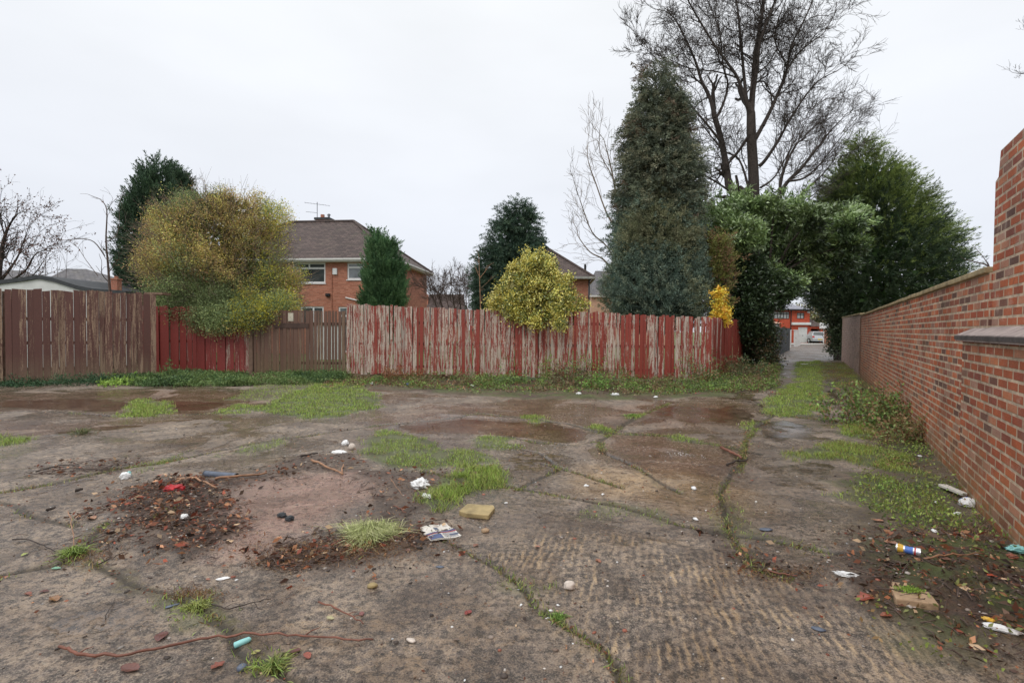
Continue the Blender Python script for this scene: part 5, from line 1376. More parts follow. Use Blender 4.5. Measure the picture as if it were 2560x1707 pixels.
# ------------------------------------------------------------------ bare trees
def grow(sg, p, d, L, r0, depth, rr, spread=.6, up=.15, kids=(3, 5), shrink=.62, nseg=4, wob=.12, rmin=.004, tipr=.55):
    d = d.normalized(); seg = L / nseg; r = r0; pts = [(p.copy(), r, d.copy())]
    for i in range(nseg):
        d = (d + Vector((rr.gauss(0, wob), rr.gauss(0, wob), rr.gauss(0, wob) + up * .25))).normalized()
        q = p + d * seg; r2 = max(rmin * .7, r * (1 - (1 - tipr) / nseg))
        sg.append((p.copy(), q.copy(), r, r2)); p = q; r = r2; pts.append((p.copy(), r, d.copy()))
    if depth <= 0: return
    nk = rr.randint(*kids)
    for j in range(nk):
        i = rr.randint(1, nseg) if j else nseg
        q, rq, dq = pts[i]
        ax = Vector((rr.gauss(0, 1), rr.gauss(0, 1), rr.gauss(0, .7))); ax = (ax - dq * ax.dot(dq)).normalized()
        a = rr.uniform(.35, 1) * spread * (.45 if j == 0 else 1)
        nd = (dq * math.cos(a) + ax * math.sin(a) + Vector((0, 0, up))).normalized()
        grow(sg, q, nd, L * shrink * rr.uniform(.7, 1.25), max(rmin, rq * (.8 if j == 0 else .6)), depth - 1, rr, spread, up, kids, shrink, max(2, nseg - (depth < 3)), wob, rmin, tipr)

def limb(sg, path, Y, dep, r0, r1, rr, kid_len, kid_every, depth, origin, spread=.7, up=.12, side=1.0, rmin=.005, start=.15, kids=(3, 5)):
    """guided limb through photo points, depth drifting by dep"""
    pts = []; n = len(path)
    for i, (x, y) in enumerate(path):
        pts.append(P(x, y, Y + dep * i / (n - 1)) - origin)
    # smooth subdivide
    q = []
    for i in range(n - 1):
        for k in range(4):
            t = k / 4; a = pts[max(0, i - 1)]; b = pts[i]; c = pts[i + 1]; e = pts[min(n - 1, i + 2)]
            q.append(.5 * ((2 * b) + (c - a) * t + (2 * a - 5 * b + 4 * c - e) * t * t + (3 * b - a - 3 * c + e) * t ** 3))
    q.append(pts[-1]); m = len(q); acc = 0; nxt = kid_every * .5; tot = sum((q[i + 1] - q[i]).length for i in range(m - 1)); 
    for i in range(m - 1):
        a, b = q[i], q[i + 1]; ra = r0 + (r1 - r0) * (i / (m - 1)) ** .8; rb_ = r0 + (r1 - r0) * ((i + 1) / (m - 1)) ** .8
        sg.append((a, b, ra, rb_)); acc += (b - a).length
        while acc > nxt:
            nxt += kid_every * rr.uniform(.6, 1.4); fr_ = acc / tot
            if fr_ < start: continue
            d = (b - a).normalized(); ax = Vector((rr.gauss(0, 1), rr.gauss(0, 1), rr.gauss(0, .5))); ax = (ax - d * ax.dot(d)).normalized()
            an = rr.uniform(.5, 1) * spread; nd = d * math.cos(an) + ax * math.sin(an) + Vector((0, 0, up))
            grow(sg, b, nd, kid_len * (1.15 - .6 * fr_) * rr.uniform(.6, 1.2), max(rmin * 1.5, ra * rr.uniform(.25, .45)), depth, rr, spread, up, kids, .66, 5, .22, rmin)
    d = (q[-1] - q[-2]).normalized(); grow(sg, q[-1], d, kid_len * .7, r1, depth, rr, spread * .8, up, kids, .66, 5, .2, rmin)

def cp4(l): return [(1440 + x / 2.45, y / 2.45) for x, y in l]
BT = 26.0
rr = random.Random(5)
bo = P(1884, 860, BT); bo.z = 0
bt_ = thing('bare_tree', 'great leafless tree with two dark stems filling the sky above the laurel', 'tree', tuple(bo))
tr_s, br_s = [], []
K = dict(kid_len=1.5, kid_every=.40, depth=3, origin=bo, rmin=.0075)
limb(tr_s, [(1886, 900), (1884, 700), (1882, 530)], BT, 0, .34, .29, rr, 2.0, 99, 0, bo)
trunk_list = [
 (cp4([(1088, 1300), (1088, 1100), (1075, 850), (1072, 700)]), 0, .285, .20),
 (cp4([(1010, 1240), (940, 1150), (925, 1050), (890, 860), (850, 720)]), .8, .20, .13),
 ([(1884, 540), (1862, 522), (1852, 506)], .3, .2, .18)]
for pth, dp, a, b in trunk_list: limb(tr_s, pth, BT, dp, a, b, rr, 2.2, 99, 1, bo)
for pth, dp, a, b in [
 (cp4([(1072, 700), (1085, 520), (1100, 330), (1130, 150), (1150, 0), (1175, -160), (1190, -330)]), .5, .22, .04),
 (cp4([(1072, 730), (1040, 620), (990, 480), (930, 390), (850, 280), (740, 100), (680, -10), (640, -110)]), -1.5, .17, .03),
 (cp4([(1050, 660), (1030, 480), (1010, 250), (990, 60), (960, -120), (950, -260)]), 1.2, .13, .03),
 (cp4([(1078, 640), (1110, 400), (1130, 250), (1200, 60), (1260, -110), (1290, -260)]), -1.2, .14, .03),
 (cp4([(1100, 850), (1180, 700), (1250, 540), (1290, 430), (1320, 280), (1400, 120), (1450, 0), (1480, -110)]), 1.6, .15, .025),
 (cp4([(1120, 1020), (1160, 980), (1240, 860), (1300, 750), (1390, 610), (1480, 500), (1590, 440)]), -1.0, .13, .02),
 (cp4([(850, 720), (820, 600), (770, 500), (740, 400), (690, 280), (640, 180), (600, 110), (545, 70)]), .5, .15, .02),
 (cp4([(895, 880), (800, 760), (700, 640), (600, 490), (500, 370), (440, 310)]), -1.5, .11, .018),
 (cp4([(850, 740), (900, 640), (930, 520), (900, 400), (880, 200), (820, 40), (780, -80)]), 1.0, .10, .02),
 (cp4([(1060, 830), (1000, 920), (950, 980)]), .3, .10, .07),
 (cp4([(1150, 770), (1230, 600), (1290, 420), (1220, 260), (1240, 120), (1300, -30), (1340, -140)]), 2.2, .10, .02),
 (cp4([(1290, 430), (1360, 330), (1440, 260), (1520, 200), (1590, 70)]), -.6, .07, .015),
 (cp4([(1060, 1160), (1000, 980), (900, 920), (800, 800), (740, 720)]), 1.3, .09, .018),
 (cp4([(940, 1170), (850, 1110), (780, 1070), (720, 1050)]), -1.3, .09, .02),
 (cp4([(1020, 1280), (880, 1310), (830, 1260), (760, 1230)]), -1.0, .10, .02),
 (cp4([(1130, 1150), (1220, 1080), (1320, 900), (1400, 760), (1450, 690)]), 2.0, .08, .015),
 (cp4([(1000, 480), (860, 440), (700, 420), (560, 360), (470, 330)]), 1.8, .06, .012),
]:
    limb(br_s, pth, BT, dp, a * .78, b * .9, rr, up=.06, spread=.95, kids=(3, 6), **K)
segs_mesh('trunk', tr_s, M['bark'], bt_, 10); segs_mesh('branches', br_s, M['bark'], bt_, 4)
print('bigtree segs', len(br_s))

def baretree(label, base, limbs, Y, mat, kid_len, kid_every, depth, seed, rmin=.004, spread=.7, up=.1, name='bare_tree', cat='tree', leafpal=None, kids=(3, 5), nleaf=0):
    rr = random.Random(seed); o = P(base[0], base[1], Y); o.z = 0
    t = thing(name, label, cat, tuple(o)); s1_, s2_ = [], []
    for i, (pth, dp, a, b) in enumerate(limbs):
        if i == 0:
            st = P(pth[0][0], pth[0][1], Y) - o; s1_.append((Vector((st.x, 0, -.1)), st, a * 1.15, a))
        limb(s1_ if i == 0 else s2_, pth, Y, dp, a, b, rr, kid_len, kid_every, depth, o, spread, up, rmin=rmin, kids=kids)
    segs_mesh('trunk', s1_, M[mat], t, 5)
    if s2_: segs_mesh('branches', s2_, M[mat], t, 4)
    if nleaf:
        r = np.random.default_rng(seed); al = s1_ + s2_; e_ = np.array([tuple(q[1]) for q in al if q[3] < .012]); k = r.integers(0, len(e_), nleaf)
        lb = LB(); lb.add(*leaves_arr(e_[k] + r.normal(size=(nleaf, 3)) * .05, r.normal(size=(nleaf, 3)) + np.array([0, 0, -.6]), .09, .05, leafpal, r)); lb.build('leaves', M['leaf'], t)
    return t
# lower right leafless tree leaning right
baretree('smaller leafless tree leaning right between the great bare tree and the right conifer', (1925, 700), [
 (cp4([(1200, 1330), (1250, 1200), (1290, 1120), (1380, 1030), (1450, 940), (1500, 880), (1560, 800), (1620, 740)]), .5, .13, .02),
 (cp4([(1240, 1220), (1270, 1050), (1340, 900), (1390, 850), (1450, 780)]), -1, .08, .015),
 (cp4([(1260, 1330), (1380, 1190), (1500, 1080), (1580, 980)]), 1, .07, .015),
 (cp4([(1300, 1110), (1400, 1090), (1500, 1000), (1600, 870), (1740, 700)]), -.4, .06, .008),
 (cp4([(1230, 1370), (1290, 1290), (1380, 1250), (1470, 1180)]), .8, .07, .015)], 24, 'bark', 1.5, .38, 3, 61, rmin=.005)
# pale twiggy tree behind the tallest conifer on its left
baretree('pale leafless tree with fine twigs showing left of the tallest conifer', (1560, 800), [
 ([(1565, 790), (1560, 640), (1545, 520), (1530, 430), (1510, 350)], 0, .12, .015),
 ([(1555, 690), (1520, 620), (1480, 580), (1450, 500), (1440, 470)], -1, .05, .01),
 ([(1552, 700), (1510, 650), (1475, 630), (1445, 590), (1445, 575)], .7, .05, .01),
 ([(1560, 600), (1520, 540), (1490, 460), (1470, 400), (1470, 350)], .7, .05, .01),
 ([(1560, 500), (1530, 440), (1500, 380), (1500, 320)], -.7, .04, .01)], 24, 'twig_pale', 1.3, .5, 2, 62, rmin=.006, kids=(2, 4))
# left edge tree with some leaves left
baretree('dark leafless tree with a few hanging leaves at the left edge behind the fence', (-10, 740), [
 ([(-10, 760), (0, 660), (10, 600), (25, 560), (45, 535)], 0, .14, .015),
 ([(-5, 710), (40, 650), (60, 600), (75, 560)], 1, .07, .012), ([(-5, 720), (60, 680), (85, 640), (110, 625)], -1, .07, .012),
 ([(-8, 690), (-20, 620), (-30, 560), (-10, 530)], .5, .07, .012), ([(0, 735), (50, 710), (90, 680), (125, 625)], .5, .05, .01)], 22, 'bark', 1.3, .35, 2, 63, leafpal=[(.07, .035, .03), (.10, .05, .035)], nleaf=1500)
baretree('slender bare sapling rising beside the brick pier behind the brown fence', (275, 740), [
 ([(276, 745), (270, 660), (265, 600), (267, 525), (252, 500)], 0, .045, .01), ([(266, 528), (280, 508), (292, 495)], 0, .012, .004),
 ([(262, 640), (235, 605), (200, 597), (150, 600), (116, 575)], -.4, .02, .006), ([(262, 605), (290, 590), (298, 555), (297, 508)], .3, .016, .005),
 ([(245, 690), (215, 650), (195, 620), (175, 605)], .4, .016, .005)], 17.5, 'twig', .55, .45, 1, 64, rmin=.004, kids=(1, 3), leafpal=[(.12, .06, .04)], nleaf=14)
baretree('thin twiggy saplings behind the garage roof at left', (100, 720), [([(115, 720), (113, 670), (118, 620)], 0, .02, .006), ([(100, 715), (100, 680), (92, 640)], 0, .02, .006), ([(145, 700), (143, 665)], 0, .012, .006), ([(165, 695), (167, 650)], 0, .012, .006)], 20, 'twig', .6, .4, 1, 65, name='sapling')
baretree('brown leafless shrubs beyond the long fence beside the brick house', (1120, 790), [([(1100 + i * 14, 795), (1085 + i * 16, 750), (1068 + i * 20, 715 + abs(i - 3) * 4)], i % 3 - 1, .05, .012) for i in range(7)], 30, 'twig', 1.0, .25, 3, 66, name='bare_shrub', cat='shrub', rmin=.007)
baretree('thin reddish sapling standing at the long fence before the dark conifer', (1201, 780), [([(1202, 785), (1200, 730), (1197, 640)], 0, .022, .006), ([(1201, 693), (1212, 680), (1222, 665)], 0, .012, .005), ([(1201, 695), (1193, 680), (1190, 668)], 0, .01, .004), ([(1203, 720), (1225, 700)], 0, .006, .003)], 15.6, 'twig_tan', .3, .5, 0, 67, name='sapling', kids=(1, 2))
baretree('bare twigs of a tree reaching in at the right edge of the picture', (2740, 700), [([(2760, 560), (2740, 350), (2700, 220), (2620, 190), (2555, 185)], 0, .1, .006), ([(2700, 240), (2640, 130), (2575, 85)], .3, .03, .006), ([(2742, 420), (2820, 300), (2880, 180)], .5, .07, .012), ([(2740, 350), (2760, 200), (2790, 20)], -.6, .08, .012), ([(2720, 300), (2690, 120), (2720, -60)], .5, .05, .01), ([(2745, 480), (2680, 420), (2650, 380)], .4, .04, .01)], 14, 'bark', .45, .4, 2, 68, rmin=.003)
baretree('few bare twigs poking above the wall next to the tall outbuilding', (2480, 720), [([(2500, 700), (2470, 665), (2440, 655), (2412, 648)], 0, .02, .005), ([(2480, 680), (2460, 645), (2440, 622)], 0, .012, .004)], 9, 'twig', .15, .4, 0, 69, name='shrub', cat='shrub')

# ------------------------------------------------------------------ grass, weeds and litter on the ground
def scatter(mask_fn, x0, x1, y0, y1, n, r):
    x = r.uniform(x0, x1, n); y = r.uniform(y0, y1, n)
    k = r.random(n) < mask_fn(x, y); return x[k], y[k]

def blades(lb, x, y, h, w, pal, r, lean=.5, jit=.2):
    n = len(x); z = gzv(x, y) - .004
    D = np.stack([r.normal(size=n) * lean, r.normal(size=n) * lean, np.ones(n)], 1); D = norm(D)
    H = (h * (.5 + r.random(n) * .9))
    S = norm(np.cross(D, norm(r.normal(size=(n, 3)))))
    b = np.stack([x, y, z], 1); V = np.empty((n, 6, 3)); w_ = np.broadcast_to(w, n)[:, None]
    mid = b + D * H[:, None] * .55; tip = mid + norm(D + np.stack([r.normal(size=n) * .5, r.normal(size=n) * .5, np.zeros(n)], 1)) * H[:, None] * .5
    V[:, 0] = b - S * w_ * .5; V[:, 1] = b + S * w_ * .5; V[:, 2] = mid + S * w_ * .4; V[:, 3] = mid - S * w_ * .4; V[:, 4] = tip + S * w_ * .08; V[:, 5] = tip - S * w_ * .08
    Fc = (np.arange(n)[:, None, None] * 6 + np.array([[0, 1, 2, 3], [3, 2, 4, 5]])[None]).reshape(-1, 4)
    pal = np.asarray(pal, float); c = pal[r.integers(0, len(pal), n)] * (1 + r.normal(size=(n, 1)) * jit).clip(.5, 1.6)
    lb.add(V.reshape(-1, 3), Fc, np.repeat(c.clip(.003, .9), 6, 0))

GREEN = [(.30, .44, .08), (.36, .50, .11), (.24, .36, .065), (.42, .50, .14), (.36, .33, .12), (.14, .15, .05)]
r = np.random.default_rng(77)
lb = LB()
for i, (k, (p, d, h)) in enumerate(GR.items()):
    xs = [q[0] for q in p]; ys = [q[1] for q in p]
    a = (max(xs) - min(xs) + .4) * (max(ys) - min(ys) + .4); ymean = sum(ys) / len(ys)
    dens = 7500 if ymean < 6 else (4200 if ymean < 10 else 1500)
    n = int(min(a * dens * d, 110000))
    fn = lambda x, y: pmask(x, y, p, .2, .22 if d > .5 else .3, 3.5, 40 + i) * smooth(.32, .5, fbm2(x * 4, y * 4, 60 + i)) * min(1, d)
    x, y = scatter(fn, min(xs) - .2, max(xs) + .2, min(ys) - .2, max(ys) + .2, n, r)
    pal = GREEN if k not in 'jkvw' else GREEN + [(.3, .3, .06), (.32, .26, .09)]
    blades(lb, x, y, h * (.4 + .8 * fbm2(x * 6, y * 6, 5)), .0045 if ymean < 7 else .008, pal, r)
gobj = lb.build('grass', M['blade']); stuff(gobj, 'short bright green grass growing in patches through the broken concrete', 'grass')

# moss and tufts along the joints
lb = LB()
for i, (p, w) in enumerate(joints):
    L = sum(math.dist(a, b) for a, b in zip(p[:-1], p[1:]))
    n = int(L * 300); seg = r.integers(0, len(p) - 1, n); t = r.random(n)
    P0 = np.array(p); x = P0[seg, 0] + (P0[seg + 1, 0] - P0[seg, 0]) * t + r.normal(size=n) * w * 1.1; y = P0[seg, 1] + (P0[seg + 1, 1] - P0[seg, 1]) * t + r.normal(size=n) * w * 1.1
    k = (vn2(x * 2.6, y * 2.6, 500 + i) > .52) & (r.random(n) < .8) & (y > 1.5); x, y = x[k], y[k]
    blades(lb, x, y, .022 + .02 * r.random(len(x)), .006, [(.24, .32, .08), (.18, .22, .06), (.33, .31, .12), (.28, .18, .08)], r, lean=.9)
o = lb.build('moss_tufts', M['blade']); stuff(o, 'moss and little grass tufts along the cracks between slabs', 'moss')

# weeds along the fence and lane wall
def weeds(name, label, poly, n, fn, pal, size, hgt, seed, k=7):
    r = np.random.default_rng(seed); xs = [q[0] for q in poly]; ys = [q[1] for q in poly]
    x, y = scatter(lambda x, y: pmask(x, y, poly, .3, .3, 1.8, seed) * fn(x, y), min(xs) - .3, max(xs) + .3, min(ys) - .3, max(ys) + .3, n, r)
    H = hgt(x, y) * (.3 + r.random(len(x))); base = gzv(x, y)
    pos = np.stack([x, y, base + H * r.random(len(x)) ** .6], 1)
    pos = pos[:, None, :] + r.normal(size=(len(x), k, 3)) * np.array([.05, .05, .025])
    pos[:, :, 2] = np.maximum(pos[:, :, 2], base[:, None] + .01)
    d = r.normal(size=(len(x), k, 3)) + np.array([0, -.2, .5])
    pal = np.asarray(pal, float); sel = (vn2(x * 1.7, y * 1.7, seed + 3) * .6 + r.random(len(x)) * .4) * len(pal)
    pc = pal[np.clip(sel.astype(int), 0, len(pal) - 1)]
    lb = LB(); lb.add(*leaves_arr(pos.reshape(-1, 3), d.reshape(-1, 3), size * (.6 + .8 * r.random(len(x) * k)), size * .55, np.repeat(pc, k, 0), r, jit=.22))
    return lb, r
WP = [(.04, .06, .028), (.06, .09, .032), (.09, .14, .038), (.13, .19, .045), (.10, .12, .045), (.12, .075, .04), (.14, .10, .06), (.06, .075, .035), (.07, .05, .03)]
# fence strip, right part rough and mixed
FS = [(-4.6, 15.0), (-4.7, 13.2), (-3, 12.3), (-1, 11.6), (1, 11.3), (3.2, 11.2), (5.2, 11.8), (6.6, 13.2), (8.5, 16.4), (10.5, 20.5), (11.6, 23.2), (10.6, 23.2), (5.3, 13.8), (2.4, 14.15), (-1.2, 14.5)]
def dfence(x, y): return seg_dist(x, y, [(-12.3, 12.5), (-9.7, 14.2), (-9.7, 15.3), (-4.8, 15.0), (2.4, 14.25), (5.35, 13.9), (11, 23.6)])
def hf_(x, y): return .06 + (.16 + .42 * smooth(.42, .75, vn2(x * 1.1, y * 1.1, 901))) * smooth(2.4, .3, dfence(x, y)) * smooth(-4.5, -1, x)
lb, r_ = weeds('weeds', '', FS, 42000, lambda x, y: smooth(.28, .55, fbm2(x * 1.9, y * 1.9, 77)) * smooth(3.2, 1.6, dfence(x, y) * 1.0), WP, .05, hf_, 801)
o = lb.build('weeds', M['leaf']); stuff(o, 'low tangle of green weeds and dead stalks along the foot of the long fence', 'weeds')
FL = [(-10.6, 13.3), (-9.2, 12.6), (-7.6, 12.4), (-6.0, 13.0), (-4.8, 13.2), (-4.6, 15.0), (-9.6, 15.2)]
lb, r_ = weeds('weeds', '', FL, 22000, lambda x, y: smooth(.30, .55, fbm2(x * 1.9, y * 1.9, 78)), [(.035, .06, .028), (.05, .085, .032), (.075, .12, .04), (.11, .15, .05), (.08, .11, .04), (.12, .09, .05)], .05, lambda x, y: .05 + .16 * vn2(x * 1.2, y * 1.2, 902), 802)
o = lb.build('weeds', M['leaf']); stuff(o, 'dark green leafy ground cover below the short red fence and gate', 'weeds')
FB = [(-12.1, 12.4), (-11.4, 12.1), (-10.3, 12.3), (-9.4, 13.0), (-9.8, 14.1), (-11, 13.2)]
lb, r_ = weeds('weeds', '', FB, 3800, lambda x, y: smooth(.3, .55, fbm2(x * 1.5, y * 1.5, 79)), [(.025, .055, .028), (.04, .075, .035), (.03, .06, .03)], .045, lambda x, y: .05 + .2 * smooth(.35, .7, vn2(x * 1.5 + 3, y * 1.5, 903)), 803)
o = lb.build('weeds', M['leaf']); stuff(o, 'dark prostrate weeds at the foot of the brown fence', 'weeds')
# wall strip
def dwall(x, y): return np.abs(x - (WALL_A + WALL_B * y)) / math.hypot(1, WALL_B)
lb, r_ = weeds('weeds', '', STRIP_W, 52000, lambda x, y: smooth(.28, .52, fbm2(x * 1.7, y * 1.7, 80)) * (x < WALL_A + WALL_B * y - .02) * np.where(y < 3.6, .25, 1), [(.07, .12, .035), (.12, .18, .04), (.17, .21, .05), (.14, .15, .05), (.17, .11, .05), (.12, .07, .04), (.07, .09, .035)], .028,
               lambda x, y: .025 + .05 * smooth(1.2, .1, dwall(x, y)), 804)
o = lb.build('weeds', M['leaf']); stuff(o, 'moss and small weeds covering the ground beside the lane wall', 'weeds')
# upright plant mound against the lane wall
def plant(label, px, py, Y, w, h, pal, n, size, seed, name='weed_plant'):
    r = np.random.default_rng(seed); c = P(px, py, Y); g = gz(c.x, c.y)
    t = thing(name, label, 'plant', (c.x, c.y, g)); lb = LB(); sg = []
    ns = max(8, int(n / 60))
    for i in range(ns):
        b = Vector((r.normal() * w * .45, r.normal() * w * .45, 0)); hh = h * r.uniform(.4, 1.1); e_ = b * 1.5 + Vector((r.normal() * .12, r.normal() * .12, hh)); m_ = b * 1.15 + Vector((0, 0, hh * .5))
        sg += [(b, m_, .005, .004), (m_, e_, .004, .002)]
        m = n // ns; tt = r.random(m); pts = np.array([tuple(m_)]) * (1 - tt)[:, None] + np.array([tuple(e_)]) * tt[:, None]
        pts = np.where((r.random(m) < .5)[:, None], pts, np.array([tuple(b)]) * (1 - tt)[:, None] + np.array([tuple(m_)]) * tt[:, None]); pts += r.normal(size=(m, 3)) * .05
        pts[:, 2] = np.abs(pts[:, 2])
        lb.add(*leaves_arr(pts, r.normal(size=(m, 3)) + np.array([0, 0, .3]), size * (.6 + .8 * r.random(m)), size * .55, pal, r, jit=.25))
    segs_mesh('stems', sg, M['twig_tan'], t, 3); lb.build('leaves', M['leaf'], t); return t
plant('leafy green weed clump with brown stalks against the lane wall', 2188, 1075, 8.2, .75, .62, [(.09, .15, .04), (.13, .2, .05), (.07, .10, .035), (.17, .11, .055)], 2600, .06, 91)
plant('brown dying weed clump against the lane wall nearer than the green one', 2270, 1090, 6.9, .4, .38, [(.18, .11, .06), (.14, .12, .05), (.12, .15, .05)], 1100, .05, 92)
plant('rusty brown dead dock stalks at the left end of the long fence', 985, 965, 13.9, .55, .42, [(.17, .075, .035), (.2, .1, .05), (.13, .06, .03)], 900, .05, 93)
plant('tall thin weed leaning on the red fence at its left end', 418, 935, 14.6, .12, .45, [(.08, .14, .05), (.1, .16, .05)], 160, .06, 94)
plant('bright green leafy weed below the middle of the long fence', 1500, 985, 12.7, .5, .3, [(.13, .22, .05), (.1, .18, .04)], 900, .05, 95)
plant('tall straggly weeds against the last red boards before the fence corner', 1770, 960, 13.5, .45, .85, [(.09, .14, .05), (.07, .11, .04), (.15, .12, .05)], 900, .055, 96)
plant('straggly weed clump against the fence on the lane side', 1850, 950, 15.6, .6, .7, [(.06, .10, .045), (.05, .08, .035), (.13, .1, .05)], 1200, .06, 97)
plant('bright yellow green leafed weed spreading at the end of the brown fence', 300, 962, 12.7, .4, .15, [(.2, .3, .06), (.16, .25, .05)], 260, .09, 98)
plant('brambly brown weed clump halfway along the long fence', 1430, 955, 13.9, .5, .5, [(.12, .07, .04), (.08, .09, .04), (.06, .05, .03)], 900, .05, 99)
# pale tuft and other single tufts
def tuft(label, px, py, rad, h, n, pal, seed, lean=.8, w=.005):
    r = np.random.default_rng(seed); c = GG(px, py); t = thing('grass_tuft', label, 'grass tuft', tuple(c)); lb = LB()
    th = r.random(n) * 6.28; q = np.abs(r.normal(size=n)) * rad * .3 * (1 + .5 * np.sin(th * 3 + seed)); x = c.x + np.cos(th) * q; y = c.y + np.sin(th) * q
    D = norm(np.stack([np.cos(th) * q / rad * lean * 3, np.sin(th) * q / rad * lean * 2.2, np.ones(n)], 1) + r.normal(size=(n, 3)) * .55)
    b = np.stack([x, y, gzv(x, y) - .003], 1); H = h * (.5 + .8 * r.random(n))[:, None]; S = norm(np.cross(D, norm(r.normal(size=(n, 3))))) * w
    mid = b + D * H * .55; tip = mid + norm(D * np.array([1.8, 1.8, -.2])) * H * .5
    V = np.empty((n, 6, 3)); V[:, 0] = b - S * .5; V[:, 1] = b + S * .5; V[:, 2] = mid + S * .45; V[:, 3] = mid - S * .45; V[:, 4] = tip + S * .1; V[:, 5] = tip - S * .1
    pal = np.asarray(pal); cc = np.repeat(pal[r.integers(0, len(pal), n)] * (1 + r.normal(size=(n, 1)) * .35).clip(.35, 1.8), 6, 0)
    V = V.reshape(-1, 3) - np.array(tuple(c)); npmesh('blades', V, (np.arange(n)[:, None, None] * 6 + np.array([[0, 1, 2, 3], [3, 2, 4, 5]])[None]).reshape(-1, 4), M['blade'], t, {'c': cc}); return t
tuft('pale straw green grass tuft in front of the pink concrete', 928, 1345, .22, .15, 2600, [(.55, .58, .27), (.45, .52, .2), (.66, .66, .36), (.2, .22, .08)], 201, w=.0028, lean=.45)
tuft('spiky green tuft in the crack below the debris heap', 186, 1392, .09, .08, 260, [(.25, .34, .08), (.2, .28, .06)], 202)
tuft('small green tuft beside the white wrappers in the centre crack', 1394, 1545, .035, .04, 160, [(.2, .32, .07), (.15, .25, .05)], 203)
tuft('yellow green tuft near the grey stone shard in the left crack', 492, 1520, .07, .06, 260, [(.36, .38, .12), (.25, .3, .08)], 204)
tuft('green tuft growing from the crack at the bottom edge left of centre', 682, 1670, .08, .07, 260, [(.2, .28, .07), (.3, .32, .1)], 205)
tuft('grey green weed tuft left of the long damp stain', 205, 1085, .25, .14, 160, [(.12, .16, .06), (.2, .18, .09)], 206)
tuft('bright green tuft above the damp red brown slab', 1582, 1041, .2, .06, 500, [(.2, .32, .06), (.16, .27, .05)], 207)
# ------------------------------------------------------------------ litter and loose things on the ground
def stonemesh(r, n=2, amp=.25, sc=(1, 1, 1), fr=1.6):
    import bmesh
    bm = bmesh.new(); bmesh.ops.create_icosphere(bm, subdivisions=n, radius=1)
    V = np.array([tuple(v.co) for v in bm.verts]); Fc = np.array([[v.index for v in f.verts] for f in bm.faces]); bm.free()
    s = r.random() * 50
    k = 1 + amp * 2 * (vn3(V[:, 0] * fr + s, V[:, 1] * fr, V[:, 2] * fr, 3) - .5) + amp * .7 * (vn3(V[:, 0] * fr * 3 + s, V[:, 1] * fr * 3, V[:, 2] * fr * 3, 4) - .5)
    return V * k[:, None] * np.array(sc), Fc

def stone(name, label, cat, px, py, w, h, mat, seed, d=None, amp=.22, n=2, group=None, rot=0, sm=True, lift=.75, fr=1.6):
    r = np.random.default_rng(seed); c = GG(px, py); d = d or w * .8
    V, Fc = stonemesh(r, n, amp, (w / 2, d / 2, h / 2), fr); V[:, 2] = np.maximum(V[:, 2], -h * .35)
    o = npmesh(name, V, Fc, mat, smoothf=sm); o.location = (c.x, c.y, c.z + h * .5 * lift); o.rotation_euler = (0, 0, rot); return tag(o, label, cat, group)

def stick(label, pts, rad, mat, seed=1, name='stick', forks=0, group=None, cat='stick', lift=.008):
    rr = random.Random(seed); W = [GG(*p) for p in pts]; c = W[0].copy(); t = thing(name, label, cat, tuple(c), group=group); q = []
    for i in range(len(W) - 1):
        for k in range(4): q.append(W[i].lerp(W[i + 1], k / 4))
    q.append(W[-1]); q = [Vector((p.x + rr.gauss(0, .004), p.y + rr.gauss(0, .004), gz(p.x, p.y) + lift + rad + abs(rr.gauss(0, .003)))) - c for p in q]
    mb = MB(); n = len(q); mb.tube(q, [rad * (1 - .45 * i / n) * rr.uniform(.85, 1.15) for i in range(n)], 7)
    for _ in range(forks):
        i = rr.randint(2, n - 3); d = (q[i + 1] - q[i]).normalized(); s = Vector((-d.y, d.x, .25)) * rr.choice((-1, 1)); L = rr.uniform(.03, .08)
        mb.tube([q[i], q[i] + (d * .6 + s) * L * .6, q[i] + (d * .9 + s * .9) * L], [rad * .5, rad * .35, rad * .2], 5)
    o = mb.build('stem', mat, t, smoothf=True); return t

def leafthing(label, px, py, size, col, seed, rot=None, group=None, name='fallen_leaf', curl=.35, lobes=0):
    r = np.random.default_rng(seed); c = GG(px, py); n = 14; m = 4; V = []; 
    for i in range(n + 1):
        t = i / n; wd = (math.sin(math.pi * min(1, t * .97 + .03)) ** .7) * .32 * (1 + (lobes * .55 * math.sin(t * 14) if lobes else .08 * math.sin(t * 23)))
        for j in range(-m, m + 1):
            u = j / m; V.append(((t - .5), u * wd, curl * .35 * abs(u) ** 1.5 * wd * 2 + .10 * curl * math.sin(t * 5 + seed) + .02 * r.normal() * .3))
    V = np.array(V) * size; V[:, 2] -= V[:, 2].min() - .004; k = 2 * m + 1
    Fc = [[i * k + j, i * k + j + 1, (i + 1) * k + j + 1, (i + 1) * k + j] for i in range(n) for j in range(k - 1)]
    C = np.tile(np.array(col), (len(V), 1)) * (1 + .15 * r.normal(size=(len(V), 1)))
    a = rot if rot is not None else r.random() * 6.28
    o = npmesh(name, V, np.array(Fc), M['leaf_gloss'], colors={'c': C.clip(.004, .9)}, smoothf=True); o.location = tuple(c); o.rotation_euler = (0, 0, a)
    return tag(o, label, 'leaf', group)

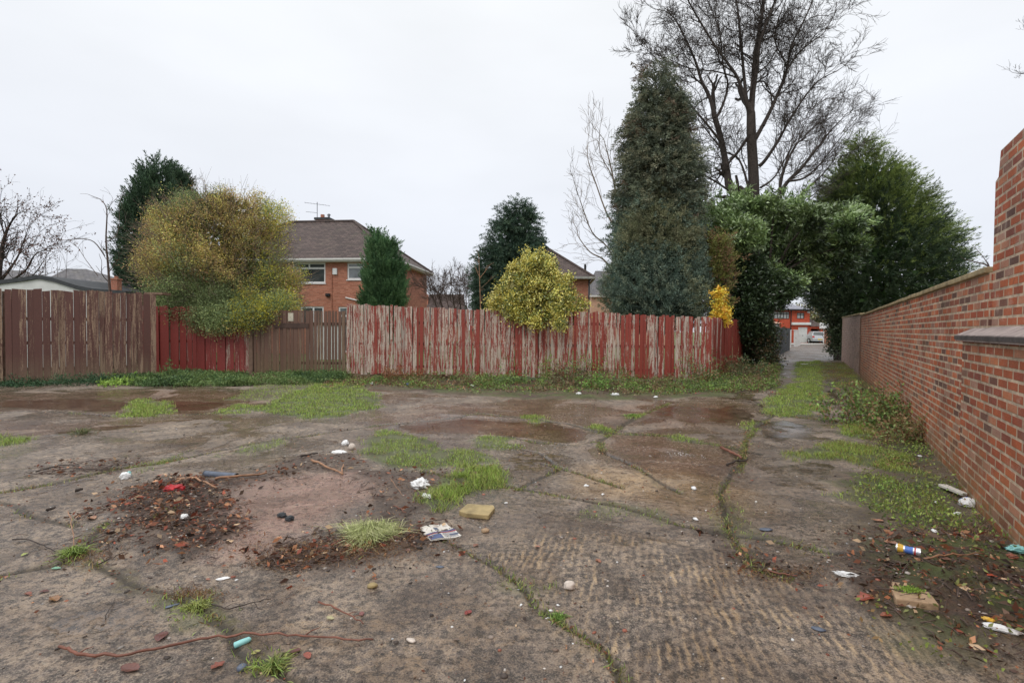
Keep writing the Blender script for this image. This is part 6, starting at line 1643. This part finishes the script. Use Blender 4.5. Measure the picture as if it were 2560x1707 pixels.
def crumple(name, label, cat, px, py, w, d, h, mat, seed, amp=.5, rot=0, n=4):
    r = np.random.default_rng(seed); c = GG(px, py); V, Fc = stonemesh(r, n, .2, (1, 1, 1))
    s = seed * 3.1
    rid = np.abs(vn3(V[:, 0] * 2.6 + s, V[:, 1] * 2.6, V[:, 2] * 2.6, 7) - .5) * 2 + .6 * np.abs(vn3(V[:, 0] * 6 + s, V[:, 1] * 6, V[:, 2] * 6, 8) - .5) * 2
    V = V * (1 - amp * .6 + amp * rid)[:, None] * np.array((w / 2, d / 2, h / 2)); V[:, 2] = np.maximum(V[:, 2], -h * .3)
    o = npmesh(name, V, Fc, mat); o.location = (c.x, c.y, c.z + h * .3); o.rotation_euler = (0, 0, rot); return tag(o, label, cat)

def paperm(name, col, rough=.45, var=.06): return plain(name, col, rough, var, 25, .2)
M['plastic_white'] = paperm('white_plastic', (.78, .78, .77), .35)
M['plaster'] = plain('pale_rubble', (.6, .52, .45), .8, .2, 30, .6)
M['slab'] = plain('mossy_paving_slab', (.33, .25, .12), .7, .35, 14, .8)
M['teal'] = plain('teal_plastic', (.28, .6, .58), .35, .08)
M['navy'] = plain('navy_print', (.05, .07, .16), .35, .4, 30)
M['cream_print'] = plain('cream_print', (.62, .58, .52), .35, .12, 20)
M['redwrap'] = plain('red_wrapper', (.4, .01, .015), .3, .3)
M['slate'] = plain('blue_slate', (.10, .12, .16), .4, .25, 20)
M['blue'] = plain('blue_print', (.08, .17, .5), .3, .3, 30)
M['yellow_pl'] = plain('yellow_print', (.7, .42, .06), .3, .2, 30)
M['alu'] = plain('aluminium', (.65, .65, .68), .25, .1, 20, metal=.7)
M['terracotta'] = plain('terracotta_shard', (.36, .13, .08), .75, .3, 25, .5)
M['tanstone'] = plain('tan_rubble', (.38, .26, .16), .8, .25, 25, .5)
M['darkbit'] = plain('dark_rubber', (.035, .04, .045), .5, .3)

# paving slab with clipped corners
c = GG(1193, 1275)
t = thing('paving_slab', 'small ochre paving slab with clipped corners lying loose near the middle', 'slab', (c.x, c.y, c.z), 0)
top = [(1147, 1276), (1168, 1258), (1234, 1262), (1237, 1268), (1222, 1287), (1165, 1282)]
mb = MB(); W = [G(x, y, c.z + .035) - c for x, y in top]
mb.prism([(p.x, p.y) for p in W], -.002, .035); mb.build('block', M['slab'], t, bevel=.006)
# open magazine
c = GG(1100, 1333)
t = thing('magazine', 'wet magazine page with navy band lying beside the straw coloured tuft', 'magazine', tuple(c))
cn = [G(1049, 1324) , G(1115, 1311), G(1154, 1341), G(1079, 1356)]
def page(u, v, z):
    p = cn[0].lerp(cn[1], u).lerp(cn[3].lerp(cn[2], u), v) - c
    return (p.x, p.y, z + .010 + .006 * math.sin(u * 6) + .004 * math.sin(v * 9 + u * 3))
def sheet(u0, u1, v0, v1, z, mat, nm, par):
    mb = MB(); n = 10
    for i in range(n):
        for j in range(n):
            a, b = u0 + (u1 - u0) * i / n, u0 + (u1 - u0) * (i + 1) / n; e, f = v0 + (v1 - v0) * j / n, v0 + (v1 - v0) * (j + 1) / n
            mb.poly([page(a, f, z), page(b, f, z), page(b, e, z), page(a, e, z)])
    return mb.build(nm, mat, par, smoothf=True)
sheet(0, 1, 0, 1, 0, M['cream_print'], 'page', t); sheet(-.02, .98, .02, 1.02, -.005, M['cream_print'], 'page', t)
sheet(0, 1, .50, .62, .002, M['navy'], 'printed_band', t); sheet(0, 1, .62, .655, .0022, M['redwrap'], 'printed_line', t); sheet(0, .42, .72, .98, .002, M['navy'], 'printed_picture', t); sheet(.7, 1, .76, .84, .002, M['slate'], 'printed_band', t); sheet(.40, .55, .2, .38, .002, M['slate'], 'printed_picture', t)
for i in range(5): sheet(.48, .95, .70 + i * .055, .715 + i * .055, .0024, M['navy'], 'printed_line', t)

def lbag(name, label, px, py, w, d, h, seed, amp=.5, rot=0, mat='plastic_white', cat='bag', n=4): return crumple(name, label, cat, px, py, w, d, h, M[mat], seed, amp, rot, n)
lbag('plastic_bag', 'crumpled white plastic bag on the left edge of the bright grass patch', 1050, 1222, .16, .13, .09, 301, .6, .5)
lbag('plastic_bag', 'trailing end of white plastic bag beside the grass, nearer than the crumpled one', 1068, 1247, .13, .07, .03, 302, .6, -.9)
lbag('foam_piece', 'flat white foam scrap among the twigs left of the grass patch', 847, 1139, .17, .08, .05, 303, .25, 0, cat='scrap')
lbag('crumpled_packet', 'small white packet beyond the white foam scrap', 863, 1113, .09, .07, .08, 304, .4, cat='litter')
stone('stone', 'pale cream stone beside the small white packet', 'stone', 880, 1124, .08, .09, M['plaster'], 305)
lbag('plastic_cup', 'crushed white cup with a pink tinge lying alone on the left concrete', 313, 1197, .09, .075, .08, 306, .25, .6, cat='cup')
lbag('wrapper', 'blue green scrap tucked behind the crushed white cup', 322, 1189, .04, .05, .05, 307, .4, mat='teal', cat='litter')
lbag('wrapper', 'bright red wrapper lying in the dark debris heap', 436, 1249, .17, .10, .05, 308, .6, .1, mat='redwrap', cat='litter')
lbag('plastic_scrap', 'white scrap at the lower right of the debris heap', 460, 1318, .05, .045, .045, 309, .5, cat='litter')
lbag('black_glove', 'dark crumpled glove on the pink concrete', 705, 1296, .075, .05, .04, 310, .5, -.3, mat='darkbit', cat='glove')
lbag('black_glove', 'second dark crumpled lump touching the glove on the pink concrete', 724, 1304, .06, .05, .045, 311, .5, .4, mat='darkbit', cat='scrap')
lbag('plastic_scrap', 'white pointed scrap on the concrete below the debris heap', 557, 1447, .072, .032, .012, 312, .2, .55, cat='scrap')
stone('stone', 'round pale cream stone standing out on the ribbed concrete', 'stone', 1424, 1475, .068, .05, M['plaster'], 313, d=.055, n=3)
stone('stone', 'ochre rough stone on the concrete below the straw coloured tuft', 'stone', 931, 1468, .06, .03, M['slab'], 314)
stone('stone', 'tan stone to the right of the magazine', 'stone', 1213, 1328, .06, .035, M['tanstone'], 315)
stone('slate_shard', 'small blue grey slate piece below the magazine', 'shard', 1100, 1418, .05, .008, M['slate'], 316, d=.03)
stone('slate_shard', 'grey pointed slate shard in the left crack', 'shard', 430, 1517, .022, .010, M['slate'], 317, d=.07, rot=-.9)
stone('slate_shard', 'dark oval slate left of the ribbed slab edge near the right', 'shard', 1915, 1327, .10, .015, M['slate'], 318, d=.06)
stone('slate_shard', 'dark pointed slate shard in the lower right on the ribbed concrete', 'shard', 2046, 1578, .06, .015, M['slate'], 319, d=.035, rot=-.5)
stone('stone', 'grey lump of stone at the bottom edge on the left', 'stone', 605, 1675, .045, .03, M['slate'], 320)
stone('stone', 'pale grey oval stone in the lower middle beyond the crack', 'stone', 1028, 1602, .05, .012, M['plaster'], 321, d=.03, rot=-.4)
for i, (px, py, w, lab) in enumerate(((1466, 1212, .05, 'white scrap just beyond the mid crack near the ochre stain'), (1507, 1232, .035, 'smaller white scrap right of the other one near the ochre stain'), (1735, 1220, .07, 'white scrap lying on the ochre stained patch'), (1739, 1299, .05, 'white scrap on the moss right of the ribbed slab'), (1538, 990, .16, 'torn white bag among the weeds at the long fence'), (1265, 1258, .03, 'tiny white scrap right of the paving slab'), (1303, 1515, .022, 'white paper bit above the centre crack'), (2010, 912, .35, 'flat white sheet lying on the lane grass strip'), (1395, 1518, .02, 'white bead of litter beside the centre crack'), (1377, 1532, .022, 'white curl of paper in the centre crack'), (1368, 1543, .022, 'lower white curl of paper in the centre crack'), (2335, 1362, .05, 'white pinkish scrap beside the brown leaf on the right'), (2300, 1140, .05, 'small white scrap on the grass at right'), (1447, 989, .12, 'greyish white bag at the edge of the weeds'), (1640, 994, .1, 'small pale scrap by the weeds left of the fence corner'), (1020, 965, .14, 'light blue wrapper in the rusty dead stalks'), (930, 962, .14, 'pale scrap in the weeds at the left end of the long fence'), (1180, 968, .12, 'cluster of pale litter below the gappy boards'), (2395, 1290, .06, 'white scrap beside the blue and white bag'), (2340, 1260, .05, 'little white scrap left of the blue and white bag'), (1162, 1699, .014, 'white speck of litter at the bottom middle edge'))):
    lbag('litter_scrap', lab, px, py, w, w * .6, w * .45 if w < .3 else .03, 330 + i, .45, i * .7, mat='blue' if 'light blue' in lab else 'plastic_white', cat='litter', n=3)
# teal tube
c0, c1_ = GG(586, 1613), GG(628, 1604)
t = thing('plastic_tube', 'pale teal plastic tube end touching the long fallen branch', 'tube', tuple(c0)); d = c1_ - c0
mb = MB(); u = [Vector((0, 0, .014)) + d * k for k in (0, .03, .5, .9, 1.0)]; mb.tube(u, [.0125, .014, .014, .012, .004], 14); mb.build('tube', M['teal'], t, smoothf=True)
mb = MB(); mb.tube([Vector((0, 0, .014)) - d * .03, Vector((0, 0, .014)) - d * .001], .0115, 14); mb.build('end', M['darkbit'], t)
# black pipe
c0, c1_ = GG(512, 1197), GG(592, 1204)
t = thing('black_pipe', 'short length of black plastic pipe behind the debris heap', 'pipe', tuple(c0)); d = c1_ - c0; d.z = 0
mb = MB(); mb.tube([Vector((0, 0, .035)), Vector((0, 0, .035)) + d], .028, 16, caps=False); mb.tube([Vector((0, 0, .035)) + d * .995, Vector((0, 0, .035)) + d * .01], .024, 16, caps=False); mb.build('tube', M['slate'], t, smoothf=True)
mb = MB(); 
for k in (0.0, .97): mb.tube([Vector((0, 0, .035)) + d * k, Vector((0, 0, .035)) + d * (k + .03)], .0295, 16, caps=False)
mb.build('rim', M['darkbit'], t)
# drinks can, plank, bag, kerb piece, bottle near the right wall
c0 = GG(2240, 1420); c1_ = GG(2288, 1432); d = (c1_ - c0); d.z = 0; L = d.length; d.normalize()
t = thing('drinks_can', 'crushed blue, yellow and silver drinks can beside the dark soil heap', 'can', tuple(c0))
def cr(k): return .026 * (1 - .35 * math.sin(k * 3.1) ** 2 * .6)
def can(k0, k1, m, nm, e=0.0):
    mb = MB(); n = 5; mb.tube([Vector((0, 0, .024)) + d * (.115 * (k0 + (k1 - k0) * i / n)) for i in range(n + 1)], [cr(k0 + (k1 - k0) * i / n) + e for i in range(n + 1)], 18, caps=False); return mb.build(nm, m, t, smoothf=True)
can(0, 1, M['alu'], 'body'); can(.05, .3, M['yellow_pl'], 'printed_band', .0006); can(.36, .7, M['blue'], 'printed_band', .0006); can(.76, .82, M['redwrap'], 'printed_band', .0006)
for k, nm in ((0, 'top'), (1, 'base')):
    mb = MB(); mb.tube([Vector((0, 0, .024)) + d * (.115 * k - .002), Vector((0, 0, .024)) + d * (.115 * k + .002)], .0225, 18); mb.build(nm, M['alu'], t)
c0, c1_ = GG(2355, 1226), GG(2412, 1250)
t = thing('broken_plank', 'short off white painted board lying against the weeds by the wall', 'board', tuple(c0)); d = c1_ - c0; s = Vector((-d.y, d.x, 0)).normalized() * .035
mb = MB(); b = [-s, d - s * .7, d * .97 + s * .8, s]; mb.hexa([(p.x, p.y, .02) for p in b], [(p.x, p.y, .045) for p in b]); mb.build('board', M['concrete_lt'] if 0 else M['cream_print'], t, bevel=.004)
lbag('plastic_bag', 'blue and white plastic bag at the foot of the lane wall', 2424, 1266, .15, .11, .08, 370, .4, .2)
lbag('plastic_bag', 'blue printed flap on top of the white bag at the wall', 2420, 1257, .10, .08, .06, 371, .4, .2, mat='blue')
lbag('bottle_scrap', 'flattened white and yellow bottle in the bottom right corner', 2500, 1608, .14, .045, .03, 372, .2, -.6, cat='bottle')
lbag('wrapper', 'yellow end of the flattened bottle in the bottom right corner', 2468, 1590, .05, .03, .02, 373, .2, -.6, mat='yellow_pl')
lbag('wrapper', 'teal and orange wrapper at the right edge by the wall foot', 2545, 1400, .12, .07, .05, 374, .6, -.3, mat='teal')
lbag('wrapper', 'orange scrap under the teal wrapper at the right edge', 2530, 1418, .06, .04, .03, 375, .6, -.3, mat='terracotta')
lbag('wrapper', 'torn grey white wrapper left of the mossy block', 2118, 1462, .12, .035, .03, 376, .5, -.5)
lbag('wrapper', 'cream curl of packaging in front of the mossy block', 2275, 1545, .07, .03, .02, 377, .5, -.3, mat='cream_print')
c = GG(2285, 1475)
t = thing('concrete_block', 'broken kerb block with a cushion of moss on top in the dark soil at right', 'block', tuple(c), 0)
W = [G(x, y, c.z - .02) - c for x, y in ((2218, 1455), (2312, 1468), (2348, 1515), (2240, 1500))]
mb = MB(); mb.prism([(p.x, p.y) for p in W][::1], -.09, -.01); mb.build('block', M['tanstone'], t, bevel=.006)
r = np.random.default_rng(9); n = 420; u = r.random((n, 2)); ctr = sum(W, Vector()) / 4
pts = np.stack([ctr.x + r.normal(size=n) * .028, ctr.y + .01 + r.normal(size=n) * .018, np.full(n, -.008)], 1)
lbm = LB(); lbm.add(*leaves_arr(pts, r.normal(size=(n, 3)) * .5 + np.array([0, 0, 1]), .014, .006, [(.2, .28, .05), (.13, .2, .04)], r)); lbm.build('moss_cushion', M['blade'], t)

# sticks
stick('long thin reddish branch lying across the lower left concrete', Dp([(138, 1490), (165, 1500), (205, 1510), (270, 1510), (330, 1500), (390, 1487), (480, 1469), (560, 1462), (640, 1463), (720, 1468), (790, 1475), (858, 1479)]), .007, M['twig_red'], 401, 'fallen_branch', 3, cat='branch')
stick('tan stick beside the grass patch pointing to the forked end', [(778, 1163), (815, 1178), (857, 1194)], .013, M['twig_tan'], 402)
stick('short upright twig touching the end of the tan stick', [(855, 1192), (860, 1174)], .009, M['twig_tan'], 403)
stick('dark stick behind the tan stick near the foam scrap', [(750, 1150), (775, 1146), (795, 1143)], .012, M['bark'], 404)
stick('tan stick pointing from the debris heap towards the right', [(535, 1219), (600, 1209), (666, 1198)], .013, M['twig_tan'], 405, forks=1)
stick('curved tan stick on top of the debris heap', [(444, 1217), (490, 1218), (540, 1240)], .012, M['twig_tan'], 406)
stick('reddish stick with side shoot on the lower middle concrete', [(797, 1510), (835, 1525), (870, 1543), (908, 1566)], .005, M['twig_red'], 407, forks=2)
stick('dark bent twig between the crack and the middle left slab', [(530, 1518), (575, 1528), (620, 1514), (678, 1503)], .004, M['bark'], 408, forks=2)
stick('small reddish twig on the concrete below the heap', [(245, 1418), (275, 1407), (310, 1396)], .004, M['bark'], 409, forks=1)
stick('forked dark twig lying alone at lower left', [(258, 1553), (272, 1528), (286, 1502)], .0025, M['bark'], 410, forks=3)
stick('dark curved twig at the left edge', [(30, 1352), (70, 1352), (110, 1370), (138, 1387)], .005, M['bark'], 411, forks=1)
stick('reddish broken branch right of the ochre stained patch', [(1803, 1124), (1828, 1135), (1852, 1148)], .02, M['twig_red'], 412)
stick('dark thin branch beside the reddish broken one on the right', [(1816, 1166), (1840, 1155), (1872, 1150)], .012, M['bark'], 413)
stick('pale twig lying across the dark soil heap at right', [(2310, 1446), (2380, 1440), (2455, 1430)], .006, M['twig_tan'], 414)
stick('thin bare stalk on the dirt between heap and white bag', [(975, 1212), (990, 1236), (1010, 1262)], .003, M['twig_tan'], 415, lift=.05)
stick('dark flat stick in the left litter patch', [(90, 1184), (150, 1168), (200, 1170)], .007, M['bark'], 416, forks=1)
stick('brown stick crossing the left litter patch', [(95, 1186), (180, 1175), (260, 1178), (285, 1165)], .006, M['twig'], 417, forks=2)
stick('reddish twig in the mossy joint at right of the ribbed slab', [(1905, 1433), (1950, 1440), (1990, 1450)], .006, M['twig_red'], 418)
stick('light twig over the dirt right of the paving slab gap', [(985, 1272), (1000, 1280), (1015, 1290)], .005, M['twig_red'], 419)
stick('short dark piece of wood left of the debris heap', [(115, 1280), (138, 1274)], .014, M['bark'], 420)
stick('dark lump of wood on the grey concrete at left', [(190, 1233), (204, 1231)], .016, M['bark'], 421)
stick('thin curved tan stalk rising from the left crack', [(170, 1290), (182, 1330), (186, 1385)], .004, M['twig_tan'], 422, lift=.03)

# single fallen leaves
for i, (px, py, s, c_, lab) in enumerate((
 (138, 1498, .085, (.26, .13, .055), 'big curled tan brown leaf on the lower left concrete'), (110, 1480, .045, (.10, .03, .02), 'dark red leaf just above the big tan one at lower left'),
 (70, 1486, .045, (.22, .07, .04), 'narrow reddish leaf left of the dark red one'), (404, 1590, .085, (.13, .045, .035), 'long maroon leaf left of the teal tube'),
 (545, 1664, .06, (.22, .06, .035), 'rusty red leaf near the bottom edge left of middle'), (325, 1670, .09, (.14, .055, .04), 'broad maroon leaf below the long branch'),
 (1170, 1534, .05, (.24, .035, .025), 'bright red leaf between branch tip and centre crack'), (1344, 1369, .04, (.33, .13, .07), 'orange brown leaf at the head of the ribbed slab'),
 (1495, 1406, .05, (.28, .11, .06), 'spiky orange brown leaf on the upper ribbed slab'), (1190, 1362, .05, (.24, .1, .06), 'brown leaf right of the magazine'),
 (1020, 1380, .045, (.18, .08, .05), 'brown seed head leaf below the magazine'), (904, 1536, .04, (.2, .07, .06), 'dull pink leaf right of the reddish stick'),
 (825, 1546, .045, (.38, .34, .18), 'pale yellow leaf beside the reddish stick'), (230, 1305, .09, (.38, .19, .10), 'large orange tan leaf at the left foot of the debris heap'),
 (262, 1332, .035, (.4, .45, .08), 'lime green leaf left of the debris heap'), (62, 1388, .045, (.3, .33, .08), 'yellow green leaf at the left edge near the curved twig'),
 (1140, 1600, .03, (.15, .1, .07), 'dark leaf low in the middle'), (2195, 1310, .07, (.33, .14, .07), 'orange leaf on the right slab below the mossy bank'),
 (2230, 1392, .09, (.3, .14, .08), 'curled brown leaf right of the joint near the can'), (2225, 1305, .05, (.1, .05, .04), 'dark leaf beside the orange leaf on the right slab'),
 (2165, 1522, .10, (.3, .07, .04), 'large reddish leaf left of the mossy block'), (2215, 1560, .06, (.25, .07, .03), 'rusty leaf in front of the reddish leaf at right'),
 (140, 1425, .05, (.18, .36, .24), 'blue green leaf by the spiky tuft'), (520, 1450, .03, (.3, .12, .07), 'small orange leaf right of the crack tuft'),
 (275, 1370, .03, (.45, .33, .22), 'tiny pale pink leaf below the heap'), (640, 1633, .04, (.3, .28, .08), 'yellowish leaf under the long branch near the teal tube'),
 (768, 1640, .05, (.28, .07, .04), 'red leaf with dark stalk below the branch end'), (735, 1630, .06, (.12, .04, .03), 'dark red leaf left of the red leaf below the branch end'),
 (2480, 1485, .05, (.45, .08, .04), 'bright orange red leaf in the dark soil heap'), (2400, 1500, .05, (.3, .2, .07), 'ochre leaf in the dark soil heap'))):
    leafthing(lab, px, py, s, c_, 500 + i, lobes=.5 if i % 4 == 0 else 0)

# --- uncountable bits: flakes of leaves, crumbs of rubble, fine twigs
r = np.random.default_rng(88)
def areas():
    return [(Gp([(70, 1190), (160, 1160), (260, 1150), (320, 1165), (300, 1185), (160, 1195)]), 420, .7), (HEAP, 6500, 1), (RIDGE, 900, .8), (Gp([(640, 1400), (760, 1365), (860, 1340), (1040, 1340), (1060, 1370), (900, 1400), (740, 1430)]), 1900, .8), (SOIL_C, 900, .6), (SOIL_R, 2600, 1), (SOIL_M, 700, .8)]
LP = [(.13, .05, .028), (.08, .035, .022), (.20, .08, .04), (.05, .028, .02), (.26, .13, .07), (.17, .045, .025), (.03, .02, .016), (.30, .21, .13), (.10, .06, .04), (.07, .045, .03)]
lb = LB()
for i, (p, n, s) in enumerate(areas()):
    xs = [q[0] for q in p]; ys = [q[1] for q in p]
    x, y = scatter(lambda x, y: pmask(x, y, p, .5, .3, 3, 200) * (.35 + .65 * smooth(.4, .6, vn2(x * 5, y * 5, 31))), min(xs) - .3, max(xs) + .3, min(ys) - .3, max(ys) + .3, n * 2, r)
    z = gzv(x, y) + r.random(len(x)) ** 2 * .025
    d = np.stack([r.normal(size=len(x)), r.normal(size=len(x)), r.normal(size=len(x)) * .3], 1)
    sc_ = .014 + .055 * r.random(len(x)) ** 2.6
    lb.add(*leaves_arr(np.stack([x, y, z + .004], 1), d, sc_, sc_ * .5, LP, r, fold=.15, jit=.3))
dg = LB()
for (px, py, sx, sy, n) in ((960, 1350, 60, 14, 1500), (860, 1385, 90, 14, 1800), (720, 1405, 50, 10, 700), (780, 1375, 60, 10, 700), (480, 1485, 40, 10, 500), (210, 1395, 45, 14, 600), (400, 1240, 60, 20, 500), (1950, 1440, 60, 12, 600), (2400, 1350, 80, 20, 900), (2480, 1330, 60, 20, 700), (1080, 1075, 40, 8, 300)):
    q = np.array([tuple(G(px + r.normal() * sx, py + r.normal() * sy)) for _ in range(n)]); blades(dg, q[:, 0], q[:, 1], .035, .003, [(.28, .15, .07), (.18, .09, .045), (.36, .24, .12), (.12, .06, .035)], r, lean=1.8, jit=.3)
o = dg.build('dead_grass', M['blade']); stuff(o, 'flattened brown dead grass matted round the pale tuft and the heaps', 'dead grass')
# thin scatter everywhere in the yard
n = 5200; x = r.normal(size=n) * 3.2; y = 1.9 + r.random(n) ** 1.5 * 10; k = (np.abs(x) < y * 1.1) & (x < WALL_A + WALL_B * y - .1); x, y = x[k], y[k]
k = (fbm2(x * 1.2, y * 1.2, 610) + .3 * r.random(len(x))) > .62; x, y = x[k], y[k]
d = np.stack([r.normal(size=len(x)), r.normal(size=len(x)), r.normal(size=len(x)) * .2], 1); sc_ = .006 + .022 * r.random(len(x)) ** 2.5
lb.add(*leaves_arr(np.stack([x, y, gzv(x, y) + .004], 1), d, sc_, sc_ * .5, LP, r, fold=.15, jit=.3))
# along the joints
for i, (p, w) in enumerate(joints):
    L = sum(math.dist(a, b) for a, b in zip(p[:-1], p[1:])); n = int(L * 55); P0 = np.array(p); seg = r.integers(0, len(p) - 1, n); t_ = r.random(n)
    x = P0[seg, 0] + (P0[seg + 1, 0] - P0[seg, 0]) * t_ + r.normal(size=n) * .06; y = P0[seg, 1] + (P0[seg + 1, 1] - P0[seg, 1]) * t_ + r.normal(size=n) * .06
    k = (vn2(x * 2, y * 2, 700 + i) > .5) & (y > 1.5); x, y = x[k], y[k]; d = np.stack([r.normal(size=len(x)), r.normal(size=len(x)), r.normal(size=len(x)) * .3], 1); sc_ = .01 + .025 * r.random(len(x)) ** 2
    lb.add(*leaves_arr(np.stack([x, y, gzv(x, y) + .006], 1), d, sc_, sc_ * .45, LP, r, fold=.15, jit=.3))
# fence foot litter
n = 3000; t_ = r.random(n); x = -4.5 + t_ * 10.5; y = 14.7 - t_ * .9 - r.random(n) ** 1.3 * 2.6; d = r.normal(size=(n, 3)); d[:, 2] *= .4; sc_ = .02 + .05 * r.random(n) ** 2
lb.add(*leaves_arr(np.stack([x, y, gzv(x, y) + .02 + .06 * r.random(n)], 1), d, sc_, sc_ * .5, LP, r, jit=.3))
o = lb.build('leaf_litter', M['leaf']); stuff(o, 'brown and red leaf fragments strewn over the yard and thick in the heaps', 'leaf litter')

def crumbs(name, label, pts, size, pal, seed):
    r = np.random.default_rng(seed); base, Fb = stonemesh(r, 1, .3); n = len(pts)
    sc_ = (size[0] + (size[1] - size[0]) * r.random(n) ** 3)[:, None] * np.stack([.7 + .6 * r.random(n), .7 + .6 * r.random(n), .25 + .35 * r.random(n)], 1) / 2
    a = r.random(n) * 6.28; ca, sa_ = np.cos(a), np.sin(a); V = base[None] * sc_[:, None, :]
    X = V[:, :, 0] * ca[:, None] - V[:, :, 1] * sa_[:, None]; Y = V[:, :, 0] * sa_[:, None] + V[:, :, 1] * ca[:, None]; V = np.stack([X, Y, V[:, :, 2]], 2) + pts[:, None, :]
    pal = np.asarray(pal); C = np.repeat(pal[r.integers(0, len(pal), n)] * (1 + r.normal(size=(n, 1)) * .2).clip(.5, 1.6), len(base), 0).clip(.005, .9)
    Fc = (np.arange(n)[:, None, None] * len(base) + Fb[None]).reshape(-1, 3)
    o = npmesh(name, V.reshape(-1, 3), Fc, M['leaf'], colors={'c': C}); return stuff(o, label, 'rubble')
P_ = []
for i, (p, n, s) in enumerate(areas()):
    xs = [q[0] for q in p]; ys = [q[1] for q in p]; x, y = scatter(lambda x, y: pmask(x, y, p, .5, .3, 3, 200), min(xs), max(xs), min(ys), max(ys), int(n * .3), r); P_.append(np.stack([x, y, gzv(x, y) + .004], 1))
n = 1500; x = r.normal(size=n) * 2.6; y = 1.9 + r.random(n) ** 1.4 * 9; k = (np.abs(x) < y * 1.1) & (x < WALL_A + WALL_B * y - .1); x, y = x[k], y[k]; P_.append(np.stack([x, y, gzv(x, y) + .002], 1))
crumbs('gravel_crumbs', 'small crumbs of brick, stone and soil scattered over the concrete', np.concatenate(P_), (.005, .034), [(.12, .09, .07), (.3, .24, .2), (.05, .04, .035), (.32, .12, .08), (.45, .4, .36), (.18, .13, .1), (.09, .07, .06)], 89)
n = 500; x = r.normal(size=n) * 2.4; y = 2 + r.random(n) * 8; k = (np.abs(x) < y) & (x < WALL_A + WALL_B * y - .2); x, y = x[k], y[k]
q1 = np.stack([x, y, gzv(x, y) + .002], 1)
a_ = P_ = np.array([tuple(GG(px + r.normal() * 22, py + r.normal() * 4)) for px, py in [(1265, 1115)] * 70 + [(1700, 1135)] * 80 + [(1370, 1125)] * 10 + [(1650, 1010)] * 14 + [(1190, 968)] * 10 + [(1780, 1265)] * 8])
crumbs('white_chips', 'tiny white chips dotted over the wet concrete', np.concatenate([q1, a_]), (.005, .02), [(.7, .7, .68), (.5, .5, .5), (.6, .55, .5)], 90)
# fine twigs
sg = []
for i, (p, n, s) in enumerate(areas()):
    xs = [q[0] for q in p]; ys = [q[1] for q in p]; x, y = scatter(lambda x, y: pmask(x, y, p, .5, .35, 3, 200), min(xs), max(xs), min(ys), max(ys), int(n * .16), r)
    for a, b in zip(x, y):
        th = r.random() * 6.28; L = r.uniform(.03, .16); z = gz(a, b) + .008; m_ = Vector((a + math.cos(th) * L * .5, b + math.sin(th) * L * .5, z + r.uniform(0, .02))); e_ = m_ + Vector((math.cos(th + r.normal() * .4) * L * .5, math.sin(th + r.normal() * .4) * L * .5, -.004)); rd = r.uniform(.0015, .004)
        sg += [(Vector((a, b, z)), m_, rd, rd), (m_, e_, rd, rd * .5)]
n = 130
for q in range(n):
    a = r.normal() * 2.6; b = 2 + r.random() * 8
    if a > WALL_A + WALL_B * b - .2: continue
    th = r.random() * 6.28; L = r.uniform(.03, .13); z = gz(a, b) + .005; m_ = Vector((a + math.cos(th) * L * .5, b + math.sin(th) * L * .5, z + .003)); e_ = m_ + Vector((math.cos(th + r.normal() * .5) * L * .5, math.sin(th + r.normal() * .5) * L * .5, 0)); sg += [(Vector((a, b, z)), m_, .002, .002), (m_, e_, .002, .001)]
o = segs_mesh('twig_litter', sg, M['twig'], None, 4); stuff(o, 'fine broken twigs mixed into the leaf heaps', 'twigs')
